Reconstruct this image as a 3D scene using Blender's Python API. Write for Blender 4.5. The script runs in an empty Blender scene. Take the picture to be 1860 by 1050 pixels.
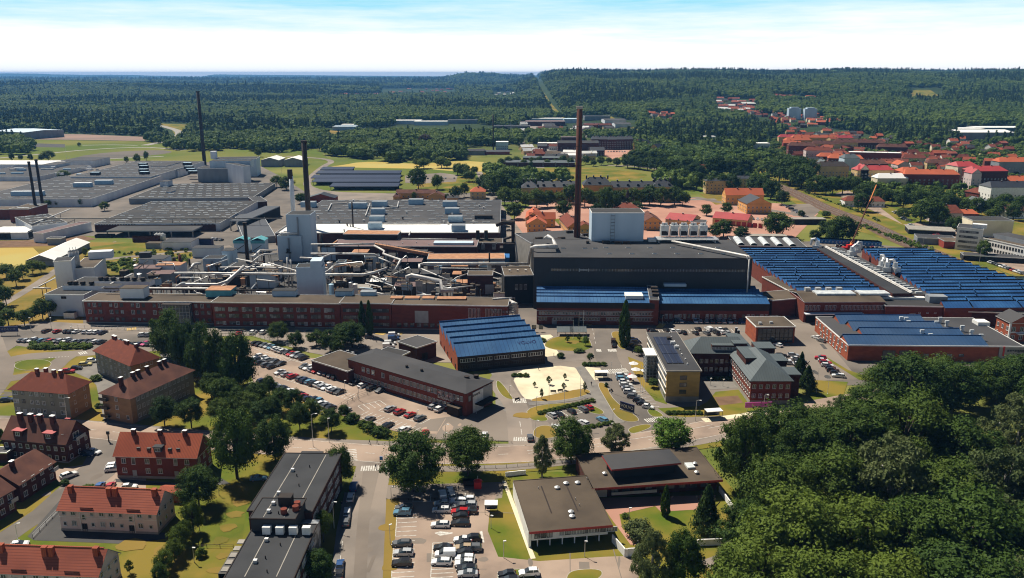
import bpy,math,random
import numpy as np
from math import sin,cos,tan,atan,atan2,radians as R,pi,sqrt,hypot
S = bpy.context.scene
COL = S.collection
RND = random.Random(7)
# ---------------------------------------------------------------- camera
H,F,CX,CY = 110.0,1480.0,930.0,525.0
PT = atan(392 / 1480)
cP,sP = cos(PT),sin(PT)
cam = bpy.data.cameras.new('camera')
cam.sensor_width = 36.0
cam.lens = 36.0 * F / 1860.0
cam.clip_start = 1.0
cam.clip_end = 90000.0
camo = bpy.data.objects.new('camera',cam)
COL.objects.link(camo)
camo.location = (0,0,H)
camo.rotation_euler = (pi / 2 - PT,0,0)
S.camera = camo
# ---------------------------------------------------------------- sun, sky, exposure
SUN_AZ,SUN_EL = R(43),R(54)          # azimuth: left of the view axis
sun = bpy.data.lights.new('sun','SUN')
sun.energy = 5.0
sun.angle = R(0.5)
sun.color = (1.0,0.94,0.82)
suno = bpy.data.objects.new('sun',sun)
COL.objects.link(suno)
suno.location = (0,0,400)
suno.rotation_euler = (pi / 2 - SUN_EL,0,pi + SUN_AZ)
S.view_settings.view_transform = 'Standard'
S.view_settings.look = 'None'
S.view_settings.exposure = 0.45
S.view_settings.gamma = 1.0
W = bpy.data.worlds.new('World')
S.world = W
W.use_nodes = True
nt = W.node_tree
for n in list(nt.nodes): nt.nodes.remove(n)
def N(t,**k):
 n = nt.nodes.new(t)
 for a,b in k.items(): setattr(n,a,b)
 return n
def L(a,b): nt.links.new(a,b)
wo = N('ShaderNodeOutputWorld');bg = N('ShaderNodeBackground');bg.inputs[1].default_value = 0.05
sky = N('ShaderNodeTexSky',sky_type='NISHITA',sun_disc=False)
sky.sun_elevation = SUN_EL;sky.sun_rotation = -SUN_AZ;sky.air_density = 0.45;sky.dust_density = 0.0
L(sky.outputs[0],bg.inputs[0])
# thin bright cloud bands low over the horizon, cyan sky between them
tc = N('ShaderNodeTexCoord');sx = N('ShaderNodeSeparateXYZ');L(tc.outputs['Generated'],sx.inputs[0])
mp = N('ShaderNodeMapping');mp.inputs['Scale'].default_value = (2.2,2.2,26.0);mp.inputs['Location'].default_value = (3.1,0.4,0.0)
mp.inputs['Rotation'].default_value = (0,R(1.2),0)
L(tc.outputs['Generated'],mp.inputs[0])
nz = N('ShaderNodeTexNoise');nz.inputs['Scale'].default_value = 1.6;nz.inputs['Detail'].default_value = 9;nz.inputs['Roughness'].default_value = 0.62
L(mp.outputs[0],nz.inputs[0])
m1 = N('ShaderNodeMapRange');m1.inputs[1].default_value = 0.016;m1.inputs[2].default_value = 0.088;m1.inputs[3].default_value = 0.48;m1.inputs[4].default_value = -0.14
L(sx.outputs[2],m1.inputs[0])
ad = N('ShaderNodeMath',operation='ADD');L(nz.outputs[0],ad.inputs[0]);L(m1.outputs[0],ad.inputs[1])
m2 = N('ShaderNodeMapRange');m2.inputs[1].default_value = 0.34;m2.inputs[2].default_value = 0.82;L(ad.outputs[0],m2.inputs[0])
cl = N('ShaderNodeMix',data_type='RGBA');L(m2.outputs[0],cl.inputs[0])
cl.inputs[6].default_value = (0.25,0.58,0.72,1);cl.inputs[7].default_value = (0.80,0.815,0.83,1)
bg2 = N('ShaderNodeBackground');bg2.inputs[1].default_value = 1.0;L(cl.outputs[2],bg2.inputs[0])
fade = N('ShaderNodeMapRange');fade.inputs[1].default_value = 0.095;fade.inputs[2].default_value = 0.15;fade.inputs[3].default_value = 1;fade.inputs[4].default_value = 0
L(sx.outputs[2],fade.inputs[0])
mx = N('ShaderNodeMixShader');L(fade.outputs[0],mx.inputs[0]);L(bg.outputs[0],mx.inputs[1]);L(bg2.outputs[0],mx.inputs[2])
L(mx.outputs[0],wo.inputs[0])
S.cycles.max_bounces = 5;S.cycles.diffuse_bounces = 1;S.cycles.glossy_bounces = 2;S.cycles.transparent_max_bounces = 6;S.cycles.volume_bounces = 0
S.cycles.use_adaptive_sampling = False;S.cycles.use_denoising = True;S.cycles.denoiser = 'OPENIMAGEDENOISE';S.cycles.denoising_prefilter = 'ACCURATE';S.cycles.filter_width = 1.1
# ---------------------------------------------------------------- geometry helpers
def sst(a,b,x):
 t = min(1,max(0,(x - a) / (b - a)));return t * t * (3 - 2 * t)
def zt(x,y):
 """terrain height: flat town, wooded plateau beyond it on one side, table hills far away"""
 if y < 1000: return 0.0
 px = 930 + F * x / (y * cP)
 z = 90 * sst(1500,4000,y) * sst(905 + (4000 - min(y,4000)) * 0.045,1035 + (4000 - min(y,4000)) * 0.045,px)
 z *= 1 + 0.05 * sin(px * 0.021) * sst(2000,4000,y) + 0.02 * sin(px * 0.06 + y * .002)
 z += 9 * sin(x * 0.0011 + 1.0) * sst(1700,3500,y) * sin(y * 0.0013)* sst(6000,4000,y)
 z += 66 * sst(7800,9200,y) * sst(12500,10500,y) * sst(790,850,px) * sst(965,890,px)
 z += 24 * sst(3700,4600,y) * sst(5700,4700,y) * sst(760,420,px) * (1 + .25 * sin(px * .013))
 z += sst(18500,20000,y) * (max(0,78 - 0.13 * (px - 392)) * sst(352,392,px) if px > 352 else max(0,104 - .2 * px + 7 * sin(px * .035) + 3 * sin(px * .11)))
 return z
def G(x,y,z=0.0):
 """ground point (at height z) seen at photo pixel x, y"""
 dx = x - CX;dn = (y - CY) * cP + F * sP;fw = F * cP - (y - CY) * sP
 t = (H - z) / dn
 return (dx * t,fw * t)
def GT(x,y):
 dx = x - CX;dn = (y - CY) * cP + F * sP;fw = F * cP - (y - CY) * sP
 t = 900 / fw
 while t * fw < 60000:
  if H - t * dn <= zt(dx * t,fw * t): break
  t *= 1.004
 return (dx * t,fw * t,zt(dx * t,fw * t))
def hgt(y0,y1):
 """height of a point seen at row y0 above its base seen at row y1"""
 D = G(CX,y1)[1];t = (y0 - CY) / F
 return H - D * (sP + t * cP) / (cP - t * sP)
def proj(x,y,z):
 Z = y * cP + (H - z) * sP;Y = (H - z) * cP - y * sP
 return (CX + F * x / Z,CY + F * Y / Z)
class MB:
 def __init__(s): s.v = [];s.f = [];s.m = []
 def poly(s,pts,m=0):
  i = len(s.v);s.v += [tuple(p) for p in pts];s.f.append(tuple(range(i,i + len(pts))));s.m.append(m);return s
 def box(s,x0,y0,z0,x1,y1,z1,m=0,mt=None,bottom=True):
  i = len(s.v)
  s.v += [(x0,y0,z0),(x1,y0,z0),(x1,y1,z0),(x0,y1,z0),(x0,y0,z1),(x1,y0,z1),(x1,y1,z1),(x0,y1,z1)]
  fs = [(0,1,5,4),(1,2,6,5),(2,3,7,6),(3,0,4,7),(4,5,6,7)]
  if bottom: fs.append((3,2,1,0))
  for k,f in enumerate(fs):
   s.f.append(tuple(i + a for a in f));s.m.append(mt if (mt is not None and k == 4) else m)
  return s
 def cyl(s,x,y,z0,z1,r0,r1=None,n=12,m=0,cap=True):
  r1 = r0 if r1 is None else r1;i = len(s.v)
  for k in range(n):
   a = 2 * pi * k / n;s.v.append((x + r0 * cos(a),y + r0 * sin(a),z0));s.v.append((x + r1 * cos(a),y + r1 * sin(a),z1))
  for k in range(n):
   a = i + 2 * k;b = i + 2 * ((k + 1) % n);s.f.append((a,b,b + 1,a + 1));s.m.append(m)
  if cap:
   s.f.append(tuple(i + 2 * k + 1 for k in range(n)));s.m.append(m)
   s.f.append(tuple(i + 2 * k for k in reversed(range(n))));s.m.append(m)
  return s
 def tube(s,pts,r,n=8,m=0):
  from mathutils import Vector
  P = [Vector(p) for p in pts];i0 = len(s.v)
  for k,p in enumerate(P):
   d = (P[min(k + 1,len(P) - 1)] - P[max(k - 1,0)]).normalized()
   up = Vector((0,0,1)) if abs(d.z) < 0.95 else Vector((1,0,0))
   a = d.cross(up).normalized();b = a.cross(d)
   if 0 < k < len(P) - 1:
    c = (P[k] - P[k - 1]).normalized().dot(d);rr = r / max(0.5,c)
   else: rr = r
   for j in range(n):
    t = 2 * pi * j / n;q = p + a * rr * cos(t) + b * rr * sin(t);s.v.append(tuple(q))
  for k in range(len(P) - 1):
   for j in range(n):
    a = i0 + k * n + j;b = i0 + k * n + (j + 1) % n;s.f.append((a,b,b + n,a + n));s.m.append(m)
  s.f.append(tuple(i0 + j for j in reversed(range(n))));s.m.append(m)
  s.f.append(tuple(i0 + (len(P) - 1) * n + j for j in range(n)));s.m.append(m)
  return s
 def mesh(s,name,mats):
  me = bpy.data.meshes.new(name);me.from_pydata(s.v,[],s.f)
  for m in (mats if isinstance(mats,(list,tuple)) else [mats]): me.materials.append(m)
  if any(s.m): me.polygons.foreach_set('material_index',s.m)
  me.update();return me
 def build(s,name,mats,parent=None,smooth=False):
  me = s.mesh(name,mats)
  if smooth: me.polygons.foreach_set('use_smooth',[True] * len(me.polygons))
  return put(name,me,parent)
def put(name,me,parent=None,loc=None,rz=0,sc=None):
 o = bpy.data.objects.new(name,me);COL.objects.link(o)
 if parent is not None: o.parent = parent
 if loc is not None: o.location = loc
 if rz: o.rotation_euler = (0,0,rz)
 if sc is not None: o.scale = sc if isinstance(sc,(tuple,list)) else (sc,sc,sc)
 return o
def tag(o,label=None,cat=None,group=None,kind=None):
 if label: o['label'] = label
 if cat: o['category'] = cat
 if group: o['group'] = group
 if kind: o['kind'] = kind
 return o
def empty(name,loc,rz=0):
 o = bpy.data.objects.new(name,None);COL.objects.link(o);o.location = loc;o.rotation_euler = (0,0,rz)
 o.empty_display_size = 1;return o
ORD = 'zero first second third fourth fifth sixth seventh eighth ninth tenth eleventh twelfth thirteenth fourteenth fifteenth sixteenth seventeenth eighteenth nineteenth twentieth'.split()
TEN = {2: 'twenty',3: 'thirty',4: 'forty',5: 'fifty',6: 'sixty',7: 'seventy',8: 'eighty',9: 'ninety'}
def ordw(k):
 if k <= 20: return ORD[k]
 if k % 10 == 0: return TEN[k // 10][:-1] + 'ieth'
 return TEN[k // 10] + '-' + ORD[k % 10]
# ---------------------------------------------------------------- materials
def mat(name,c,rough=0.9,c2=None,scale=0.3,detail=4,spec=0.3,metal=0.0,lo=0.35,hi=0.65,bump=0.0,stretch=None,c3=None,s3=0.02,obj=True):
 m = bpy.data.materials.new(name);m.use_nodes = True;t = m.node_tree;b = t.nodes['Principled BSDF']
 b.inputs['Roughness'].default_value = rough;b.inputs['Metallic'].default_value = metal
 b.inputs['Specular IOR Level'].default_value = spec
 if c2 is None: c2 = tuple(x * 0.82 for x in c)
 co = t.nodes.new('ShaderNodeNewGeometry');src = co.outputs['Position']
 if stretch:
  mpn = t.nodes.new('ShaderNodeMapping');mpn.inputs['Scale'].default_value = stretch;t.links.new(src,mpn.inputs[0]);src = mpn.outputs[0]
 nn = t.nodes.new('ShaderNodeTexNoise');nn.inputs['Scale'].default_value = scale;nn.inputs['Detail'].default_value = detail
 t.links.new(src,nn.inputs[0])
 mr = t.nodes.new('ShaderNodeMapRange');mr.inputs[1].default_value = lo;mr.inputs[2].default_value = hi;t.links.new(nn.outputs[0],mr.inputs[0])
 mi = t.nodes.new('ShaderNodeMix');mi.data_type = 'RGBA';t.links.new(mr.outputs[0],mi.inputs[0])
 mi.inputs[6].default_value = (*c,1);mi.inputs[7].default_value = (*c2,1)
 out = mi.outputs[2]
 if c3 is not None:
  n3 = t.nodes.new('ShaderNodeTexNoise');n3.inputs['Scale'].default_value = s3;n3.inputs['Detail'].default_value = 5;t.links.new(co.outputs['Position'],n3.inputs[0])
  r3 = t.nodes.new('ShaderNodeMapRange');r3.inputs[1].default_value = 0.42;r3.inputs[2].default_value = 0.62;t.links.new(n3.outputs[0],r3.inputs[0])
  x3 = t.nodes.new('ShaderNodeMix');x3.data_type = 'RGBA';t.links.new(r3.outputs[0],x3.inputs[0]);t.links.new(out,x3.inputs[6]);x3.inputs[7].default_value = (*c3,1)
  out = x3.outputs[2]
 t.links.new(out,b.inputs['Base Color'])
 if bump:
  bp = t.nodes.new('ShaderNodeBump');bp.inputs['Strength'].default_value = bump;bp.inputs['Distance'].default_value = 0.2
  t.links.new(nn.outputs[0],bp.inputs['Height']);t.links.new(bp.outputs[0],b.inputs['Normal'])
 return m
def striped(name,c,c2,pitch,width=0.12,rough=0.6,axis=0,spec=0.4,nscale=0.15,c3=None):
 """seamed sheet / tiles: thin lines every pitch metres in the object's own axes plus a soft weathering"""
 m = mat(name,c,rough,tuple(x * 0.8 for x in c),nscale,4,spec,c3=c3,s3=0.08);t = m.node_tree;b = t.nodes['Principled BSDF']
 cur = b.inputs['Base Color'].links[0].from_socket
 tx = t.nodes.new('ShaderNodeTexCoord');se = t.nodes.new('ShaderNodeSeparateXYZ');t.links.new(tx.outputs['Object'],se.inputs[0])
 mo = t.nodes.new('ShaderNodeMath');mo.operation = 'PINGPONG';mo.inputs[1].default_value = pitch / 2;t.links.new(se.outputs[axis],mo.inputs[0])
 lt = t.nodes.new('ShaderNodeMath');lt.operation = 'LESS_THAN';lt.inputs[1].default_value = width / 2;t.links.new(mo.outputs[0],lt.inputs[0])
 mi = t.nodes.new('ShaderNodeMix');mi.data_type = 'RGBA';t.links.new(lt.outputs[0],mi.inputs[0]);t.links.new(cur,mi.inputs[6]);mi.inputs[7].default_value = (*c2,1)
 t.links.new(mi.outputs[2],b.inputs['Base Color']);return m
M = {}
M['asphalt'] = mat('asphalt',(0.195,0.16,0.132),0.95,(0.14,0.117,0.098),0.06,10,0.2,c3=(0.235,0.195,0.16),s3=0.02)
M['asphalt_grey'] = mat('grey_asphalt',(0.15,0.13,0.112),0.95,(0.105,0.092,0.08),0.09,10,0.2,c3=(0.19,0.16,0.135),s3=0.03)
M['asphalt_dark'] = mat('dark_asphalt',(0.085,0.08,0.076),0.95,(0.06,0.058,0.056),0.12,8,0.2)
M['road'] = mat('road_asphalt',(0.225,0.19,0.16),0.95,(0.165,0.14,0.12),0.11,10,0.2,c3=(0.27,0.22,0.18),s3=0.04)
M['lot'] = mat('worn_parking_asphalt',(0.32,0.235,0.18),0.95,(0.22,0.165,0.13),0.14,10,0.2,c3=(0.37,0.275,0.21),s3=0.05)
M['pave'] = mat('pavement_slabs',(0.22,0.20,0.175),0.95,(0.17,0.155,0.14),0.25,6,0.2)
M['gravel'] = mat('pale_gravel',(0.66,0.57,0.39),0.98,(0.55,0.47,0.33),0.3,10,0.1,c3=(0.72,0.63,0.45),s3=0.06)
M['redgravel'] = mat('red_gravel',(0.42,0.22,0.16),0.98,(0.36,0.19,0.14),0.06,8,0.1,c3=(0.47,0.27,0.20),s3=0.02)
M['grass'] = mat('dry_grass',(0.125,0.135,0.018),1.0,(0.07,0.10,0.013),0.10,9,0.1,c3=(0.25,0.17,0.035),s3=0.05)
M['grass_dry'] = mat('parched_grass',(0.21,0.145,0.032),1.0,(0.11,0.11,0.02),0.12,10,0.1,c3=(0.27,0.17,0.045),s3=0.03)
M['lawn'] = mat('lawn',(0.075,0.115,0.012),1.0,(0.13,0.135,0.018),0.14,9,0.1,c3=(0.21,0.155,0.03),s3=0.05)
M['meadow'] = mat('meadow',(0.105,0.14,0.02),1.0,(0.075,0.11,0.015),0.012,9,0.1,c3=(0.165,0.16,0.035),s3=0.006)
M['wheat'] = mat('ripe_field',(0.48,0.34,0.09),1.0,(0.38,0.28,0.075),0.012,6,0.1,c3=(0.42,0.34,0.11),s3=0.02,stretch=(0.2,1,1))
M['soil'] = mat('bare_soil',(0.20,0.12,0.075),1.0,(0.14,0.085,0.055),0.2,8,0.1)
M['rail'] = mat('rail_ballast',(0.17,0.105,0.07),1.0,(0.10,0.066,0.048),0.4,8,0.1)
M['quarry'] = mat('quarry_soil',(0.30,0.20,0.155),1.0,(0.22,0.16,0.13),0.02,8,0.1,stretch=(0.3,1,1))
M['quarry_grey'] = mat('grey_quarry_soil',(0.17,0.145,0.12),1.0,(0.11,0.10,0.085),0.02,8,0.1,stretch=(0.3,1,1))
M['concrete'] = mat('concrete',(0.34,0.31,0.27),0.95,(0.25,0.23,0.2),0.3,6,0.2)
M['kerb'] = mat('kerb_stone',(0.42,0.38,0.32),0.95,None,0.8,4,0.2)
M['white'] = mat('white_paint',(0.80,0.78,0.74),0.8,(0.68,0.66,0.62),0.8,5,0.3)
M['mark'] = mat('road_paint',(0.66,0.63,0.57),0.9,(0.36,0.33,0.29),1.3,6,0.2)
M['yellow'] = mat('yellow_road_paint',(0.62,0.40,0.10),0.9,(0.5,0.34,0.12),1.3,6,0.2)
M['whitewall'] = mat('white_render_wall',(0.70,0.72,0.74),0.9,(0.58,0.60,0.64),0.15,5,0.2,stretch=(1,1,0.3))
M['greywall'] = mat('grey_sheet_wall',(0.25,0.27,0.29),0.8,(0.20,0.215,0.235),0.2,5,0.3,stretch=(1,1,0.3))
M['palewall'] = mat('pale_blue_sheet_wall',(0.52,0.62,0.70),0.75,(0.44,0.54,0.62),0.15,5,0.3,stretch=(1,1,0.2))
M['bluebox'] = mat('light_blue_sheet',(0.36,0.52,0.64),0.6,(0.30,0.45,0.57),0.5,5,0.4)
M['brick'] = mat('red_brick',(0.21,0.050,0.030),0.95,(0.14,0.037,0.025),0.35,7,0.2,stretch=(1,1,2.5),c3=(0.17,0.045,0.03),s3=0.08)
M['brick_dark'] = mat('dark_brown_brick',(0.095,0.030,0.022),0.95,(0.06,0.021,0.017),0.35,7,0.2,stretch=(1,1,2.5))
M['brick_orange'] = mat('orange_brick',(0.36,0.095,0.045),0.95,(0.27,0.07,0.035),0.35,7,0.2,stretch=(1,1,2.5))
M['brick_yellow'] = mat('yellow_brick',(0.47,0.31,0.105),0.95,(0.36,0.24,0.085),0.35,7,0.2,stretch=(1,1,2.5))
M['brick_buff'] = mat('buff_brick',(0.34,0.21,0.115),0.95,(0.26,0.16,0.09),0.35,7,0.2,stretch=(1,1,2.5))
M['render_grey'] = mat('grey_render',(0.25,0.235,0.195),0.95,(0.19,0.18,0.15),0.3,6,0.2,stretch=(1,1,0.4))
M['render_pink'] = mat('pale_pink_render',(0.66,0.53,0.50),0.95,(0.58,0.46,0.43),0.3,6,0.2,stretch=(1,1,0.4))
M['render_ochre'] = mat('ochre_render',(0.72,0.38,0.12),0.95,(0.62,0.33,0.11),0.2,6,0.2,stretch=(1,1,0.4))
M['render_sand'] = mat('sand_render',(0.68,0.47,0.22),0.95,(0.58,0.40,0.19),0.2,6,0.2)
M['render_cream'] = mat('cream_render',(0.76,0.68,0.50),0.95,(0.66,0.58,0.42),0.2,6,0.2)
M['wood_red'] = mat('red_painted_boards',(0.30,0.055,0.035),0.9,(0.22,0.045,0.03),0.5,5,0.2)
M['black'] = striped('black_sheet_wall',(0.020,0.022,0.027),(0.012,0.013,0.017),2.4,0.10,0.6,0)
M['soot'] = mat('sooty_steel',(0.022,0.018,0.016),0.85,(0.04,0.026,0.02),0.3,6,0.3,c3=(0.03,0.02,0.016),s3=0.1)
M['rust'] = mat('rust_red_chimney',(0.13,0.045,0.028),0.9,(0.09,0.034,0.024),0.15,6,0.2,stretch=(1,1,0.25))
M['rust_orange'] = mat('rusty_sheet',(0.46,0.24,0.13),0.9,(0.33,0.16,0.09),0.4,6,0.2)
M['bitumen'] = mat('bitumen_roof',(0.040,0.039,0.040),0.92,(0.030,0.030,0.031),0.12,7,0.25,c3=(0.052,0.048,0.045),s3=0.04)
M['bitumen_brown'] = mat('brown_bitumen_roof',(0.088,0.066,0.046),0.92,(0.062,0.047,0.034),0.12,8,0.25,c3=(0.115,0.086,0.06),s3=0.05)
M['bitumen_grey'] = mat('grey_bitumen_roof',(0.055,0.054,0.057),0.9,(0.040,0.040,0.043),0.1,8,0.25,c3=(0.068,0.065,0.066),s3=0.03)
M['bitumen_black'] = mat('black_bitumen_roof',(0.030,0.031,0.034),0.85,(0.022,0.023,0.026),0.2,7,0.3,c3=(0.040,0.041,0.044),s3=0.06)
M['roof_mauve'] = mat('faded_red_bitumen',(0.19,0.125,0.12),0.92,(0.15,0.10,0.095),0.1,7,0.25)
M['roof_white'] = mat('white_membrane_roof',(0.78,0.76,0.72),0.85,(0.66,0.64,0.60),0.1,7,0.2,c3=(0.82,0.80,0.76),s3=0.05)
M['roof_slate'] = striped('grey_seamed_metal_roof',(0.085,0.105,0.11),(0.055,0.066,0.07),0.9,0.12,0.6,0)
M['roof_slate_dark'] = striped('dark_seamed_metal_roof',(0.028,0.032,0.042),(0.02,0.022,0.028),0.9,0.12,0.55,0)
M['roof_blue'] = striped('blue_metal_roof',(0.018,0.095,0.24),(0.008,0.04,0.12),1.6,0.14,0.6,0,spec=0.25,c3=(0.04,0.13,0.27))
M['roof_blue_dark'] = striped('deep_blue_metal_roof',(0.018,0.080,0.225),(0.010,0.04,0.12),1.5,0.16,0.65,0,spec=0.2,c3=(0.034,0.125,0.30))
M['roof_blue_dull'] = striped('dull_blue_metal_roof',(0.024,0.068,0.155),(0.013,0.038,0.09),1.5,0.14,0.55,0,c3=(0.035,0.075,0.15))
M['solar'] = striped('solar_panel',(0.022,0.027,0.05),(0.10,0.11,0.14),1.7,0.10,0.35,0,spec=0.6)
M['tile_orange'] = striped('orange_roof_tile',(0.34,0.066,0.024),(0.20,0.04,0.017),0.42,0.12,0.85,0,c3=(0.40,0.09,0.035))
M['tile_bright'] = striped('bright_orange_roof_tile',(0.52,0.115,0.04),(0.38,0.08,0.03),0.42,0.1,0.85,0,c3=(0.42,0.095,0.035))
M['tile_salmon'] = striped('salmon_roof_tile',(0.28,0.066,0.034),(0.19,0.043,0.024),0.4,0.10,0.85,2,c3=(0.33,0.085,0.045))
M['tile_brown'] = mat('brown_roof_tile',(0.11,0.045,0.032),0.9,(0.075,0.032,0.025),0.6,7,0.2,c3=(0.135,0.056,0.038),s3=0.3)
M['tile_redbrown'] = mat('red_brown_roof_tile',(0.20,0.053,0.030),0.9,(0.125,0.036,0.023),0.6,7,0.2,c3=(0.165,0.045,0.027),s3=0.3)
M['sheet_red'] = striped('red_sheet_roof',(0.42,0.045,0.045),(0.3,0.03,0.03),0.8,0.1,0.6,0)
M['metal'] = mat('galvanised_metal',(0.66,0.66,0.65),0.45,(0.55,0.55,0.54),0.6,5,0.5,0.55)
M['pipe'] = mat('insulated_pipe_cladding',(0.62,0.60,0.57),0.5,(0.42,0.39,0.36),0.5,5,0.5,0.1)
M['teal'] = mat('teal_painted_steel',(0.10,0.36,0.40),0.6,(0.08,0.29,0.33),0.5,5,0.4)
M['glass'] = mat('window_glass',(0.035,0.04,0.045),0.12,(0.06,0.07,0.08),0.25,2,0.7)
M['glass_pale'] = mat('window_with_pale_blinds',(0.30,0.31,0.32),0.25,(0.06,0.07,0.08),0.33,2,0.6,lo=0.44,hi=0.56)
M['frame'] = mat('white_window_frame',(0.70,0.69,0.66),0.7,None,0.5)
M['frame_dark'] = mat('dark_window_frame',(0.06,0.055,0.05),0.6,None,0.5)
M['door'] = mat('grey_door',(0.40,0.40,0.39),0.7,None,0.5)
M['dark'] = mat('dark_wall_and_recess_shade',(0.018,0.017,0.016),0.95)  # near-black: shade of openings and canopies put into the colour; dark walls share it
M['skylight'] = mat('skylight_plastic',(0.70,0.72,0.70),0.35,(0.45,0.47,0.48),0.5,3,0.5)
M['red'] = mat('red_paint',(0.55,0.02,0.02),0.5,None,0.5)
M['orange'] = mat('orange_paint',(0.80,0.22,0.02),0.5,None,0.5)
M['blue'] = mat('blue_paint',(0.03,0.16,0.42),0.5,None,0.5)
M['green'] = mat('green_paint',(0.10,0.26,0.16),0.5,None,0.5)
M['magenta'] = mat('magenta_banner',(0.50,0.08,0.28),0.7,(0.36,0.10,0.36),0.3,2)
M['navy'] = mat('navy_sign_face',(0.015,0.025,0.11),0.5,None,0.5)
M['bark'] = mat('bark',(0.075,0.055,0.04),0.95,(0.05,0.038,0.03),2,5)
M['birchbark'] = mat('birch_bark',(0.42,0.40,0.36),0.95,(0.12,0.10,0.09),2.5,5)
M['rubber'] = mat('tyre_rubber',(0.02,0.02,0.02),0.9)
M['skin'] = mat('skin',(0.45,0.27,0.19),0.7)
M['cloth'] = mat('dark_clothing',(0.035,0.04,0.06),0.9)
M['cloth2'] = mat('pale_clothing',(0.3,0.28,0.27),0.9)
def leafmat(name,c,c2):
 m = bpy.data.materials.new(name);m.use_nodes = True;t = m.node_tree;b = t.nodes['Principled BSDF']
 b.inputs['Roughness'].default_value = 0.75;b.inputs['Specular IOR Level'].default_value = 0.25
 oi = t.nodes.new('ShaderNodeObjectInfo');ge = t.nodes.new('ShaderNodeNewGeometry')
 nn = t.nodes.new('ShaderNodeTexNoise');nn.inputs['Scale'].default_value = 0.35;nn.inputs['Detail'].default_value = 4;t.links.new(ge.outputs['Position'],nn.inputs[0])
 a = t.nodes.new('ShaderNodeMath');a.operation = 'MULTIPLY_ADD';a.inputs[1].default_value = 0.6;t.links.new(oi.outputs['Random'],a.inputs[0]);
 n5 = t.nodes.new('ShaderNodeTexNoise');n5.inputs['Scale'].default_value = 0.007;n5.inputs['Detail'].default_value = 3;t.links.new(ge.outputs['Position'],n5.inputs[0]);r5 = t.nodes.new('ShaderNodeMapRange');r5.inputs[1].default_value = 0.35;r5.inputs[2].default_value = 0.65;r5.inputs[3].default_value = -0.25;r5.inputs[4].default_value = 0.5;t.links.new(n5.outputs[0],r5.inputs[0]);a5 = t.nodes.new('ShaderNodeMath');t.links.new(a.outputs[0],a5.inputs[0]);t.links.new(r5.outputs[0],a5.inputs[1])
 s = t.nodes.new('ShaderNodeMapRange');s.inputs[1].default_value = 0.3;s.inputs[2].default_value = 0.7;s.inputs[3].default_value = -0.15;s.inputs[4].default_value = 0.4;t.links.new(nn.outputs[0],s.inputs[0]);t.links.new(s.outputs[0],a.inputs[2])
 mi = t.nodes.new('ShaderNodeMix');mi.data_type = 'RGBA';mi.clamp_factor = True;t.links.new(a5.outputs[0],mi.inputs[0]);mi.inputs[6].default_value = (*c,1);mi.inputs[7].default_value = (*c2,1)
 t.links.new(mi.outputs[2],b.inputs['Base Color'])
 tr = t.nodes.new('ShaderNodeBsdfTranslucent');t.links.new(mi.outputs[2],tr.inputs[0])
 ms = t.nodes.new('ShaderNodeMixShader');ms.inputs[0].default_value = 0.25;t.links.new(b.outputs[0],ms.inputs[1]);t.links.new(tr.outputs[0],ms.inputs[2])
 t.links.new(ms.outputs[0],t.nodes['Material Output'].inputs[0]);return m
M['leaf'] = leafmat('deciduous_leaves',(0.024,0.062,0.005),(0.105,0.150,0.013))
M['leaf_far'] = leafmat('far_deciduous_leaves',(0.042,0.090,0.010),(0.135,0.195,0.022))
M['leaf_fresh'] = leafmat('fresh_green_leaves',(0.085,0.17,0.015),(0.12,0.21,0.02))
M['leaf_pale'] = leafmat('silvery_leaves',(0.075,0.105,0.03),(0.13,0.155,0.05))
M['leaf_dark'] = leafmat('dark_glossy_leaves',(0.020,0.052,0.005),(0.062,0.108,0.009))
M['leaf_copper'] = leafmat('copper_leaves',(0.035,0.018,0.014),(0.05,0.03,0.018))
M['needle'] = leafmat('needles',(0.028,0.060,0.012),(0.065,0.105,0.020))
# car paint takes the object's own colour
cp = bpy.data.materials.new('car_paint');cp.use_nodes = True;t_ = cp.node_tree;b_ = t_.nodes['Principled BSDF']
oi_ = t_.nodes.new('ShaderNodeObjectInfo');t_.links.new(oi_.outputs['Color'],b_.inputs['Base Color'])
b_.inputs['Roughness'].default_value = 0.32;b_.inputs['Metallic'].default_value = 0.15;b_.inputs['Coat Weight'].default_value = 0.5
M['paint'] = cp
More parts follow.
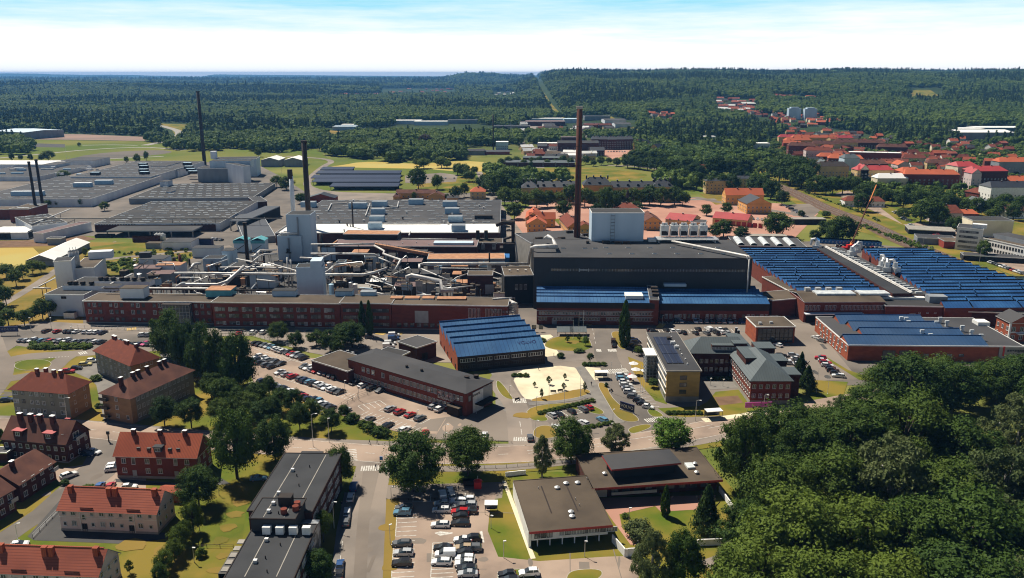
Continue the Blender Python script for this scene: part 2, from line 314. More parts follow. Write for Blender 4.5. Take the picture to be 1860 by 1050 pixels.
# ---------------------------------------------------------------- terrain and ground sheets
def fan_terrain():
 ds = [20,60,110,170,240,320,420,540,680,820,950] + [1000 * 1.032 ** k for k in range(101)]
 ts = np.linspace(-1.0,1.0,161);v = [];f = []
 for d in ds:
  for t in ts:
   x = d * tan(t * 0.80) * 1.0;v.append((x,d,zt(x,d) - 0.06))
 n = len(ts)
 for i in range(len(ds) - 1):
  for j in range(n - 1):
   a = i * n + j;f.append((a,a + 1,a + n + 1,a + n))
 me = bpy.data.meshes.new('ground');me.from_pydata(v,[],f)
 m = mat('open_ground',(0.13,0.15,0.03),1.0,(0.09,0.12,0.022),0.03,8,0.1,c3=(0.20,0.19,0.05),s3=0.012)
 t = m.node_tree;b = t.nodes['Principled BSDF'];cur = b.inputs['Base Color'].links[0].from_socket
 ge = t.nodes.new('ShaderNodeNewGeometry');se = t.nodes.new('ShaderNodeSeparateXYZ');t.links.new(ge.outputs['Position'],se.inputs[0])
 mr = t.nodes.new('ShaderNodeMapRange');mr.inputs[1].default_value = 1050;mr.inputs[2].default_value = 1500;t.links.new(se.outputs[1],mr.inputs[0])
 n1 = t.nodes.new('ShaderNodeTexNoise');n1.inputs['Scale'].default_value = 0.004;n1.inputs['Detail'].default_value = 9;n1.inputs['Roughness'].default_value = 0.65;t.links.new(ge.outputs['Position'],n1.inputs[0])
 r1 = t.nodes.new('ShaderNodeMapRange');r1.inputs[1].default_value = 0.35;r1.inputs[2].default_value = 0.65;t.links.new(n1.outputs[0],r1.inputs[0])
 c1 = t.nodes.new('ShaderNodeMix');c1.data_type = 'RGBA';t.links.new(r1.outputs[0],c1.inputs[0]);c1.inputs[6].default_value = (0.016,0.032,0.012,1);c1.inputs[7].default_value = (0.04,0.062,0.02,1)
 c2 = t.nodes.new('ShaderNodeMix');c2.data_type = 'RGBA';t.links.new(mr.outputs[0],c2.inputs[0]);t.links.new(cur,c2.inputs[6]);t.links.new(c1.outputs[2],c2.inputs[7])
 t.links.new(c2.outputs[2],b.inputs['Base Color'])
 me.materials.append(m);me.polygons.foreach_set('use_smooth',[True] * len(me.polygons))
 tag(put('ground',me),kind='structure')
fan_terrain()
_Z = [0.0]
def smooth_pts(pts,it=2):
 for _ in range(it):
  q = []
  for i in range(len(pts)):
   a = pts[i];b = pts[(i + 1) % len(pts)]
   q += [(a[0] * .75 + b[0] * .25,a[1] * .75 + b[1] * .25),(a[0] * .25 + b[0] * .75,a[1] * .25 + b[1] * .75)]
  pts = q
 return pts
def sheet(name,px,m,z,rnd=0,far=False):
 """one flat ground sheet outlined by photo pixels; z in steps above the ground"""
 _Z[0] += .00007;z += _Z[0];pts = smooth_pts(px,rnd) if rnd else px
 if far: P3 = [GT(*p) for p in pts];P3 = [(a,b,c + z) for a,b,c in P3]
 else: P3 = [(*G(*p),z) for p in pts]
 me = bpy.data.meshes.new(name);me.from_pydata(P3,[],[tuple(range(len(P3)))]);me.materials.append(M[m]);me.update()
 if me.polygons[0].normal.z < 0: me.flip_normals()
 return tag(put(name,me),kind='structure')
def island(name,px,m,z=0.13,rnd=2,kerb='kerb',kw=0.18):
 """a raised bed with a kerb round it"""
 P = [G(*p) for p in (smooth_pts(px,rnd) if rnd else px)]
 ar = sum(P[i][0] * P[(i + 1) % len(P)][1] - P[(i + 1) % len(P)][0] * P[i][1] for i in range(len(P)))
 if ar < 0: P = P[::-1]
 n = len(P);Q = []
 for i in range(n):
  a = P[i - 1];b = P[i];c = P[(i + 1) % n]
  dx = c[0] - a[0];dy = c[1] - a[1];l = hypot(dx,dy) or 1;Q.append((b[0] + dy / l * kw,b[1] - dx / l * kw))
 v = [(x,y,z) for x,y in P] + [(x,y,z) for x,y in Q] + [(x,y,0) for x,y in Q]
 f = [tuple(range(n))];mi = [0]
 for i in range(n):
  j = (i + 1) % n;f += [(i,i + n,j + n,j),(i + n,i + 2 * n,j + 2 * n,j + n)];mi += [1,1]
 me = bpy.data.meshes.new(name);me.from_pydata(v,[],f);me.materials.append(M[m]);me.materials.append(M[kerb]);me.polygons.foreach_set('material_index',mi);me.update()
 return tag(put(name,me),kind='structure')
def road(name,px,w,m,z,far=False,rnd=2):
 _Z[0] += .00007;z += _Z[0]
 pts = list(px)
 for _ in range(rnd):
  q = [pts[0]]
  for i in range(len(pts) - 1):
   a,b = pts[i],pts[i + 1];q += [(a[0] * .75 + b[0] * .25,a[1] * .75 + b[1] * .25),(a[0] * .25 + b[0] * .75,a[1] * .25 + b[1] * .75)]
  q.append(pts[-1]);pts = q
 P = [GT(*p) if far else (*G(*p),0) for p in pts];v = [];f = []
 for i,p in enumerate(P):
  a = P[max(i - 1,0)];b = P[min(i + 1,len(P) - 1)];dx = b[0] - a[0];dy = b[1] - a[1];l = hypot(dx,dy)
  nx,ny = -dy / l * w / 2,dx / l * w / 2;v += [(p[0] + nx,p[1] + ny,p[2] + z),(p[0] - nx,p[1] - ny,p[2] + z)]
  if i: k = 2 * i;f.append((k - 2,k - 1,k + 1,k))
 me = bpy.data.meshes.new(name);me.from_pydata(v,[],f);me.materials.append(M[m]);me.update()
 return tag(put(name,me),kind='structure')
def dashes(mb,px,w,dash,gap,z,off=0.0):
 P = [G(*p) for p in px];seg = [];pos = 0
 for i in range(len(P) - 1):
  a,b = P[i],P[i + 1];l = hypot(b[0] - a[0],b[1] - a[1]);ux,uy = (b[0] - a[0]) / l,(b[1] - a[1]) / l;nx,ny = -uy,ux;s = 0.0
  while s < l:
   e = min(l,s + dash)
   q = [(a[0] + ux * t + nx * (off + o),a[1] + uy * t + ny * (off + o),z) for t,o in ((s,-w / 2),(e,-w / 2),(e,w / 2),(s,w / 2))]
   mb.poly(q);s = e + gap if gap else e + 1e-3
def zebra(mb,a,b,n,z,bar=0.5,ln=3.0):
 A,B = G(*a),G(*b);l = hypot(B[0] - A[0],B[1] - A[1]);ux,uy = (B[0] - A[0]) / l,(B[1] - A[1]) / l;nx,ny = -uy,ux
 for k in range(n):
  c = (k + .5) / n * l
  mb.poly([(A[0] + ux * (c + s) + nx * t,A[1] + uy * (c + s) + ny * t,z) for s,t in ((-bar / 2,-ln / 2),(bar / 2,-ln / 2),(bar / 2,ln / 2),(-bar / 2,ln / 2))])
def stalls(mb,a,b,n,z,ln=5.0,side=1,skew=0.0,w=0.12):
 A,B = G(*a),G(*b);l = hypot(B[0] - A[0],B[1] - A[1]);ux,uy = (B[0] - A[0]) / l,(B[1] - A[1]) / l;nx,ny = -uy * side,ux * side
 nx += ux * skew;ny += uy * skew
 for k in range(n + 1):
  c = k / n * l;p = (A[0] + ux * c,A[1] + uy * c)
  mb.poly([(p[0] - ux * w,p[1] - uy * w,z),(p[0] + ux * w,p[1] + uy * w,z),(p[0] + ux * w + nx * ln,p[1] + uy * w + ny * ln,z),(p[0] - ux * w + nx * ln,p[1] - uy * w + ny * ln,z)])
 mb.poly([(A[0],A[1],z + .002),(B[0],B[1],z + .002),(B[0] - nx * .2,B[1] - ny * .2,z + .002),(A[0] - nx * .2,A[1] - ny * .2,z + .002)])
# ---------------------------------------------------------------- trees
def quads_to_mesh(name,V,Fc,mats,mi=None):
 me = bpy.data.meshes.new(name);me.from_pydata(V.tolist(),[],Fc)
 for m in mats: me.materials.append(m)
 if mi is not None: me.polygons.foreach_set('material_index',mi)
 me.update();return me
def ico(sub=1):
 import bmesh
 bm = bmesh.new();bmesh.ops.create_icosphere(bm,subdivisions=sub,radius=1);v = np.array([x.co[:] for x in bm.verts]);f = [tuple(q.index for q in p.verts) for p in bm.faces];bm.free();return v,f
ICO1 = ico(1);ICO2 = ico(2)
def crown(name,leaf,seed,kind='round',nc=70,nl=45,ls=0.075,cr=0.27):
 """a crown of leaf clumps in a unit box: radius 1, height from 0 to about 2 (scaled by the tree)"""
 g = np.random.default_rng(seed);C = [];Rr = []
 for k in range(nc):
  if kind == 'round':
   a = g.uniform(0,2 * pi);u = g.uniform(-0.85,1);r = g.uniform(0.55,0.86);
   lump = 1 + 0.16 * sin(3 * a + seed) + 0.12 * sin(5 * a + 2 * u * 3 + seed)
   s = sqrt(max(0,1 - u * u));C.append((r * s * cos(a) * lump,r * s * sin(a) * lump,0.96 + r * u * (1.05 if u > 0 else 0.98)));Rr.append(cr * g.uniform(0.5,1.6))
  elif kind == 'oval':
   a = g.uniform(0,2 * pi);u = g.uniform(-0.9,1);r = g.uniform(0.5,0.85);s = (1 - abs(u) ** 2.3) ** .5 * (1 - 0.25 * u)
   C.append((r * s * cos(a),r * s * sin(a),1.0 + 0.85 * u));Rr.append(cr * g.uniform(0.6,1.1))
  elif kind == 'column':
   a = g.uniform(0,2 * pi);h = g.uniform(0.02,1);s = (0.55 + 0.45 * sin(pi * min(1,h * 1.25))) * (1 - max(0,h - .7) * 2.6);C.append((0.75 * s * cos(a),0.75 * s * sin(a),h * 1.93));Rr.append(cr * g.uniform(0.5,0.9))
  elif kind == 'cone':
   h = (k + .5) / nc;a = k * 2.4 + g.uniform(-.3,.3);s = (1 - h) ** 0.9 * g.uniform(0.55,0.9);C.append((s * cos(a),s * sin(a),0.04 + h * 1.88));Rr.append(cr * (0.35 + 0.75 * (1 - h)))
  elif kind == 'birch':
   a = g.uniform(0,2 * pi);u = g.uniform(-1,1);r = g.uniform(0.3,0.85);s = sqrt(max(0,1 - u * u)) * (1 - .3 * u);C.append((r * s * cos(a),r * s * sin(a),1 + 0.85 * u));Rr.append(cr * g.uniform(0.5,1.0))
  elif kind == 'bush':
   a = g.uniform(0,2 * pi);r = sqrt(g.uniform(0,1)) * 0.8;C.append((r * cos(a),r * sin(a),g.uniform(0.3,1.5) * (1 - r * .5)));Rr.append(cr * g.uniform(0.7,1.3))
 V = [];Fc = [];n = 0;iv,fi = ICO1
 for c,r in zip(C,Rr):
  c = np.array(c);q = iv * (r * 0.58) * g.uniform(0.7,1.2,(len(iv),1)) * np.array([1,1,.8]) + c
  V.append(q);Fc += [tuple(a + n for a in f) for f in fi];n += len(q)
  d = g.normal(size=(nl,3));d[:,2] += 0.35;d += (c - np.array([0,0,.8])) * 0.8;d /= np.linalg.norm(d,axis=1)[:,None]
  p = c + d * r * g.uniform(0.6,1.42,(nl,1)) * np.array([1,1,.85])
  nrm = d + g.normal(size=(nl,3)) * 0.55;nrm[:,2] += 0.3;nrm /= np.linalg.norm(nrm,axis=1)[:,None]
  t = np.cross(nrm,g.normal(size=(nl,3)));t /= np.linalg.norm(t,axis=1)[:,None];b = np.cross(nrm,t)
  sz = ls * g.uniform(0.6,1.5,(nl,1));dr = np.array([0,0,-1.0]) * (sz * (0.9 if kind in ('birch','cone') else 0.25))
  q = np.stack([p - t * sz,p - b * sz * .55 + dr * .2,p + t * sz + dr,p + b * sz * .55 + dr * .2],1).reshape(-1,3)
  V.append(q);Fc += [(n + 4 * i,n + 4 * i + 1,n + 4 * i + 2,n + 4 * i + 3) for i in range(nl)];n += 4 * nl
 return quads_to_mesh(name,np.concatenate(V),Fc,[M[leaf]])
def trunk_mesh(name,m,seed,multi=5):
 g = random.Random(seed);b = MB()
 b.tube([(0,0,-0.3),(0.02,0,0.25),(0.0,0.02,0.7),(0.03,-0.02,1.2)],0.045,7)
 for k in range(multi):
  a = 2 * pi * k / multi + g.uniform(-.4,.4);z = g.uniform(0.35,0.8);l = g.uniform(0.35,0.6)
  b.tube([(0,0,z),(l * .5 * cos(a),l * .5 * sin(a),z + .25),(l * cos(a),l * sin(a),z + .62)],0.02,5)
 return b.mesh(name,M[m])
CR = {
 'round': [crown('crown','leaf',s,'round') for s in (1,2,3,4)],
 'dense': [crown('crown','leaf_dark',s,'round',90,42,0.065,0.25) for s in (11,12)],
 'big': [crown('crown','leaf',s,'round',95,160,0.034,0.22) for s in (51,52,53,54)],
 'bigfresh': [crown('crown','leaf_fresh',55,'round',110,65,0.045,0.21)],
 'bigpale': [crown('crown','leaf_pale',s,'birch',100,140,0.032,0.19) for s in (56,57)],
 'bigdark': [crown('crown','leaf_dark',s,'round',95,160,0.034,0.22) for s in (58,59)],
 'oval': [crown('crown','leaf_dark',s,'oval',95,45,0.07,0.26) for s in (21,22)],
 'column': [crown('crown','leaf_dark',s,'column',110,35,0.11,0.30) for s in (31,)],
 'birch': [crown('crown','leaf',s,'birch',75,50,0.055,0.2) for s in (41,42)],
 'spruce': [crown('crown','needle',s,'cone',110,34,0.075,0.26) for s in (45,46)],
 'fresh': [crown('crown','leaf_fresh',61,'round',80,45,0.07,0.25)],
 'pale': [crown('crown','leaf_pale',62,'bush',60,45,0.07,0.26)],
 'copper': [crown('crown','leaf_copper',63,'round')],
 'bush': [crown('crown','leaf',64,'bush',40,40,0.10,0.3)],
}
TRK = trunk_mesh('trunk','bark',1);TRKB = trunk_mesh('trunk','birchbark',2,3)
KIND = {'round': 'deciduous_tree','big': 'deciduous_tree','bigfresh': 'deciduous_tree','bigpale': 'birch_tree','bigdark': 'deciduous_tree','dense': 'deciduous_tree','oval': 'lime_tree','column': 'poplar_tree','birch': 'birch_tree','spruce': 'spruce_tree','fresh': 'maple_tree','pale': 'shrub','copper': 'copper_beech','bush': 'shrub'}
_SM = {}
def tree(px,py,wpx,hpx,kind,label,group=None,parts=True,trunk=0.22,zbase=0.0,cat=None):
 """px, py: photo pixel of the trunk's foot; wpx, hpx: crown width and whole height in photo pixels"""
 x,y = G(px,py,zbase);Z = y * cP + (H - zbase) * sP;s = Z / F
 w = wpx * s / 2;h = hpx * s / 0.93 * 1.0
 i = RND.randrange(99);cm = CR[kind][i % len(CR[kind])];rz = RND.uniform(0,6.28)
 t0 = trunk if kind not in ('bush','pale') else 0.0
 hc = h * (1 - t0) / 2.0
 cat = cat or ('shrub' if kind in ('bush','pale') else 'tree')
 if parts and kind not in ('bush','pale'):
  r = empty(KIND[kind],(x,y,zbase),rz)
  c = put('crown',cm,r,(0,0,h * t0),0,(w,w,hc))
  put('trunk',TRKB if 'birch' in kind or kind == 'bigpale' else TRK,r,None,0,(max(h * .45,w * .5),max(h * .45,w * .5),h * 0.55))
 else:
  r = put(KIND[kind],single(kind,i % len(CR[kind]),t0),None,(x,y,zbase),rz,(w,w,h / 2))
 tag(r,label,cat,group);return r
def single(kind,i,t0):
 k = (kind,i,t0)
 if k not in _SM:
  cm = CR[kind][i];me = cm.copy();me.name = KIND[kind]
  n = len(me.vertices);a = np.empty(n * 3);me.vertices.foreach_get('co',a);a = a.reshape(-1,3);a[:,2] = a[:,2] * (1 - t0) + 2 * t0
  me.vertices.foreach_set('co',a.ravel());
  if t0 > 0:
   import bmesh
   bm = bmesh.new();bm.from_mesh(me);me.materials.append(M['bark'])
   rr = bmesh.ops.create_cone(bm,cap_ends=False,segments=6,radius1=0.07,radius2=0.04,depth=1.2)
   for v in rr['verts']: v.co.z += 0.55
   vs = set(rr['verts'])
   for f in bm.faces:
    if all(v in vs for v in f.verts): f.material_index = 1
   bm.to_mesh(me);bm.free()
  me.update();_SM[k] = me
 return _SM[k]
def treerow(pts,wpx,hpx,kind,base,end,where,group,parts=True,jit=0.12,trunk=0.22):
 """pts: feet; base: look; labels count from END in WHERE"""
 for k,p in enumerate(pts):
  f = 1 + RND.uniform(-jit,jit);w = p[2] if len(p) > 2 else wpx;h = p[3] if len(p) > 3 else hpx
  tree(p[0],p[1],w * f,h * f,kind,f'{base}, {ordw(k + 1)} from {end} {where}',group,parts,trunk)
# ---------------------------------------------------------------- vehicles (x forward, z up, metres)
PROF = {
 'hatchback': (4.1,1.78,[(-2.05,.35),(-2.05,.85),(-1.85,.98),(-1.55,1.05),(0.85,1.0),(1.75,.88),(2.05,.68),(2.05,.32)],[(-1.85,1.0),(-1.45,1.47),(0.0,1.50),(0.95,.98)]),
 'saloon': (4.6,1.8,[(-2.3,.35),(-2.3,.85),(-2.15,.98),(-1.6,1.0),(0.9,.98),(2.0,.82),(2.3,.62),(2.3,.32)],[(-1.75,.98),(-1.0,1.42),(0.15,1.44),(1.05,.96)]),
 'estate': (4.75,1.85,[(-2.38,.35),(-2.38,.9),(-2.28,1.02),(-1.8,1.06),(0.95,1.0),(2.05,.88),(2.38,.66),(2.38,.32)],[(-2.22,1.04),(-1.85,1.46),(0.1,1.5),(1.1,.98)]),
 'SUV': (4.6,1.9,[(-2.3,.42),(-2.3,1.0),(-2.2,1.14),(-1.7,1.18),(0.8,1.12),(1.95,1.02),(2.3,.8),(2.3,.4)],[(-2.15,1.14),(-1.8,1.66),(0.05,1.7),(1.0,1.1)]),
 'van': (4.9,1.95,[(-2.45,.38),(-2.45,1.7),(-2.4,1.85),(-2.2,1.9),(0.4,1.9),(0.55,1.2),(2.2,1.0),(2.45,.75),(2.45,.38)],[(0.3,1.2),(0.3,1.88),(0.75,1.82),(1.5,1.12)]),
}
def car_meshes(kind):
 L_,Wd,pr,cab = PROF[kind];hw = Wd / 2;import bmesh
 b = MB();n = len(pr)
 def loft(pr,hw0,hw1,m,zlo,zhi):
  i = len(b.v)
  for sd in (-1,1):
   for x,z in pr:
    t = (z - zlo) / (zhi - zlo);b.v.append((x,sd * (hw0 + (hw1 - hw0) * t),z))
  n = len(pr);b.f.append(tuple(i + k for k in range(n)));b.m.append(m);b.f.append(tuple(i + n + k for k in reversed(range(n))));b.m.append(m)
  for k in range(n):
   j = (k + 1) % n;b.f.append((i + j,i + k,i + n + k,i + n + j));b.m.append(m)
 loft(pr,hw,hw * .93,0,pr[0][1],1.1 if kind != 'van' else 1.9)
 # painted roof skin over the glasshouse, with pillars
 x0,z0 = cab[1];x1,z1 = cab[2];rt = hw * .74
 if kind != 'van':
  b.poly([(x0,-rt,z0 + .03),(x1,-rt,z1 + .03),(x1,rt,z1 + .03),(x0,rt,z0 + .03)]);b.poly([(x0,-rt,z0),(x1,-rt,z1),(x1,-rt,z1 + .03),(x0,-rt,z0 + .03)]);b.poly([(x1,rt,z1),(x0,rt,z0),(x0,rt,z0 + .03),(x1,rt,z1 + .03)])
  for sd in (-1,1):
   xm = (x0 + x1) / 2
   b.box(xm - .05,sd * (hw * .83) - .06,1.0,xm + .05,sd * (hw * .83) + .06,z0 - .0)
 b.box(pr[-1][0] - .03,-hw * .9,.30,pr[-1][0] + .03,hw * .9,.46,1);b.box(pr[0][0] - .03,-hw * .9,.34,pr[0][0] + .03,hw * .9,.5,1)
 body = b.mesh('car_body',[M['paint'],M['frame_dark']])
 b = MB();loft(cab,hw * .90,hw * .74,0,cab[0][1],cab[1][1]);glass = b.mesh('glasshouse',[M['glass']])
 b = MB()
 import itertools
 k = 12;r = .33
 for s in (-.11,.11): b.poly([(r * cos(2 * pi * j / k),s,r * sin(2 * pi * j / k)) for j in (range(k) if s < 0 else reversed(range(k)))])
 i = len(b.v)
 for j in range(k): b.v += [(r * cos(2 * pi * j / k),-.11,r * sin(2 * pi * j / k)),(r * cos(2 * pi * j / k),.11,r * sin(2 * pi * j / k))]
 for j in range(k): a = i + 2 * j;c = i + 2 * ((j + 1) % k);b.f.append((a,c,c + 1,a + 1));b.m.append(0)
 for s in (-.118,.118): b.poly([(.2 * cos(2 * pi * j / 8),s,.2 * sin(2 * pi * j / 8)) for j in (range(8) if s < 0 else reversed(range(8)))],1)
 wheel = b.mesh('wheel',[M['rubber'],M['metal']])
 hl = MB().box(-.04,-.2,-.08,.04,.2,.08).mesh('headlight',[M['white']]);tl = MB().box(-.03,-.14,-.12,.03,.14,.12).mesh('tail_light',[M['red']])
 return body,glass,wheel,hl,tl
CM = {k: car_meshes(k) for k in PROF}
def joined(kind):
 body,glass,wheel,hl,tl = CM[kind];L_,Wd,pr,cab = PROF[kind];import bmesh
 bm = bmesh.new();me = bpy.data.meshes.new('small_car')
 for x in (M['paint'],M['frame_dark'],M['glass'],M['rubber']): me.materials.append(x)
 def addm(m,mp,off=(0,0,0)):
  n0 = len(bm.faces);v0 = len(bm.verts);bm.from_mesh(m);bm.verts.ensure_lookup_table();bm.faces.ensure_lookup_table()
  for v in bm.verts[v0:]: v.co.x += off[0];v.co.y += off[1];v.co.z += off[2]
  for f in bm.faces[n0:]: f.material_index = mp[f.material_index]
 addm(body,{0: 0,1: 1});addm(glass,{0: 2})
 for sx in (-1,1):
  for sy in (-1,1): addm(wheel,{0: 3,1: 1},(sx * L_ * .30,sy * (Wd / 2 - .06),.33))
 bm.to_mesh(me);bm.free();return me
CJ = {k: joined(k) for k in PROF}
PAINT = {'white': (.80,.80,.79),'silver': (.42,.43,.44),'grey': (.14,.145,.15),'black': (.012,.012,.014),'red': (.42,.012,.015),'blue': (.025,.09,.26),'dark blue': (.012,.022,.06),'pale blue': (.12,.28,.40),'yellow': (.75,.62,.22),'beige': (.45,.34,.22),'pink': (.65,.06,.22),'brown': (.08,.045,.03),'green': (.03,.1,.06)}
CCH = 'white white white white silver silver silver grey grey black black black black dark-blue red brown'.replace('-',' ').split()
def car(x,y,rz,kind,col,label,group,parts=True,z=0.03):
 body,glass,wheel,hl,tl = CM[kind];L_,Wd,pr,cab = PROF[kind]
 c = PAINT[col];q_ = RND.uniform(.8,1.12);c = tuple(min(.85,v * q_) for v in c) + (1,)
 nm = 'parked_van' if kind == 'van' else 'parked_car'
 if parts:
  r = put(nm,body,None,(x,y,z),rz);r.color = c
  put('glasshouse',glass,r)
  for sx in (-1,1):
   for sy in (-1,1): put('wheel',wheel,r,(sx * L_ * .30,sy * (Wd / 2 - .06),.33))
  for sy in (-1,1): put('headlight',hl,r,(L_ / 2 - .02,sy * Wd * .34,.66));put('tail_light',tl,r,(-L_ / 2 + .01,sy * Wd * .38,.78))
 else: r = put(nm,CJ[kind],None,(x,y,z),rz);r.color = c
 tag(r,label,'van' if kind == 'van' else 'car',group);return r
def rkind(): return RND.choice(['hatchback','hatchback','saloon','estate','estate','SUV','SUV'])
CC = {'w': 'white','s': 'silver','g': 'grey','k': 'black','r': 'red','b': 'blue','d': 'dark blue','p': 'pale blue','y': 'yellow','e': 'beige','m': 'pink','n': 'brown','t': 'green'}
def cars(pts,cols,ang,end,where,group,parts=True,kinds=None,z=0.03):
 """pts: photo pixels; ang: heading in degrees (world) or None; cols: one letter each"""
 for k,p in enumerate(pts):
  c = CC[cols[k % len(cols)]];kd = (kinds[k % len(kinds)] if kinds else None) or rkind();kd = {'v': 'van','h': 'hatchback','s': 'saloon','e': 'estate','u': 'SUV'}.get(kd,kd)
  x,y = G(*p[:2]);a = ang[k] if isinstance(ang,list) else ang
  a = a + RND.uniform(-2,2)
  car(x,y,R(a),kd,c,f'{c} {kd}, {ordw(k + 1)} from {end} {where}',group,parts,z)
def lerp(a,b,n):
 return [(a[0] + (b[0] - a[0]) * k / (n - 1),a[1] + (b[1] - a[1]) * k / (n - 1)) for k in range(n)] if n > 1 else [a]
def gang(a,b):
 A,B = G(*a),G(*b);return math.degrees(atan2(B[1] - A[1],B[0] - A[0]))
def carrow(a,b,n,cols,end,where,group,parts=True,kinds=None,turn=90,skip=()):
 """n cars side by side from a to b, nose square to the row"""
 A,B = G(*a),G(*b);g = math.degrees(atan2(B[1] - A[1],B[0] - A[0]));j = 0
 for k in range(n):
  if k in skip: continue
  j += 1;x = A[0] + (B[0] - A[0]) * k / (n - 1);y = A[1] + (B[1] - A[1]) * k / (n - 1)
  c = CC[cols[(j - 1) % len(cols)]];kd = kinds[(j - 1) % len(kinds)] if kinds else rkind();kd = {'v': 'van','h': 'hatchback','s': 'saloon','e': 'estate','u': 'SUV'}.get(kd,kd)
  car(x + RND.uniform(-.25,.25),y + RND.uniform(-.25,.25),R(g + turn + RND.uniform(-2,2) + (180 if RND.random() < .3 else 0)),kd,c,f'{c} {kd}, {ordw(j)} from {end} {where}',group,parts)
# ---------------------------------------------------------------- buildings
_WM = {}
def win_mesh(w,h,st):
 k = (w,h,st)
 if k in _WM: return _WM[k]
 b = MB();fr = 0.09;fm,gm = {'w': ('frame','glass'),'p': ('frame','glass_pale'),'d': ('frame_dark','glass'),'b': ('frame_dark','glass_pale'),'door': ('frame','door'),'hole': ('frame_dark','dark'),'pale': ('door','door')}[st]  # hole is a flat panel; the opening's shade is its near-black colour
 x0,x1 = -w / 2,w / 2;t = 0.11
 b.box(x0,-t,0,x0 + fr,0.02,h);b.box(x1 - fr,-t,0,x1,0.02,h);b.box(x0 + fr,-t,0,x1 - fr,0.02,fr);b.box(x0 + fr,-t,h - fr,x1 - fr,0.02,h)
 if w > 1.15 and st != 'pale':
  n = max(1,round(w / 1.0) - 1)
  for i in range(n):
   xm = x0 + w * (i + 1) / (n + 1);b.box(xm - .04,-t + .01,fr,xm + .04,0.02,h - fr)
 b.box(x0 + fr,-0.03,fr,x1 - fr,0.01,h - fr,1)
 if st in 'wp': b.box(x0 - .06,-t - .08,-.07,x1 + .06,0,-.005)
 _WM[k] = b.mesh('window',[M[fm],M[gm]]);return _WM[k]
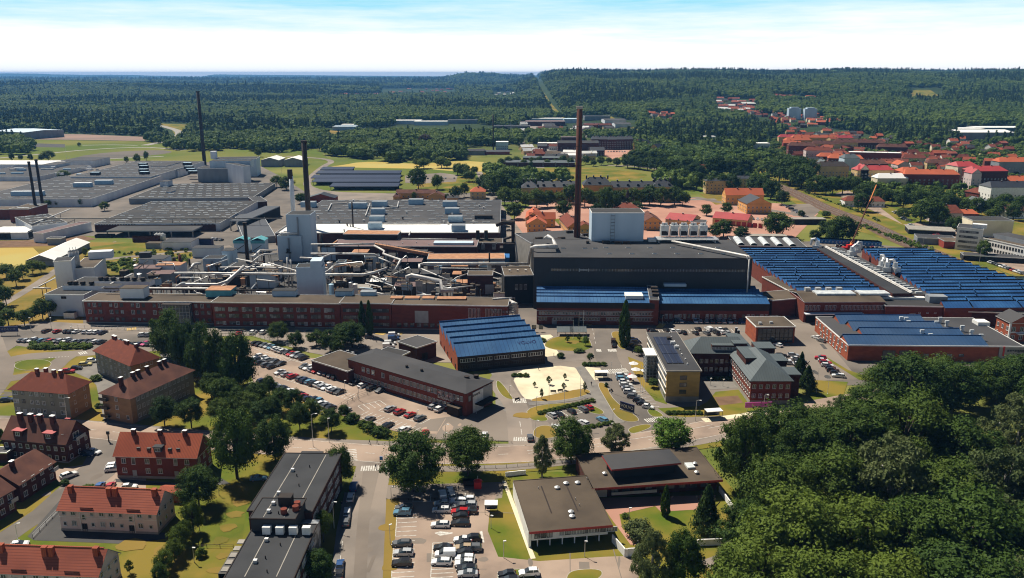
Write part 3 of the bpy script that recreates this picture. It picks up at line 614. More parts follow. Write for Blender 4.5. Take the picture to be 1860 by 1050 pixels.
class Bd:
 """a building on a rectangle: A near corner (x, row of the roof edge, row of the ground), B the other near corner, C a far roof corner"""
 def __init__(s,name,label,A,B,C,cat='building',group=None,h=None,d=None,zb=0.0):
  s.h = hgt(A[1],A[2]) if h is None else h
  a = G(A[0],A[1],s.h);b = G(B[0],B[1],s.h);s.w = hypot(b[0] - a[0],b[1] - a[1]);s.rz = atan2(b[1] - a[1],b[0] - a[0])
  ux,uy = (b[0] - a[0]) / s.w,(b[1] - a[1]) / s.w
  if d is None:
   c = G(C[0],C[1],s.h);s.d = (c[0] - a[0]) * -uy + (c[1] - a[1]) * ux
  else: s.d = d
  s.zb = zb;s.a = a
  s.o = tag(empty(name,(a[0],a[1],zb),s.rz),label,cat,group);s.nw = 0;s.extra = None;s.ux,s.uy = ux,uy
 def P(s,x,y,z): return (s.a[0] + s.ux * x - s.uy * y,s.a[1] + s.uy * x + s.ux * y,z)
 def loc(s,px,py,z):
  q = G(px,py,z);dx,dy = q[0] - s.a[0],q[1] - s.a[1];return (dx * s.ux + dy * s.uy,-dx * s.uy + dy * s.ux)
 def part(s,name,mb,mats,smooth=False,label=None):
  o = mb.build(name,mats,s.o,smooth)
  if label: o['label'] = label
  return o
 def walls(s,m,z1=None,plinth=None,x0=0,y0=0,x1=None,y1=None,gable=None,name='wall',z0=0):
  z1 = s.h if z1 is None else z1;x1 = s.w if x1 is None else x1;y1 = s.d if y1 is None else y1;b = MB()
  b.box(x0,y0,z0 - (0.3 if z0 == 0 else 0),x1,y1,z1)
  if gable:
   ax,r = gable
   if ax == 'x':
    ym = (y0 + y1) / 2
    b.poly([(x0,y0,z1),(x0,y1,z1),(x0,ym,z1 + r)][::-1]);b.poly([(x1,y0,z1),(x1,y1,z1),(x1,ym,z1 + r)])
   else:
    xm = (x0 + x1) / 2
    b.poly([(x0,y0,z1),(x1,y0,z1),(xm,y0,z1 + r)]);b.poly([(x0,y1,z1),(x1,y1,z1),(xm,y1,z1 + r)][::-1])
  s.part(name,b,M[m])
  if plinth: s.part('plinth',MB().box(x0 - .06,y0 - .06,-.3,x1 + .06,y1 + .06,plinth[1]),M[plinth[0]])
 def flat(s,m,edge='metal',ov=0.25,th=0.35,x0=0,y0=0,x1=None,y1=None,z=None,name='roof'):
  z = s.h if z is None else z;x1 = s.w if x1 is None else x1;y1 = s.d if y1 is None else y1
  s.part(name,MB().box(x0 - ov,y0 - ov,z - .01 + .002,x1 + ov,y1 + ov,z + th,1,0),[M[m],M[edge]])
  b = MB();e = .22;t = th + .14;X0,Y0,X1,Y1 = x0 - ov - .01,y0 - ov - .01,x1 + ov + .01,y1 + ov + .01
  b.box(X0,Y0,z + th - .1,X1,Y0 + e,z + t);b.box(X0,Y1 - e,z + th - .1,X1,Y1,z + t);b.box(X0,Y0 + e,z + th - .1,X0 + e,Y1 - e,z + t);b.box(X1 - e,Y0 + e,z + th - .1,X1,Y1 - e,z + t)
  s.part('roof_edge',b,M[edge])
 def pitched(s,m,rise,ax='x',hip=0.0,ov=0.45,x0=0,y0=0,x1=None,y1=None,z=None,name='roof',trim='frame_dark',hip2=None):
  z = s.h if z is None else z;x1 = s.w if x1 is None else x1;y1 = s.d if y1 is None else y1
  if ax == 'x': sl = rise / ((y1 - y0) / 2)
  else: sl = rise / ((x1 - x0) / 2)
  zl = z - sl * ov;X0,X1,Y0,Y1 = x0 - ov,x1 + ov,y0 - ov,y1 + ov;b = MB();t = .14;h2 = hip if hip2 is None else hip2
  if ax == 'x':
   ym = (y0 + y1) / 2;r0,r1 = (X0 + hip,ym),(X1 - h2,ym);R0,R1 = (*r0,z + rise),(*r1,z + rise)
   q = [(X0,Y0,zl),(X1,Y0,zl),(X1,Y1,zl),(X0,Y1,zl)]
   fs = [[q[0],q[1],R1,R0],[q[2],q[3],R0,R1]];ends = [([q[1],q[2],R1],h2),([q[3],q[0],R0],hip)]
  else:
   xm = (x0 + x1) / 2;R0,R1 = (xm,Y0 + hip,z + rise),(xm,Y1 - h2,z + rise)
   q = [(X0,Y0,zl),(X1,Y0,zl),(X1,Y1,zl),(X0,Y1,zl)]
   fs = [[q[1],q[2],R1,R0],[q[3],q[0],R0,R1]];ends = [([q[0],q[1],R0],hip),([q[2],q[3],R1],h2)]
  up = lambda P: [(a,c,e + t) for a,c,e in P]
  for f in fs: b.poly(up(f));b.poly(f[::-1],1)
  for f,hh in ends:
   if hh > 0: b.poly(up(f));b.poly(f[::-1],1)
   else:
    a,c,e = f;b.poly([a,e,(e[0],e[1],e[2] + t),(a[0],a[1],a[2] + t)],1);b.poly([e,c,(c[0],c[1],c[2] + t),(e[0],e[1],e[2] + t)],1)
  for i in range(4):
   a,c = q[i],q[(i + 1) % 4];b.poly([a,c,(c[0],c[1],c[2] + t),(a[0],a[1],a[2] + t)],1)
  s.part(name,b,[M[m],M[trim]])
  s.ridge = z + rise
 def wat(s,f,x,z,w,h,st,x0=0,y0=0,x1=None,y1=None):
  x1 = s.w if x1 is None else x1;y1 = s.d if y1 is None else y1
  L_ = {'f': ((x0 + x,y0,z),0),'b': ((x1 - x,y1,z),pi),'r': ((x1,y0 + x,z),pi / 2),'l': ((x0,y1 - x,z),-pi / 2)}[f]
  nm = 'door' if st in ('door','pale') else 'window'
  if s.nw < 100 or nm == 'door':
   put(nm,win_mesh(w,h,st),s.o,L_[0],L_[1]);s.nw += nm == 'window'
  else:
   if s.extra is None: s.extra = []
   s.extra.append((L_,w,h,st))
 def wins(s,f,n,rows,w=1.3,h=1.4,z0=1.2,dz=2.8,m0=None,m1=None,st='w',skip=(),**k):
  ln = (k.get('x1') or s.w) - k.get('x0',0) if f in 'fb' else (k.get('y1') or s.d) - k.get('y0',0)
  m0 = ln * .5 / n if m0 is None else m0;m1 = m0 if m1 is None else m1
  for r in range(rows):
   for c in range(n):
    if (c,r) in skip: continue
    x = m0 + (ln - m0 - m1) * (c / (n - 1) if n > 1 else .5)
    q = st[(r * n + c) * 7 % len(st)] if st not in ('door','hole','pale') else st
    s.wat(f,x,z0 + r * dz,w,h,q,**k)
 def done(s):
  if s.extra:
   v = [];fc = [];mi = [];mats = [];
   for (loc,rz),w,h,st in s.extra:
    me = win_mesh(w,h,st);n = len(v);ca,sa = cos(rz),sin(rz)
    for q in me.vertices: v.append((loc[0] + q.co.x * ca - q.co.y * sa,loc[1] + q.co.x * sa + q.co.y * ca,loc[2] + q.co.z))
    for p in me.polygons:
     fc.append(tuple(n + i for i in p.vertices));m = me.materials[p.material_index]
     if m not in mats: mats.append(m)
     mi.append(mats.index(m))
   me = bpy.data.meshes.new('window');me.from_pydata(v,[],fc)
   for m in mats: me.materials.append(m)
   me.polygons.foreach_set('material_index',mi);me.update();tag(put('window',me,s.o),kind='stuff')
  return s
 def chim(s,x,y,w=.9,d=.7,z0=None,h=1.3,m='brick_dark',cap='metal'):
  z0 = s.h + .3 if z0 is None else z0
  s.part('chimney',MB().box(x - w / 2,y - d / 2,z0 - 1.2,x + w / 2,y + d / 2,z0 + h).box(x - w / 2 - .06,y - d / 2 - .06,z0 + h,x + w / 2 + .06,y + d / 2 + .06,z0 + h + .12,1),[M[m],M[cap]])
 def unit(s,x,y,w,d,h,z=None,m='greywall',name='rooftop_unit',mt=None,label=None):
  z = s.h + .34 if z is None else z
  return s.part(name,MB().box(x,y,z,x + w,y + d,z + h,0,1),[M[m],M[mt or m]],label=label)
 def skylights(s,nx,ny,w=2.2,d=1.1,x0=4,x1=None,y0=4,y1=None,z=None,jit=0,m='skylight',h=.35,p=1.0,stag=False):
  z = s.h + .34 if z is None else z;x1 = s.w - 4 if x1 is None else x1;y1 = s.d - 4 if y1 is None else y1
  me = MB().box(-w / 2,-d / 2,0,w / 2,d / 2,h * .6).box(-w / 2 + .1,-d / 2 + .1,h * .6,w / 2 - .1,d / 2 - .1,h).mesh('skylight',M[m]);c = 0;ex = MB()
  for j in range(ny):
   for i in range(nx):
    if RND.random() > p: continue
    x = x0 + (x1 - x0) * (i + (.5 if stag and j % 2 else 0)) / max(1,nx - 1) + RND.uniform(-jit,jit);y = y0 + (y1 - y0) * j / max(1,ny - 1) + RND.uniform(-jit,jit) * .3
    if x > x1 + 1: continue
    c += 1
    if c <= 100: put('skylight',me,s.o,(x,y,z))
    else: ex.box(x - w / 2,y - d / 2,z,x + w / 2,y + d / 2,z + h)
  if ex.v: tag(ex.build('skylight',M[m],s.o),kind='stuff')
 def sawtooth(s,n,rise,m='roof_blue',wall='brick',glaze='glass_pale',segs=1,gap=0.0,x0=0,x1=None,y0=0,y1=None,z=None,steep=0.12,cap=.4):
  """n teeth across the depth: a long slope falling to the front, a steep glazed back"""
  z = s.h if z is None else z;x1 = s.w if x1 is None else x1;y1 = s.d if y1 is None else y1;p = (y1 - y0) / n;wl = MB()
  for k in range(n):
   a = y0 + k * p;r = a + p * (1 - steep);e = a + p;b = MB();L_ = (x1 - x0) / segs
   for q in range(segs):
    u0 = x0 + q * L_ + (gap / 2 if q else -.15);u1 = x0 + (q + 1) * L_ - (gap / 2 if q < segs - 1 else -.15)
    b.poly([(u0,a - .1,z + .12),(u1,a - .1,z + .12),(u1,r,z + rise + .12),(u0,r,z + rise + .12)])
    b.poly([(u0,a - .1,z - .02),(u0,a - .1,z + .12),(u0,r,z + rise + .12),(u0,r,z + rise - .02)][::-1],1);b.poly([(u1,a - .1,z - .02),(u1,a - .1,z + .12),(u1,r,z + rise + .12),(u1,r,z + rise - .02)],1)
    b.poly([(u0,a - .1,z - .02),(u1,a - .1,z - .02),(u1,a - .1,z + .12),(u0,a - .1,z + .12)],1)
    b.box(u0,r - .1,z + rise + .1,u1,r + .12,z + rise + .12 + cap,1)  # dark upright strip added along the ridge of each tooth
   s.part('sawtooth_roof',b,[M[m],M['roof_blue_dark']])
   g = MB();g.poly([(x1,r,z + rise - .05),(x0,r,z + rise - .05),(x0,e,z),(x1,e,z)]);s.part('north_light',g,M[glaze])
   for xx,fl in ((x0,0),(x1,1)):
    t = [(xx,a,z),(xx,e,z),(xx,r,z + rise)];wl.poly(t if fl else t[::-1])
  s.part('gable_wall',wl,M[wall])
def textmesh(txt,size,m,name='lettering',ex=0.03):
 c = bpy.data.curves.new('lettering','FONT');c.body = txt;c.size = size;c.extrude = ex;c.align_x = 'CENTER';c.align_y = 'CENTER'
 o = bpy.data.objects.new('t',c);COL.objects.link(o);dg = bpy.context.evaluated_depsgraph_get();me = bpy.data.meshes.new_from_object(o.evaluated_get(dg));bpy.data.objects.remove(o);me.name = name
 me.materials.clear();me.materials.append(M[m]);return me
def thing(name,label,cat,mb,mats,loc,rz=0,group=None,smooth=False):
 o = mb.build(name,mats,None,smooth);o.location = loc;o.rotation_euler = (0,0,rz);return tag(o,label,cat,group)
def gbox(name,label,cat,x0,y0,x1,h,dep,m,mt=None,z=0.0,group=None):
 """a plain-walled block: near bottom edge from x0 to x1 at row y0"""
 a = G(x0,y0,z);b = G(x1,y0,z);w = b[0] - a[0]
 return thing(name,label,cat,MB().box(0,0,0,w,dep,h,0,1).box(-.12,-.12,h,w + .12,dep + .12,h + .18,1),[M[m],M[mt or m]],(a[0],a[1],z),0,group)
# ---------------------------------------------------------------- ground cover, roads, car parks (structure)
sheet('grass_field',[(-80,436),(60,430),(160,440),(345,442),(350,470),(250,492),(155,520),(150,604),(-80,625)],'grass_dry',.0)
sheet('works_yard',[(155,428),(80,436),(-80,436),(-80,292),(330,292),(470,300),(505,318),(560,352),(880,350),(930,440),(1010,455),(1480,438),(1560,440),(1660,452),(1900,560),(1900,700),(1530,700),(1330,700),(1130,640),(960,605),(640,606),(150,606),(155,520),(250,492),(350,470),(350,440)],'asphalt_grey',.01)
sheet('wheat_field',[(-80,452),(60,450),(72,462),(40,484),(0,500),(-80,520)],'wheat',.02)
sheet('soil_strip',[(-80,438),(100,436),(150,428),(175,434),(120,446),(-80,452)],'soil',.03)
sheet('lawn',[(155,450),(230,441),(330,443),(352,452),(330,462),(250,466),(185,477),(150,472)],'grass',.04)
sheet('weeds',[(185,479),(235,470),(350,462),(335,487),(300,496),(210,495)],'lawn',.05)
road('service_lane',[(130,484),(185,472),(230,467),(330,458),(420,447)],6,'road',.06)
road('service_lane',[(-40,575),(20,545),(70,514),(110,486),(128,470)],5,'road',.06)
sheet('factory_forecourt',[(20,592),(80,584),(160,588),(300,596),(460,596),(930,598),(960,640),(880,660),(640,655),(560,640),(460,610),(300,612),(20,604)],'road',.04)
sheet('staff_car_park',[(0,604),(20,600),(300,609),(300,634),(90,636),(30,628),(10,640)],'asphalt_grey',.05)
sheet('grass_verge',[(15,634),(40,628),(170,632),(330,636),(330,700),(450,790),(0,790),(0,680),(-60,680),(-60,640)],'grass',.03)
sheet('approach_road',[(-60,604),(0,600),(14,640),(28,660),(22,690),(0,720),(-60,730)],'asphalt',.055)
road('slip_road',[(0,660),(40,648),(100,645),(170,640),(280,633),(320,628)],8,'asphalt',.06)
road('slip_road',[(0,690),(60,682),(95,672),(110,655),(130,644)],7,'asphalt',.07)
sheet('paved_yard',[(125,672),(170,655),(200,672),(240,705),(245,780),(190,770),(175,700),(165,690)],'pave',.06)
sheet('paved_yard',[(290,645),(300,640),(350,660),(400,690),(370,700),(345,690)],'pave',.06)
island('traffic_island',[(25,662),(45,654),(75,653),(94,658),(90,668),(60,674),(30,671)],'grass')
sheet('woodland_lawn',[(345,690),(400,640),(455,640),(470,700),(620,755),(770,800),(900,808),(900,814),(640,806),(540,800),(400,790),(245,778),(250,745)],'grass',.05)
sheet('worn_car_park',[(450,618),(560,650),(632,655),(635,684),(700,706),(845,752),(930,755),(915,800),(760,795),(640,762),(560,730),(460,695),(440,640)],'lot',.06)
sheet('workshop_forecourt',[(760,765),(845,753),(900,735),(925,735),(930,802),(790,798),(740,790)],'asphalt',.07)
sheet('bare_lane',[(880,662),(960,640),(1000,650),(930,670),(905,700),(950,745),(935,760),(900,735),(900,690)],'pave',.07)
# centre square, lanes and beds
sheet('entrance_square',[(935,590),(1000,600),(1380,580),(1480,600),(1560,690),(1480,692),(1330,700),(1440,740),(1300,772),(1180,795),(930,808),(930,750),(895,700),(940,655),(985,640),(960,600)],'asphalt',.05)
sheet('front_car_park',[(1100,588),(1400,578),(1480,592),(1560,690),(1480,690),(1340,615),(1200,610),(1110,640)],'asphalt',.06)
island('lawn_bed',[(990,622),(1010,611),(1060,611),(1072,618),(1076,636),(1030,639),(990,632)],'grass')
island('lawn_bed',[(1108,603),(1128,602),(1134,614),(1142,632),(1128,636),(1118,622)],'grass_dry')
sheet('pale_path',[(965,610),(1000,608),(1005,612),(985,622),(1010,634),(1018,646),(1003,652),(985,645),(985,632),(970,620)],'gravel',.08)
island('gravel_square',[(930,684),(958,668),(1038,664),(1058,680),(1066,706),(1010,724),(958,728),(945,715)],'gravel',.10,1)
sheet('gravel_corner',[(1058,666),(1098,670),(1100,688),(1070,692)],'gravel',.08)
island('verge_bed',[(963,726),(1010,716),(1060,705),(1078,714),(1030,727),(968,730)],'grass_dry')
island('verge_bed',[(902,690),(912,697),(930,722),(932,727),(915,722),(902,705)],'grass')
island('verge_bed',[(956,738),(1060,730),(1100,748),(1090,755),(1040,740),(985,752),(1000,766),(960,764)],'grass')
island('verge_bed',[(1083,696),(1100,695),(1112,728),(1165,762),(1150,768),(1122,762),(1103,730)],'grass_dry')
island('verge_bed',[(971,776),(1000,772),(1018,790),(1000,797),(968,796)],'grass_dry')
island('verge_bed',[(1140,778),(1175,770),(1186,775),(1160,786),(1145,788)],'grass')
island('verge_bed',[(1175,745),(1185,742),(1208,756),(1195,758),(1182,756)],'lawn')
sheet('lower_car_park',[(985,757),(1045,738),(1092,744),(1112,766),(1060,782),(1015,786)],'asphalt_grey',.09)
sheet('garden_lawn',[(1140,648),(1172,660),(1200,705),(1212,735),(1190,728),(1165,700),(1150,675)],'grass',.08)
sheet('garden_lawn',[(1195,742),(1270,738),(1285,730),(1300,712),(1370,705),(1440,735),(1380,752),(1250,758),(1215,756)],'lawn',.08)
sheet('paved_court',[(1272,686),(1332,684),(1345,706),(1290,708)],'pave',.10)
sheet('flower_bed_soil',[(1297,722),(1340,719),(1350,732),(1306,737)],'soil',.10)
sheet('garden_lawn',[(1465,690),(1540,694),(1530,725),(1480,730),(1462,712)],'lawn',.08)
sheet('grass_verge',[(1500,648),(1512,660),(1560,690),(1590,690),(1540,672)],'grass',.08)
# main road and its cycle path
road('cycle_path',[(-60,758),(60,760),(160,768),(300,780),(420,790),(560,800),(700,806),(900,812),(960,808)],3.2,'road',.09)
sheet('main_road_verge',[(-60,762),(250,782),(540,806),(900,818),(1100,800),(1300,768),(1460,735),(1700,690),(1700,740),(1420,795),(1280,815),(1050,850),(900,862),(620,862),(300,815),(-60,790)],'grass',.07)
road('main_road',[(-80,772),(60,773),(160,780),(300,795),(430,806),(560,815),(700,826),(850,828),(960,824),(1080,813),(1200,796),(1300,776),(1400,757),(1520,734),(1760,690)],11.5,'lot',.10)
road('footway',[(560,830),(640,842),(760,852),(900,852),(1020,842),(1160,822),(1290,800),(1400,778)],3.5,'road',.11)
sheet('bus_platform',[(1273,761),(1338,753),(1424,741),(1424,747),(1345,759),(1282,768)],'gravel',.14)
road('north_drive',[(948,812),(944,770),(940,740),(918,712),(905,694),(918,676),(960,662),(1010,652),(1060,648)],8,'road',.08)
road('curved_drive',[(1100,600),(1098,625),(1100,650),(1112,668),(1118,690),(1134,720),(1160,746),(1190,766),(1205,784)],9,'asphalt_grey',.09)
sheet('diagonal_path',[(1045,668),(1060,664),(1135,768),(1108,770),(1085,735)],'pave',.11)
road('garden_path',[(960,734),(1020,729),(1070,720),(1085,716)],3,'pave',.12)
# residential corner
sheet('residential_lawn',[(-60,780),(200,800),(420,815),(560,830),(620,860),(610,1080),(-60,1080)],'lawn',.06)
sheet('side_street',[(150,785),(245,795),(225,830),(208,862),(160,900),(60,958),(-20,1015),(-60,1020),(-60,1000),(0,968),(60,928),(108,885),(150,845),(165,815)],'asphalt_grey',.08)
sheet('house_yard',[(100,852),(150,845),(215,855),(265,870),(265,893),(160,893),(118,885),(100,870)],'lot',.07)
sheet('house_yard',[(50,975),(108,910),(114,962),(300,968),(320,976),(236,989),(62,982)],'asphalt_dark',.09)
sheet('street_verge',[(-60,990),(0,955),(50,920),(58,926),(0,968),(-60,1005)],'lawn',.09)
sheet('house_strip',[(210,870),(375,882),(400,868),(420,880),(330,885),(210,876)],'asphalt_dark',.09)
sheet('dry_patch',[(360,880),(452,880),(440,990),(345,990),(330,950)],'grass',.075)
sheet('dry_patch',[(330,996),(420,996),(400,1070),(290,1070)],'grass',.075)
sheet('side_road',[(650,838),(712,840),(702,900),(694,1080),(600,1080),(615,1000),(632,900)],'road',.12)
sheet('worn_road_lane',[(660,850),(690,852),(672,930),(664,1080),(640,1080),(648,960)],'asphalt',.13)
sheet('footway',[(596,1080),(612,960),(626,895),(634,896),(624,960),(612,1080)],'pave',.135)
sheet('grass_strip',[(702,908),(726,905),(716,990),(712,1080),(690,1080),(694,990)],'grass_dry',.11)
sheet('parish_ground',[(705,862),(920,860),(1300,850),(1420,1000),(1420,1080),(700,1080)],'lawn',.085)
sheet('upper_car_park',[(702,882),(850,878),(915,876),(912,905),(845,915),(718,912),(700,905)],'asphalt',.10)
sheet('lower_lot',[(726,913),(845,908),(905,895),(890,925),(886,965),(905,1012),(980,1020),(1100,1012),(1160,1010),(1160,1080),(708,1080),(716,990)],'lot',.11)
island('hedge_island',[(903,1036),(978,1034),(982,1044),(960,1060),(905,1060)],'lawn')
island('hedge_island',[(1030,1046),(1042,1036),(1090,1034),(1095,1046),(1070,1060),(1030,1060)],'lawn')
sheet('pale_wall_path',[(912,874),(919,874),(973,1015),(964,1016)],'gravel',.12)
sheet('courtyard_paving',[(1085,905),(1300,900),(1290,925),(1200,930),(1190,920),(1125,935),(1130,960),(1160,990),(1145,990),(1108,940)],'redgravel',.12)
sheet('asphalt_patch',[(775,1006),(850,1002),(848,1018),(775,1022)],'asphalt',.115)
sheet('forest_path',[(1270,1020),(1320,1003),(1345,1000),(1335,1018),(1290,1034)],'road',.11)
# distant fields, parade ground, railway
sheet('meadow',[(560,300),(640,292),(700,290),(900,286),(1180,305),(1300,325),(1400,330),(1440,350),(1000,352),(905,345),(880,350),(640,345),(560,352)],'meadow',.0)
sheet('wheat_field',[(594,303),(622,300),(654,294),(710,294),(734,297),(775,297),(836,292),(891,295),(914,308),(875,312),(826,311),(775,307),(734,306),(667,305)],'wheat',.02,1)
sheet('parade_green',[(870,309),(981,306),(1062,303),(1180,315),(1168,325),(1094,329),(1000,330),(890,330)],'grass',.02,1)
sheet('red_gravel_court',[(970,366),(1150,364),(1262,360),(1420,370),(1490,384),(1442,434),(1290,440),(1060,430),(955,446),(925,405)],'redgravel',.03)
sheet('side_green',[(1005,398),(1025,396),(1050,420),(1030,424)],'grass',.04)
road('gravel_lane',[(890,352),(900,375),(925,410),(955,455)],12,'road',.05)
road('barracks_lane',[(905,366),(1000,364),(1120,364),(1300,362)],8,'pave',.05)
road('hall_lane',[(1260,358),(1330,372),(1400,382),(1480,395)],9,'asphalt',.05)
road('park_lane',[(1090,300),(1160,302),(1240,315),(1330,330)],8,'asphalt',.04)
sheet('green_verge',[(1270,352),(1310,350),(1345,368),(1300,372)],'grass_dry',.04)
sheet('car_park',[(736,319),(800,314),(832,318),(828,330),(760,334),(736,332)],'asphalt',.03)
sheet('barracks_green',[(760,322),(860,318),(880,350),(755,350)],'grass',.02)
road('lane',[(870,312),(878,330),(895,352)],7,'road',.04)
sheet('carport_yard',[(556,342),(598,350),(725,352),(722,362),(640,366),(570,362)],'road',.03)
road('lane',[(700,352),(600,350),(556,340),(560,325),(590,300),(605,294),(590,288),(520,284)],8,'road',.04)
sheet('quarry',[(36,242),(150,244),(272,249),(262,256),(130,254),(30,253)],'quarry',.02)
sheet('meadow',[(-80,250),(30,253),(130,255),(262,257),(330,262),(560,262),(600,290),(480,300),(330,292),(-80,292)],'meadow',.0)
sheet('dark_field',[(52,260),(118,262),(118,268),(60,267)],'asphalt_dark',.02)
sheet('grey_quarry',[(135,285),(200,276),(290,272),(318,276),(290,281),(200,289),(150,290)],'quarry_grey',.02,1)
for pts,w in (([(-40,291),(0,287),(75,280),(155,272),(250,267),(310,270),(330,274),(366,265),(420,262)],8),([(90,291),(150,291),(208,288),(297,284)],7),([(290,228),(310,233),(325,238),(326,247),(306,256),(262,264)],14),([(150,264),(200,263),(250,264)],7)):
 road('country_road',pts,w,'concrete',.05)
sheet('roadside_meadow',[(288,224),(350,227),(345,240),(328,250),(330,262),(300,262),(318,245),(312,236)],'grass',.01)
sheet('hillside_pasture',[(1652,168),(1668,165),(1690,166),(1710,180),(1690,184),(1655,180)],'grass',4.0,0,True)
sheet('village_meadow',[(1110,212),(1128,222),(1160,236),(1140,238),(1100,222)],'grass',.2,0,True)
sheet('forest_clearing',[(470,181),(510,182),(508,184),(472,184)],'grass',.3,0,True)
sheet('clearing',[(590,236),(640,240),(650,246),(600,262),(560,262)],'grass_dry',.02)
CLR = [((638,189),(702,190),(698,195),(636,194)),((430,211),(482,212),(478,218),(426,217)),((1086,190),(1132,191),(1126,196),(1084,195)),((1556,195),(1604,196),(1600,201),(1552,200)),((200,202),(246,203),(240,208),(196,207)),((755,180),(806,181),(800,185),(752,184)),((1255,240),(1330,241),(1326,248),(1250,247)),((545,196),(580,197),(576,201),(542,200)),((1745,204),(1780,205),(1776,209),(1740,208)),((100,186),(140,186),(136,189),(98,189)),((860,192),(900,193),(896,197),(856,196))]
for k,c_ in enumerate(CLR): sheet('forest_clearing',c_,('grass','meadow','wheat')[k % 3],2.5,1,True)
for pts,w in (([(972,148),(980,160),(990,172),(1000,190),(1012,205),(1020,215)],40),):
 road('power_line_cutting',pts,w,'grass',1.0,True)
road('track_road',[(940,235),(948,262),(965,290),(982,305)],10,'road',.03)
sheet('town_ground',[(1290,262),(1640,262),(1900,262),(1900,520),(1700,452),(1560,390),(1440,345),(1340,305)],'grass',.0)
sheet('rail_verge',[(1320,296),(1345,298),(1450,340),(1560,385),(1700,442),(1900,530),(1900,575),(1660,452),(1560,420),(1450,372),(1350,322)],'grass',.03)
road('railway_bed',[(1330,300),(1374,322),(1442,350),(1500,379),(1572,404),(1636,437),(1694,460),(1771,495),(1900,550)],17,'rail',.06)
for off in (0,):
 b = MB()
 for o in (-4.6,-3.1,.6,2.1,4.3,5.8):
  P = [G(*p) for p in ((1330,300),(1374,322),(1442,350),(1500,379),(1572,404),(1636,437),(1694,460),(1771,495),(1900,550))]
  for i in range(len(P) - 1):
   a,c = P[i],P[i + 1];l = hypot(c[0] - a[0],c[1] - a[1]);nx,ny = -(c[1] - a[1]) / l,(c[0] - a[0]) / l
   b.poly([(a[0] + nx * (o - .07),a[1] + ny * (o - .07),.3),(c[0] + nx * (o - .07),c[1] + ny * (o - .07),.3),(c[0] + nx * (o + .07),c[1] + ny * (o + .07),.3),(a[0] + nx * (o + .07),a[1] + ny * (o + .07),.3)])
 tag(b.build('railway_track',M['metal']),kind='structure')
sheet('station_yard',[(1515,352),(1540,346),(1600,372),(1630,392),(1660,402),(1720,414),(1760,420),(1900,470),(1900,515),(1860,500),(1720,437),(1640,408),(1570,376)],'lot',.05)
sheet('town_lot',[(1380,300),(1400,298),(1425,312),(1410,318)],'pave',.05)
sheet('hall_lot',[(1430,372),(1470,370),(1490,382),(1475,396),(1440,392)],'asphalt',.06)
sheet('park_lawn',[(1600,378),(1660,375),(1700,400),(1640,408)],'lawn',.06)
sheet('industrial_yard',[(960,228),(1060,222),(1140,226),(1150,245),(1060,250),(960,245)],'road',.02)
sheet('town_lot',[(1100,266),(1150,270),(1140,282),(1110,290),(1085,275)],'redgravel',.02)
sheet('town_lot',[(945,268),(1080,268),(1080,290),(960,292)],'pave',.01)
# painted markings, one sheet set per surface
b = MB()
RD = [(-80,772),(60,773),(160,780),(300,795),(430,806),(560,815),(700,826),(850,828),(960,824),(1080,813),(1200,796),(1300,776),(1400,757)]
dashes(b,RD,.18,3,6,.125);dashes(b,RD,.15,400,0,.125,5.3);dashes(b,RD,.15,400,0,.125,-5.3);dashes(b,RD[8:12],.2,30,4,.126,1.8)
zebra(b,(638,816),(640,838),7,.13,.5,3);zebra(b,(655,852),(706,850),12,.145,.45,3.2);zebra(b,(932,798),(968,799),9,.125,.45,3)
zebra(b,(931,729),(956,728),8,.12,.45,4);zebra(b,(1100,676),(1140,673),12,.12,.45,4.5);zebra(b,(1172,765),(1206,760),9,.12,.45,3);zebra(b,(1083,637),(1092,637),4,.12);zebra(b,(1104,637),(1120,637),6,.12)
dashes(b,[(640,900),(626,960),(612,1060)],.15,3,3,.145);dashes(b,[(948,790),(944,765)],.2,4,2,.12);dashes(b,[(1110,662),(1118,690),(1134,720),(1160,746)],.15,40,0,.12,3.8)
dashes(b,[(1075,590),(1082,625)],.15,3,3,.12);dashes(b,[(88,650),(125,648)],.5,.6,.6,.1);zebra(b,(143,643),(158,640),4,.1,.5,4)
tag(b.build('road_markings',M['mark']),kind='structure')
b = MB()
stalls(b,(462,634),(557,662),20,.09,5,1);stalls(b,(467,661),(492,668),6,.09,10,1);stalls(b,(554,673),(690,714),22,.09,5,1);stalls(b,(500,684),(632,726),22,.09,5,1);stalls(b,(470,690),(600,745),26,.09,5,-1)
stalls(b,(650,738),(690,728),4,.09,5,-1);stalls(b,(688,746),(765,770),10,.09,5,1);stalls(b,(720,719),(805,749),12,.09,5,1);stalls(b,(650,757),(745,787),12,.09,5,1);stalls(b,(716,985),(712,1050),8,.13,5,1);stalls(b,(722,935),(719,975),5,.13,5,1)
stalls(b,(787,987),(783,1050),9,.13,5,1);stalls(b,(750,912),(845,909),6,.12,4,1);stalls(b,(1004,762),(1075,745),8,.12,5,1);stalls(b,(1000,780),(1060,784),5,.12,5,1)
stalls(b,(1125,686),(1172,741),10,.12,5,1);stalls(b,(1180,606),(1340,604),24,.1,5,1);stalls(b,(1200,588),(1370,586),26,.1,5,1);stalls(b,(40,623),(190,626),26,.08,5,1);stalls(b,(84,605),(190,608),20,.08,4,1)
b.poly([(*G(789,969),.13),(*G(799,966),.13),(*G(822,968),.13),(*G(822,970),.13),(*G(799,974),.13)]);b.poly([(*G(871,966),.13),(*G(876,965),.13),(*G(880,986),.13),(*G(877,986),.13)])
tag(b.build('bay_markings',M['mark']),kind='structure')
b = MB()
for p,q,n in (((684,605),(700,607),8),((230,599),(248,597),6),((436,600),(446,598),4),((940,591),(962,592),8),((722,608),(728,604),4)): zebra(b,p,q,n,.12,.5,3.5)
dashes(b,[(1066,591),(1085,583)],3.2,30,0,.12);dashes(b,[(1197,596),(1204,588)],3,30,0,.12)
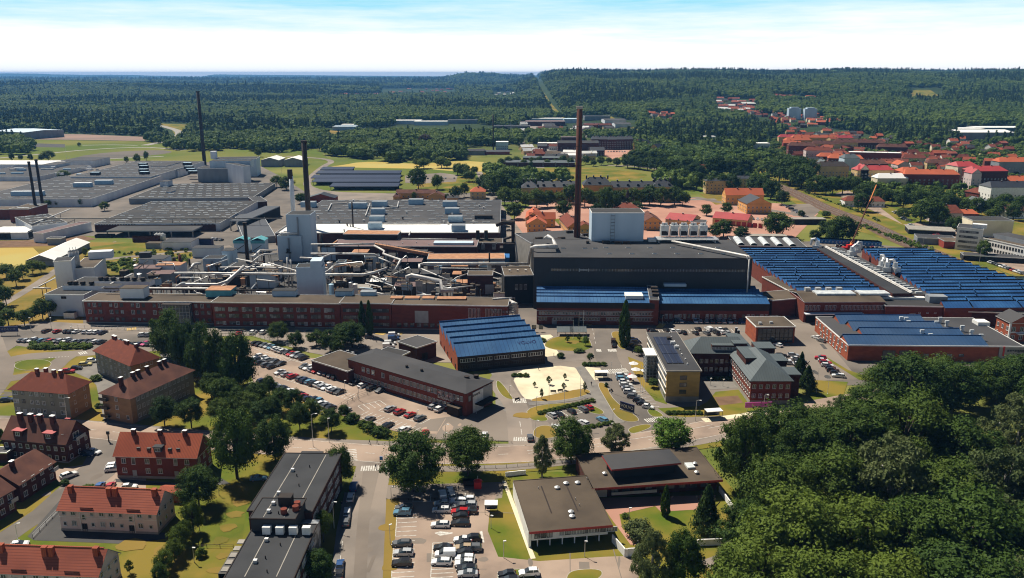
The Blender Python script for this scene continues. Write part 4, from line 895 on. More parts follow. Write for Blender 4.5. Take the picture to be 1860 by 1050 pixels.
tag(b.build('yellow_markings',M['yellow']),kind='structure')
# mended asphalt, wear and tar seams
gq = random.Random(11)
PR = [(640,868,690,1040,'asphalt',.14),(730,925,880,1040,'asphalt',.125),(470,640,700,740,'asphalt',.075),(740,770,900,795,'lot',.085),(930,600,1080,660,'road',.065),(1180,596,1400,612,'pave',.075),(1440,600,1520,690,'asphalt_dark',.075),(170,420,480,440,'lot',.03),(300,596,900,606,'asphalt_dark',.055),(80,845,210,900,'asphalt',.09),(960,660,1100,800,'asphalt_dark',.085),(500,345,560,420,'lot',.03),(930,1018,1140,1045,'asphalt',.125),(0,700,20,720,'asphalt_grey',.065),(1000,375,1400,430,'soil',.045)]
for k in range(84):
 x0,y0,x1,y1,m_,z_ = PR[k % len(PR)];x,y = G(gq.uniform(x0,x1),gq.uniform(y0,y1));w,d = gq.uniform(1.2,7),gq.uniform(.6,3.2);r = gq.uniform(-.15,.15) + (0 if k % 3 else 1.5);ca,sa = cos(r),sin(r)
 if k % 4 == 0: w,d = gq.uniform(8,22),.22
 n = 9;P = [((w / 2) * cos(t) * (1 if k % 4 == 0 else gq.uniform(.75,1.25)),(d / 2) * sin(t) * gq.uniform(.8,1.2)) for t in (2 * pi * i / n for i in range(n))] if k % 2 else [(-w / 2,-d / 2),(w / 2,-d / 2),(w / 2,d / 2),(-w / 2,d / 2)]
 me = bpy.data.meshes.new('asphalt_patch');me.from_pydata([(x + a * ca - b * sa,y + a * sa + b * ca,z_ + k * .00005) for a,b in P],[],[tuple(range(len(P)))]);me.materials.append(M[m_]);tag(put('asphalt_patch',me),kind='structure')
for k,(x,y,r) in enumerate(((437,914,2.2),(427,935,2.2),(414,958,2.3),(402,982,2.2),(405,1010,1.8),(392,1036,1.8),(240,990,4),(300,1000,3),(1040,622,3),(950,755,3),(700,960,2.2),(708,1030,2))):
 gx,gy = G(x,y);P = [(gx + r * gq.uniform(.7,1.3) * cos(t),gy + r * .8 * gq.uniform(.7,1.3) * sin(t),.15) for t in (2 * pi * i / 11 for i in range(11))];me = bpy.data.meshes.new('worn_grass');me.from_pydata(P,[],[tuple(range(11))]);me.materials.append(M['grass_dry']);tag(put('worn_grass',me),kind='structure')
# ---------------------------------------------------------------- the works
def pipe(name,label,pts,r,m='pipe',group=None,posts=0,cat='pipe'):
 P = [(*G(x,y,z),z) for x,y,z in pts];b = MB();b.tube(P,r,8)
 o = b.build(name,M[m],None,True);tag(o,label,cat,group)
 if posts:
  me = MB().box(-.12,-.12,0,.12,.12,1).mesh('support',M['soot'])
  for i in range(len(P) - 1):
   a,c = P[i],P[i + 1];n = max(1,int(hypot(c[0] - a[0],c[1] - a[1]) / posts))
   for k in range(n):
    t = (k + .5) / n;z = a[2] + (c[2] - a[2]) * t
    put('support',me,o,(a[0] + (c[0] - a[0]) * t,a[1] + (c[1] - a[1]) * t,z - r - min(6,z - .2)),0,(1,1,min(6,z - .2)))
 return o
def stack(name,label,x,ytop,ybase,wpx,m='soot',zb=0.0,taper=.82,rings=True,cat='chimney',capm='soot',D=None):
 gx,gy = G(x,ybase,zb);t = (ytop - CY) / F;hh = H - gy * (sP + t * cP) / (cP - t * sP) - zb;Z = gy * cP + (H - zb) * sP;r = wpx * Z / F / 2
 o = empty(name,(gx,gy,zb));MB().cyl(0,0,-.2,hh,r,r * taper,20).build('shaft',M[m],o,True)
 if rings:
  MB().cyl(0,0,hh - 1.2,hh + .3,r * taper * 1.18,None,20).build('rim',M[capm],o)
  b = MB()
  for k in range(1,7): z = hh * k / 7;rr = r * (1 - (1 - taper) * k / 7) + .07;b.cyl(0,0,z,z + .25,rr,None,20)
  b.build('ring_band',M['soot'],o)
  MB().box(-.25,-r - .35,1,.25,-r * .7 - .05,hh * .98).build('ladder',M['soot'],o)
 tag(o,label,cat);return hh
# long brick front block, three lengths under one eaves line
def front(A,B,d,lab,n,rows,name='brick_factory',**k):
 q = Bd(name,lab,A,B,None,'factory','brick front blocks of the engine works',d=d);q.walls('brick',plinth=('concrete',.6));q.flat('bitumen_brown',ov=.5);return q
q = front((152,547.6,586.7),(384,550),13,'long brick factory front with the glazed stair tower, beside the white tall hall',0,0)
for x0,x1,n in ((1,36,14),(50,92,15)):
 for r in range(3):
  for k in range(n):
   if k % 4 == 3: continue
   q.wat('f',x0 + (x1 - x0) * (k + .5) / n,1.3 + r * 3.2,1.5,1.9 if r else 1.5,'dbbw'[(k * 5 + r * 3) % 4])
b = MB();tx = 37.5;b.box(tx,-3.0,0,tx + 12,.05,q.h - .4);q.part('stair_tower',b,M['glass'])
b = MB()
for k in range(9): b.box(tx + k * 1.5 - .07,-3.14,0,tx + k * 1.5 + .07,-3.0,q.h - .4)
for k in range(7): b.box(tx,-3.12,1.6 * k,tx + 12,-3.0,1.6 * k + .14)
for k in range(3): b.box(tx - .12,-3 + k * 1.5 - .07,0,tx,-3 + k * 1.5 + .07,q.h - .4);b.box(tx + 12,-3 + k * 1.5,0,tx + 12.12,-3 + k * 1.5 + .14,q.h - .4)
q.part('glazing_bars',b,M['door']);q.part('canopy',MB().box(tx - .5,-3.6,q.h - .4,tx + 12.5,.3,q.h),M['soot']);q.done()
a1 = q
q = front((385,550,594),(617,552.5),13,'middle length of the brick factory front behind the big round trees',0,0)
for r in range(3):
 for k in range(36):
  if k % 4 == 3 or (r == 0 and 14 < k < 19): continue
  q.wat('f',1 + (q.w - 2) * (k + .5) / 36,1.3 + r * 3.1,1.5,1.9 if r else 1.5,'bdpb'[(k * 5 + r * 3) % 4])
q.wat('f',33,.2,7,3.2,'hole');q.done()
q = front((618,551.5,597),(710,552.5),13,'brick factory length behind the pair of dark poplars',0,0)
for r in range(3):
 for k in range(14):
  if k == 7: continue
  q.wat('f',1 + (q.w - 2) * (k + .5) / 14,1.3 + r * 3.2,1.5,1.7,'bbd'[(k + r) % 3])
q.done()
q = front((711,553.5,598),(921,557),13,'blank brick factory length with one big grey door panel',0,0)
q.wat('f',q.w * .26,3.2,6,5.5,'pale')
for k in range(7): q.wat('f',q.w * .68 + k * 1.9 + (1.8 if k > 2 else 0),6,1.4,4.2,'w')
for k in range(6): q.wat('f',q.w * .90 + k * 1.5 - 1,8.2,1.1,1.3,'b')
for k in range(22): q.wat('f',3 + k * 3.0,1.2,1.9,1.9,'db'[k % 2])
q.done()
# brown brick block, white hall with silos, white warehouse
q = Bd('white_hall','tall white windowless hall at the corner of the brick factory',(81,536,574),(152,537),(175,505),'factory');q.walls('whitewall');q.flat('bitumen',ov=.2)
q.wat('f',22,.1,9,8,'pale');q.wat('f',9,8.5,2.5,1.2,'hole')
for i,(x,y,w) in enumerate(((4,8,27),(14,17,28))):
 q.unit(x,y,w,5,2.2,m='whitewall',mt='bitumen',name='penthouse')
 for k in range(7 if i else 4): q.part('fan',MB().cyl(x + 2 + k * 3.5 + (0 if k % 3 else .8),y + 2,q.h + 2.5,q.h + 3.1,.5,1.3,10).cyl(x + 2 + k * 3.5 + (0 if k % 3 else .8),y + 2,q.h + 3.1,q.h + 4.2,1.3,1.1,10),M['soot'])
WH = q
q = Bd('white_tower_block','white tower block beside three silos, above the white hall',(97,476.5,528),(129,474.5),(131,470),'factory',d=10);q.walls('whitewall');q.flat('bitumen',ov=.2)
q = Bd('white_low_block','lower white block whose roof carries the three silos',(131,489,520),(171,487),(176,472),'factory',d=26);q.walls('whitewall');q.flat('bitumen_brown',ov=.2);q.unit(3,22,12,6,4,m='whitewall');q.unit(30,18,6,4,3,m='black')
for k,(x,y) in enumerate(((131,484),(136.5,483),(141.5,482))):
 gx,gy = G(x,y,10);o = MB().cyl(0,0,0,9.5,1.25,None,18).cyl(0,0,9.5,10.6,1.25,.3,18).cyl(0,0,10.6,11.8,.12,None,6).build('silo',M['pipe'],None,True);o.location = (gx,gy,8.5);tag(o,f'white silo with cone top, {ordw(k + 1)} from the white tower block','silo','three silos on the white block')
q = Bd('white_warehouse','long pitched warehouse with a bare white roof in the dry field',(48,473,484),(98,472),(150,440.5),'warehouse');q.walls('greywall',gable=('y',3.0));q.pitched('roof_white',3.0,'y',ov=.5)
# skylit warehouses
q = Bd('skylight_warehouse','wide low warehouse with rows of skylights and a brick end with small windows',(172,407.5,421),(399,406),(447,366),'warehouse');q.walls('whitewall');q.part('brick_end',MB().box(-.1,-.25,-.2,q.w - 3,0,q.h - .6),M['brick_dark']);q.flat('bitumen',ov=.2)
q.wins('f',14,2,1.4,1.6,1.2,3.2,m0=3,m1=q.w - 28,st='w');q.wins('f',7,2,1.4,1.6,1.2,3.2,m0=q.w - 20,m1=5,st='w')
q.skylights(17,11,3.6,1.0,5,q.w - 3,6,q.d - 3,jit=2.2,p=.75,stag=True);q.done();SW = q
q = Bd('raised_warehouse','higher grey warehouse with neat rows of skylights behind the wide low one',(234,361,371),(460,358.5),(494,333),'warehouse');q.walls('greywall');q.flat('bitumen',ov=.2);q.skylights(12,6,5,1.5,8,q.w - 8,8,q.d - 8,stag=True)
q = Bd('loading_canopy','long loading canopy on the brick end of the skylight warehouse',(193,419,431),(350,419),(362,410),'canopy');z = q.h
q.part('roof',MB().box(0,0,z - .9,q.w,q.d,z,1,0),[M['bitumen_grey'],M['greywall']])
for k in range(5): q.part('post',MB().box(k * (q.w - .6) / 4,.1,0,k * (q.w - .6) / 4 + .6,.7,z - .9),M['concrete'])
q.part('inner_block',MB().box(q.w * .48,q.d * .4,0,q.w * .58,q.d,z - .9),M['door']);q.part('back_wall',MB().box(2,q.d - 1,0,q.w - 2,q.d - .3,z - .9),M['dark'])
q = Bd('truck_canopy','dark roofed open canopy at the side of the skylight warehouse',(417,400.5,410),(446,401),(477,374),'canopy',h=7.5)
q.part('roof',MB().box(0,0,q.h - .7,q.w,q.d,q.h,1,0),[M['roof_slate_dark'],M['greywall']]);q.part('back_wall',MB().box(0,q.d * .5,0,q.w,q.d,q.h - .7),M['dark'])
for x in (0,q.w - .6): q.part('post',MB().box(x,0,0,x + .6,.6,q.h - .7),M['concrete'])
q = Bd('sloping_roof_shed','long low shed with a dark seamed roof running away from the blue tanks',(442,433,438),(500,429),(521,385),'shed',h=4);q.walls('greywall');q.flat('roof_slate_dark',ov=.1)
q = Bd('brick_annex','small dark brick annex with a flat roof behind the truck canopy',(463,367.5,374),(485,366),(497,356),'annex',h=5);q.walls('brick_dark');q.flat('bitumen_grey')
pipe('pipe_bridge','long grey pipe bridge on posts crossing from the brick boiler house to the tall towers',[(70,396.5,9),(200,397,9),(350,397,9),(512,397,9)],.45,'concrete',posts=28)
pipe('pipe_bridge','long white pipe rising away beside the brick boiler house',[(55,408,8),(90,395,8),(127,380,8)],.5,'pipe',posts=20)
# boiler block with two chimneys in a row
q = Bd('grey_power_block','big grey windowless power block below the tall chimney',(358,306.5,331),(441,306),(452.5,295),'factory',d=22);q.walls('greywall');q.flat('bitumen',ov=.1);q.unit(12,4,42,15,7,m='palewall',mt='bitumen',name='penthouse');
q = Bd('white_process_block','white process block with black vents behind the grey power block',(441,303,326),(454,302),(482,289),'factory',d=60,h=19);q.walls('whitewall');q.flat('bitumen',ov=.1)
for k in range(3): q.wat('r',12 + k * 14,5,2.5,8,'hole')
q = Bd('rear_process_block','pale rear block with stepped roof beside the tall chimney foot',(388,290,314),(465,289),(466,285),'factory',d=25,h=19);q.walls('palewall');q.flat('bitumen',ov=.1);q.unit(-4,5,6,6,8,m='whitewall')
for k,(x,y) in enumerate(((474,302),(516,303))):
 gx,gy = G(x,y + 2);w = 26;b = Bd('storage_shed',f'grey storage shed with a pale pitched roof, {ordw(k + 1)} from the power block',(x,291,303),(x + 32,291),(x + 42,284),'shed','pair of pitched sheds by the power block',d=30,h=8);b.walls('greywall',gable=('y',3));b.pitched('roof_white',3,'y')
# white-walled assembly halls
q = Bd('assembly_hall','white walled assembly hall with pale blue roof monitors by the brick boiler house',(-60,363,377),(165,361.7),(250,330),'factory',d=160);q.walls('whitewall');q.flat('bitumen_grey',ov=.1)
q.skylights(9,6,6,1.2,10,q.w - 8,10,120,stag=True)
for (px,py),w in (((20,357),27),((133,341),16),((172,336),16)):
 x,y = q.loc(px,py,q.h);q.unit(x,y,w,5,4,m='bluebox',mt='whitewall',name='roof_monitor')
q = Bd('rear_assembly_hall','white walled assembly hall with dark roof fans, farther from the boiler house',(128,321.7,336),(273,321.7),(311,308),'factory',d=150);q.walls('whitewall');q.flat('bitumen_grey',ov=.1);q.skylights(8,6,6,1.2,8,q.w - 8,12,130,stag=True)
for k in range(9): q.unit(14 + (k * 37) % 100,12 + (k * 29) % 110,9,5,3,m='soot',mt='bluebox')
q = Bd('west_assembly_hall','assembly hall whose roof is crowded with white ducts, at the edge of the works',(-70,321,329),(70,321),(100,300),'factory',d=110);q.walls('whitewall');q.flat('bitumen_grey',ov=.1)
for k in range(26): q.unit(10 + RND.random() * 160,8 + RND.random() * 80,RND.uniform(3,14),RND.uniform(1.5,3),RND.uniform(1,2.2),m=RND.choice(['whitewall','pipe','bluebox']),name='duct')
q = Bd('white_roofed_hall','low hall with a long bright white roof by the meadow road',(-60,299,304),(88,299.5),(90,294),'factory',h=7,d=45);q.walls('whitewall');q.flat('roof_white',ov=.1)
for x,y,w,hh,dd in ((72,309,30,8,40),(112,300,60,8,40),(275,312,30,9,40),(306,318,18,7,30),(75,341,18,6,40),(292,345,14,10,12),(303,357,8,6,12)):
 gbox('service_block',f'white service block with flat roof, {dict([(72, "among the ducted halls"), (112, "by the meadow road"), (275, "beside the rear assembly hall"), (306, "below the rear assembly hall"), (75, "in the yard between the halls"), (292, "tallest by the skylight roofs"), (303, "smallest by the skylight roofs")])[x]}','building',x,y + 4,x + w,hh,dd,'whitewall','bitumen_grey')
q = Bd('brick_boiler_house','red brick boiler house with flat roof under two slim black chimneys',(16,380.5,404),(52,380.5),(75,371),'boiler house');q.walls('brick');q.flat('bitumen_brown',ov=.1);q.skylights(3,2,3,2,5,q.w - 4,5,q.d - 4)
q = Bd('brick_annex','brick annex against the boiler house at the edge of the works',(-60,381,398),(15,381),(15,375),'annex',d=14);q.walls('brick');q.flat('bitumen_brown',ov=.1)
q = Bd('dark_hall','dark flat roofed hall between the boiler house and the skylight warehouse',(58,412,424),(122,405),(180,380),'factory',h=7);q.walls('whitewall');q.flat('bitumen',ov=.1);q.skylights(7,5,2,1.2,4,q.w - 4,4,q.d - 4,jit=1.5)
q = Bd('white_garage','white low garage with a pale roof and open black bays',(-30,424,435),(48,423.5),(75,412),'garage');q.walls('whitewall');q.flat('roof_white',ov=.2);q.wat('f',12,.2,12,4.6,'hole');q.wat('r',5,.2,6,5,'hole')
q = Bd('white_garage','long white shed with sloping parapet next to the open garage',(60,424,436),(78,425),(120,402),'garage',h=6);q.walls('whitewall');q.flat('roof_mauve',ov=.2)
q = Bd('small_hall','little dark roofed hut on the meadow side of the works',(85,434,440),(111,434),(114,431),'hut',h=4);q.walls('greywall');q.flat('bitumen_grey')
for p,a in (((57.5,294,396),'slim black chimney with a lean, the outer of the pair'),((69.5,290,386),'slim black chimney with dark bulges, the inner of the pair')): stack('chimney',a + ' by the brick boiler house',p[0] + 10,p[1],p[2],5.5,'soot',taper=.8)
stack('chimney','very tall dark chimney standing behind the grey power block',372,166,300,6.5,'soot',taper=.85)
stack('chimney','thick black chimney with ragged cladding behind the white stack',560,256,384,9.5,'soot',20,taper=.95)
stack('chimney','stout white steel stack with a black cap on the towers',533,320,386,8,'whitewall',22,taper=.95,rings=False)
gx,gy = G(533,386,22);thing('stack_cap','black soot cap crowning the white steel stack','cap',MB().cyl(0,0,0,6,1.8,1.6,16),M['soot'],(gx - .5,gy,44))
stack('chimney','thin black flue rising through the skylit factory roof',642,367,424,3,'soot',4,taper=.9,rings=False)
stack('chimney','lone slim chimney among the far garden trees',896,208,272,2.6,'soot',0,rings=False)
stack('chimney','tallest chimney, rust red with a flared top, rising behind the black hall',1048,194,438,11.5,'rust',16,taper=.86,capm='concrete')
# central factory roof
q = Bd('central_factory','broad central factory with dark skylit roof and a white roof strip',(500,424,432),(908,423.5),(876,364),'factory',h=8)
q.walls('brick_dark');q.flat('bitumen_grey',ov=.1,th=.3)
x,y = q.loc(560,408,q.h);q.part('white_roof',MB().box(2,.6,q.h + .3,q.w - 1,y,q.h + .42),M['roof_white'])
q.skylights(16,9,5.5,.9,8,q.w - 10,y + 6,q.d - 6,stag=True,p=.85)
for x0,y0,x1 in ((633,378,665),(675,375,702),(674,389,698),(671,403,697),(742,371,768),(804,375,830),(808,388,834),(814,403,840),(820,420,845),(668,416,692),(546,376,572)):
 a = q.loc(x0,y0 + 1,q.h + .4);c = q.loc(x1,y0 + 1,q.h + .4);q.unit(a[0],a[1],c[0] - a[0],7,4.2,q.h + .42,'bluebox','roof_unit','greywall')
for x0,y0,x1,y1 in ((596,382,602,370),(602,370,630,369),(664,392,672,370),(700,378,722,376),(722,376,724,366),(684,406,800,406),(745,420,743,428)):
 a = q.loc(x0,y0,q.h + 1.2);c = q.loc(x1,y1,q.h + 1.2);q.part('duct',MB().tube([(a[0],a[1],q.h + 1.2),(c[0],c[1],q.h + 1.2)],.45),M['pipe'])
for k in range(22):
 x = RND.uniform(8,q.w - 10);y2 = RND.uniform(3,q.d - 5);q.part('vent',MB().cyl(x,y2,q.h + .3,q.h + 1.6,.45,None,8).cyl(x,y2,q.h + 1.6,q.h + 2.1,.8,None,8),M[RND.choice(['soot','metal','pipe'])])
x,y = q.loc(862,399,q.h);q.unit(x,y,13,4,2.6,m='soot',name='cooler')
q = Bd('red_roof_hall','long hall with a faded dull red flat roof below the white roof strip',(600,448,458),(866,449),(860,437),'factory',h=8.5);q.walls('brick_dark');q.flat('roof_mauve',ov=.1);q.unit(q.w * .70,4,q.w * .27,7,1.4,m='palewall')
for k in range(12): q.part('vent',MB().cyl(10 + k * 8.2,5 + (k % 3) * 2.5,q.h,q.h + 1.2,.3,None,8),M['metal'])
q = Bd('rust_roof_shed','shed with an orange rusty roof edge against the white roof strip',(623,426,433),(722,427),(716,420),'shed',h=12);q.walls('soot');q.flat('rust_orange',ov=.1)
q = Bd('brown_brick_block','brown brick block with three white windows and two black roof flues',(856,442,461),(913,442),(905,434),'factory');q.walls('brick_dark');q.flat('bitumen_brown',ov=.1)
for x in (.2,.38,.72): q.wat('f',q.w * x,3,2.2,3.2,'p')
for px in (868,883): x,y = q.loc(px,437,q.h);q.part('flue',MB().tube([(x,y,q.h),(x,y,q.h + 6.5)],1.2,12).tube([(x,y,q.h + .8),(x + 5,y - 1,q.h + .8)],.6),M['soot'])
q = Bd('tan_roof_hall','hall with a brown roof and a pale wall band under the brown brick block',(776,472,482),(917,471),(912,461),'factory',h=9);q.walls('roof_mauve');q.flat('rust_orange',ov=.1);q.part('pale_band',MB().box(0,-.15,q.h - 3.4,q.w,0,q.h - .8),M['palewall'])
q = Bd('dark_brick_block','dark brick block with grey shutter at the lane beside the black hall',(849,501,530),(895,501),(893,493),'factory',h=13);q.walls('brick_dark');q.flat('bitumen_brown',ov=.1);q.wat('f',11,3.5,4.5,5,'pale')
# towers
def tower(name,lab,A,B,d,m='palewall',ladder=True,**k):
 q = Bd(name,lab,A,B,None,'tower',d=d,**k);q.walls(m);q.flat('bitumen',edge=m,ov=.05,th=.2)
 if ladder: q.part('ladder',MB().box(q.w * .45,-.9,2,q.w * .45 + .8,-.1,q.h - 1),M['greywall'])
 return q
T1 = tower('process_tower','large pale blue process tower in the middle of the pipework',(503,429.5,475),(547,429.5),16)
T1.part('duct',MB().tube([(2,2,T1.h + 1.4),(T1.w - 2,2,T1.h + 1.4),(T1.w - 1.5,9,T1.h + 1.4)],1.0),M['pipe'],True);T1.part('platform',MB().box(T1.w * .35,-1.8,T1.h * .35,T1.w * .55,0,T1.h * .38).box(T1.w * .38,-1.4,T1.h * .38,T1.w * .5,-.2,T1.h * .52),M['soot'])
for k in range(4): T1.part('downpipe',MB().box(T1.w,3 + k * 3.2,1,T1.w + .5,3.5 + k * 3.2,T1.h * .9),M['teal'])
tower('boiler_tower','tallest pale tower with a dark roof, under the black and white chimneys',(519,391,462),(563,391),14,'palewall',h=28)
T3 = tower('filter_tower','smooth light blue tower rising from the brick front roof',(537.4,487,538),(585.5,486),9,'palewall',False,h=20)
T3.unit(T3.w * .55,.02,T3.w * .42,8.9,3.4,T3.h - .2,'palewall','lift_house')
tower('filter_tower','grey blue tower with a wall ladder right of the pipe racks'.replace('right of','beyond'),(662,468,496),(689,467),7,'palewall')
tower('small_tower','small pale tower between the two wider filter towers',(611,477,496),(626,477),6,'palewall')
tower('small_tower','narrow tower at the edge of the low white sheds by the black flue',(368,471,492),(402,471),10,'palewall')
for k,(x0,y0,x1,yb) in enumerate(((424,437,448,458),(456,437,480,458))):
 q = Bd('blue_tank',f'pale tank house with a teal roof, {ordw(k + 1)} from the yard lane',(x0,y0,yb),(x1,y0),None,'tank','two teal roofed tank houses',d=8);q.walls('palewall');q.pitched('teal',1.6,'y',ov=.3,trim='teal');q.part('fascia',MB().box(-.3,-.5,q.h - 1.8,q.w + .3,-.02,q.h),M['teal']);q.part('brace',MB().tube([(1,-.3,1),(q.w - 2,-.3,q.h - 3)],.18),M['soot'])
for i,(x,yt,yb,w,z) in enumerate(((452,405,497,7,0),(481,452,492,4,0),(585,424,460,6,0),(330,463,500,6,0),(345,470,486,4,0),(1291,458,525,7.5,0),(889,458,480,3,9),(525,468,520,3,0),(531,472,520,3,0))):
 nm = ['beside the blue tanks','below the tank houses','right behind the process tower','by the weedy yard','short one by the weedy yard','rusty brown, against the black hall','on the tan roofed hall','thin pale one by the filter tower','thicker pale one by the filter tower'][i].replace('right behind','close behind')
 stack('flue',f'dark steel flue {nm}',x,yt,yb,w,'rust' if i in (3,5) else ('pipe' if i > 6 else 'soot'),z,.92,i in (0,5),'flue')
# sheds and small blocks inside the pipework
JB = [(255,493,300,8,'whitewall','bitumen_grey'),(245,508,292,7,'greywall','roof_mauve'),(285,505,330,8,'whitewall','rust_orange'),(268,515,312,6,'greywall','roof_mauve'),(405,480,425,9,'palewall','bitumen_grey'),(350,465,400,6,'whitewall','bitumen_grey'),(455,520,500,7,'palewall','bitumen'),(460,508,505,6,'whitewall','bitumen_brown'),(592,512,610,8,'whitewall','bitumen'),(620,516,660,5,'soot','bitumen_brown'),(640,480,668,8,'soot','rust_orange'),(585,470,610,8,'palewall','bitumen'),(700,470,740,8,'brick_dark','roof_mauve'),(800,492,822,8,'door','rust_orange'),(714,495,766,7,'soot','roof_mauve'),(820,500,850,6,'brick_dark','rust_orange'),(822,512,850,5,'soot','rust_orange'),(760,515,800,6,'soot','bitumen_grey'),(712,517,760,7,'greywall','bitumen'),(672,526,700,5,'soot','roof_white'),(600,528,625,5,'soot','concrete'),(640,535,672,4,'greywall','concrete'),(716,535,756,5,'soot','roof_mauve'),(757,534,790,6,'greywall','bitumen_brown'),(825,532,852,6,'greywall','rust_orange'),(856,532,894,4,'greywall','bitumen_grey'),(405,517,450,5,'soot','bitumen_brown'),(345,530,400,4,'soot','bitumen'),(415,500,450,6,'greywall','bitumen'),(700,480,720,6,'door','bitumen'),(740,478,775,7,'soot','bitumen'),(470,498,505,5,'soot','roof_white'),(560,505,590,6,'soot','rust_orange'),(630,500,660,6,'soot','bitumen_brown'),(900,490,925,8,'blue','blue')]
AD = {'whitewall': 'white','greywall': 'grey','palewall': 'pale blue','soot': 'dark','brick_dark': 'dark brick','door': 'light grey','blue': 'blue'};AR = {'bitumen_grey': 'grey','roof_mauve': 'dull red','rust_orange': 'rusty','bitumen': 'black','bitumen_brown': 'brown','roof_white': 'white','concrete': 'pale','blue': 'blue'}
from collections import Counter
CT = Counter()
for x0,y,x1,hh,wm,rm in JB:
 CT[(wm,rm)] += 1;k = CT[(wm,rm)]
 gbox('plant_shed',f'{AD[wm]} flat shed with {AR[rm]} roof amid the pipes, {ordw(k)} of its kind','shed',x0,y + hh * .0 + 3,x1,hh,RND.uniform(7,11),wm,rm,group='small plant sheds among the pipework')
for k in range(150):
 x = RND.uniform(205,915);y = RND.uniform(478,545);z = RND.choice([3,5,6])
 if 500 < x < 600 and y < 545 and y > 520: continue
 gx,gy = G(x,y,z);t = k % 5;m = RND.choice(['metal','pipe','soot','greywall','bluebox','rust_orange','bitumen_brown','soot','door'])
 if t < 3:
  w,d,h_ = RND.uniform(2,6),RND.uniform(1.5,4),RND.uniform(1,3.2)
  b = MB().box(0,0,0,w,d,h_).box(-.1,-.1,h_,w + .1,d + .1,h_ + .15,1).box(.3,.3,-z,.6,.6,0).box(w - .6,d - .6,-z,w - .3,d - .3,0).cyl(w * .5,d * .5,h_,h_ + .7,.35,None,8)
  nm,lb = 'air_handler','small boxy air handler on legs amid the pipework'
 elif t == 3:
  h_ = RND.uniform(2,6);b = MB().cyl(0,0,-z,h_,RND.uniform(.5,1.2),None,12).cyl(0,0,h_,h_ + .4,1.3,.2,12);nm,lb = 'process_vessel','upright round vessel amid the pipework'
 else:
  l = RND.uniform(4,12);b = MB().tube([(0,0,1),(l,RND.uniform(-3,3),1),(l,0,-z)],RND.uniform(.2,.45)).box(0,-.2,-z,.3,.2,1);nm,lb = 'short_pipe','short bent pipe on a stand amid the pipework'
 thing(nm,lb,nm.split('_')[-1],b,[M[m],M['bitumen_brown']],(gx,gy,z),RND.choice([0,0,.1,1.57]),'small plant pieces amid the pipework: ' + nm.replace('_',' ') + 's')
sheet('plant_deck',[(190,545),(200,520),(260,492),(345,480),(400,462),(600,458),(905,466),(925,550),(600,552),(152,548)],'asphalt_dark',.06)
PP = [('white pipe running straight along the front of the towers',[(250,524,12),(380,525,12),(400,525,12)],.9),('thin dark pipe behind the brick front roof edge',[(190,524,13),(420,527,13),(540,527,13)],.5),('white pipe climbing toward the roof fans',[(186,524,12),(212,511,12),(240,498,12)],.7),
 ('fat white pipe sweeping up from the plant deck to the flue',[(320,522,9),(328,517,10),(395,517,10),(412,512,11),(432,494,13),(443,483,15)],.9),('white pipe crossing from the yard to the process tower',[(318,496,11),(340,496,12),(440,497,12),(540,498,12),(660,499,12),(680,495,13),(702,487,14)],.8),
 ('pair of pipes feeding the process tower, upper',[(455,466,13),(462,466,13),(472,455,13),(503,454,13)],.6),('pair of pipes feeding the process tower, lower',[(460,475,12),(470,466,12),(480,462,12),(503,461,12)],.6),
 ('long white pipe leading to the black hall',[(762,489,14),(762,481,15),(770,479,16),(880,479,16),(960,479,16)],.8),('white pipe rising over the black hall roof edge',[(960,479,16),(962,462,22),(965,450,27),(972,448,28),(1010,448,28),(1004,434,29),(996,430,30),(990,432,28)],.9),
 ('fat sloping white duct down to the dark brick block',[(740,511,11),(740,503,13),(748,500,14),(800,510,13),(802,528,9),(824,528,9)],1.2),('zigzag white pipe beside the conveyor',[(680,446,15),(698,456,14),(696,461,14),(728,472,13),(718,490,11)],.7),('thin white pipe diving to the pipe rack',[(688,468,13),(714,479,11)],.5),
 ('sloping white pipe between the sheds',[(765,488,11),(815,509,10)],.5),('straight sloping pipe beside the round vessels',[(677,502,9),(710,515,8)],.7),('white pipe rising to the dark brick block',[(820,511,9),(830,504,10),(850,497,12)],.4),('long pipe along the dull red roofed hall',[(565,444,13),(680,443,14)],.7),('pipe rack line behind the filter tower',[(565,461,11),(640,461,12),(680,462,12),(690,468,10)],.8),
 ('pipe pair from the process tower to the small tower',[(545,468,12),(580,470,12),(600,462,12),(625,460,12)],.6),('white pipe past the white sheds',[(345,490,9),(352,480,10),(365,478,10)],1.0),('pipe from the flue to the yard wall',[(420,500,8),(470,478,10),(430,470,10)],.5),('low pipe in front of the tank houses',[(400,486,8),(450,485,9),(510,487,9),(540,487,9)],.6),
 ('inclined pipe by the low tank sheds',[(590,497,10),(604,484,10),(625,480,10)],.5),('pipe line below the tan roofed hall',[(800,487,9),(860,488,9),(900,488,9)],.4),('pipe line on the brick front roof end',[(895,543,12),(930,541,12)],.5),('pipe loops over the lane beside the brick front',[(925,545,9),(938,552,9),(936,560,6)],.7),('orange rusty duct near the red roofed hall',[(590,448,8),(605,444,10),(612,438,11)],.8),('thin pipe run on the white roof edge',[(712,433,9),(800,434,9),(830,434,9)],.35),
 ('pale pipe from the filter tower foot to the sheds',[(586,498,12),(605,485,12)],.45),('pipe along the weedy yard wall',[(64,524,5),(100,505,5)],.5),('pipe from the white hall to the field lane',[(60,523,5),(92,524,5)],.5),('grey duct along the black hall wall',[(1090,508,13),(1140,509,13),(1200,510,13)],1.2),('white elbow duct at the rusty flue',[(1268,522,9),(1268,508,13),(1273,504,14),(1288,504,14)],1.6)]
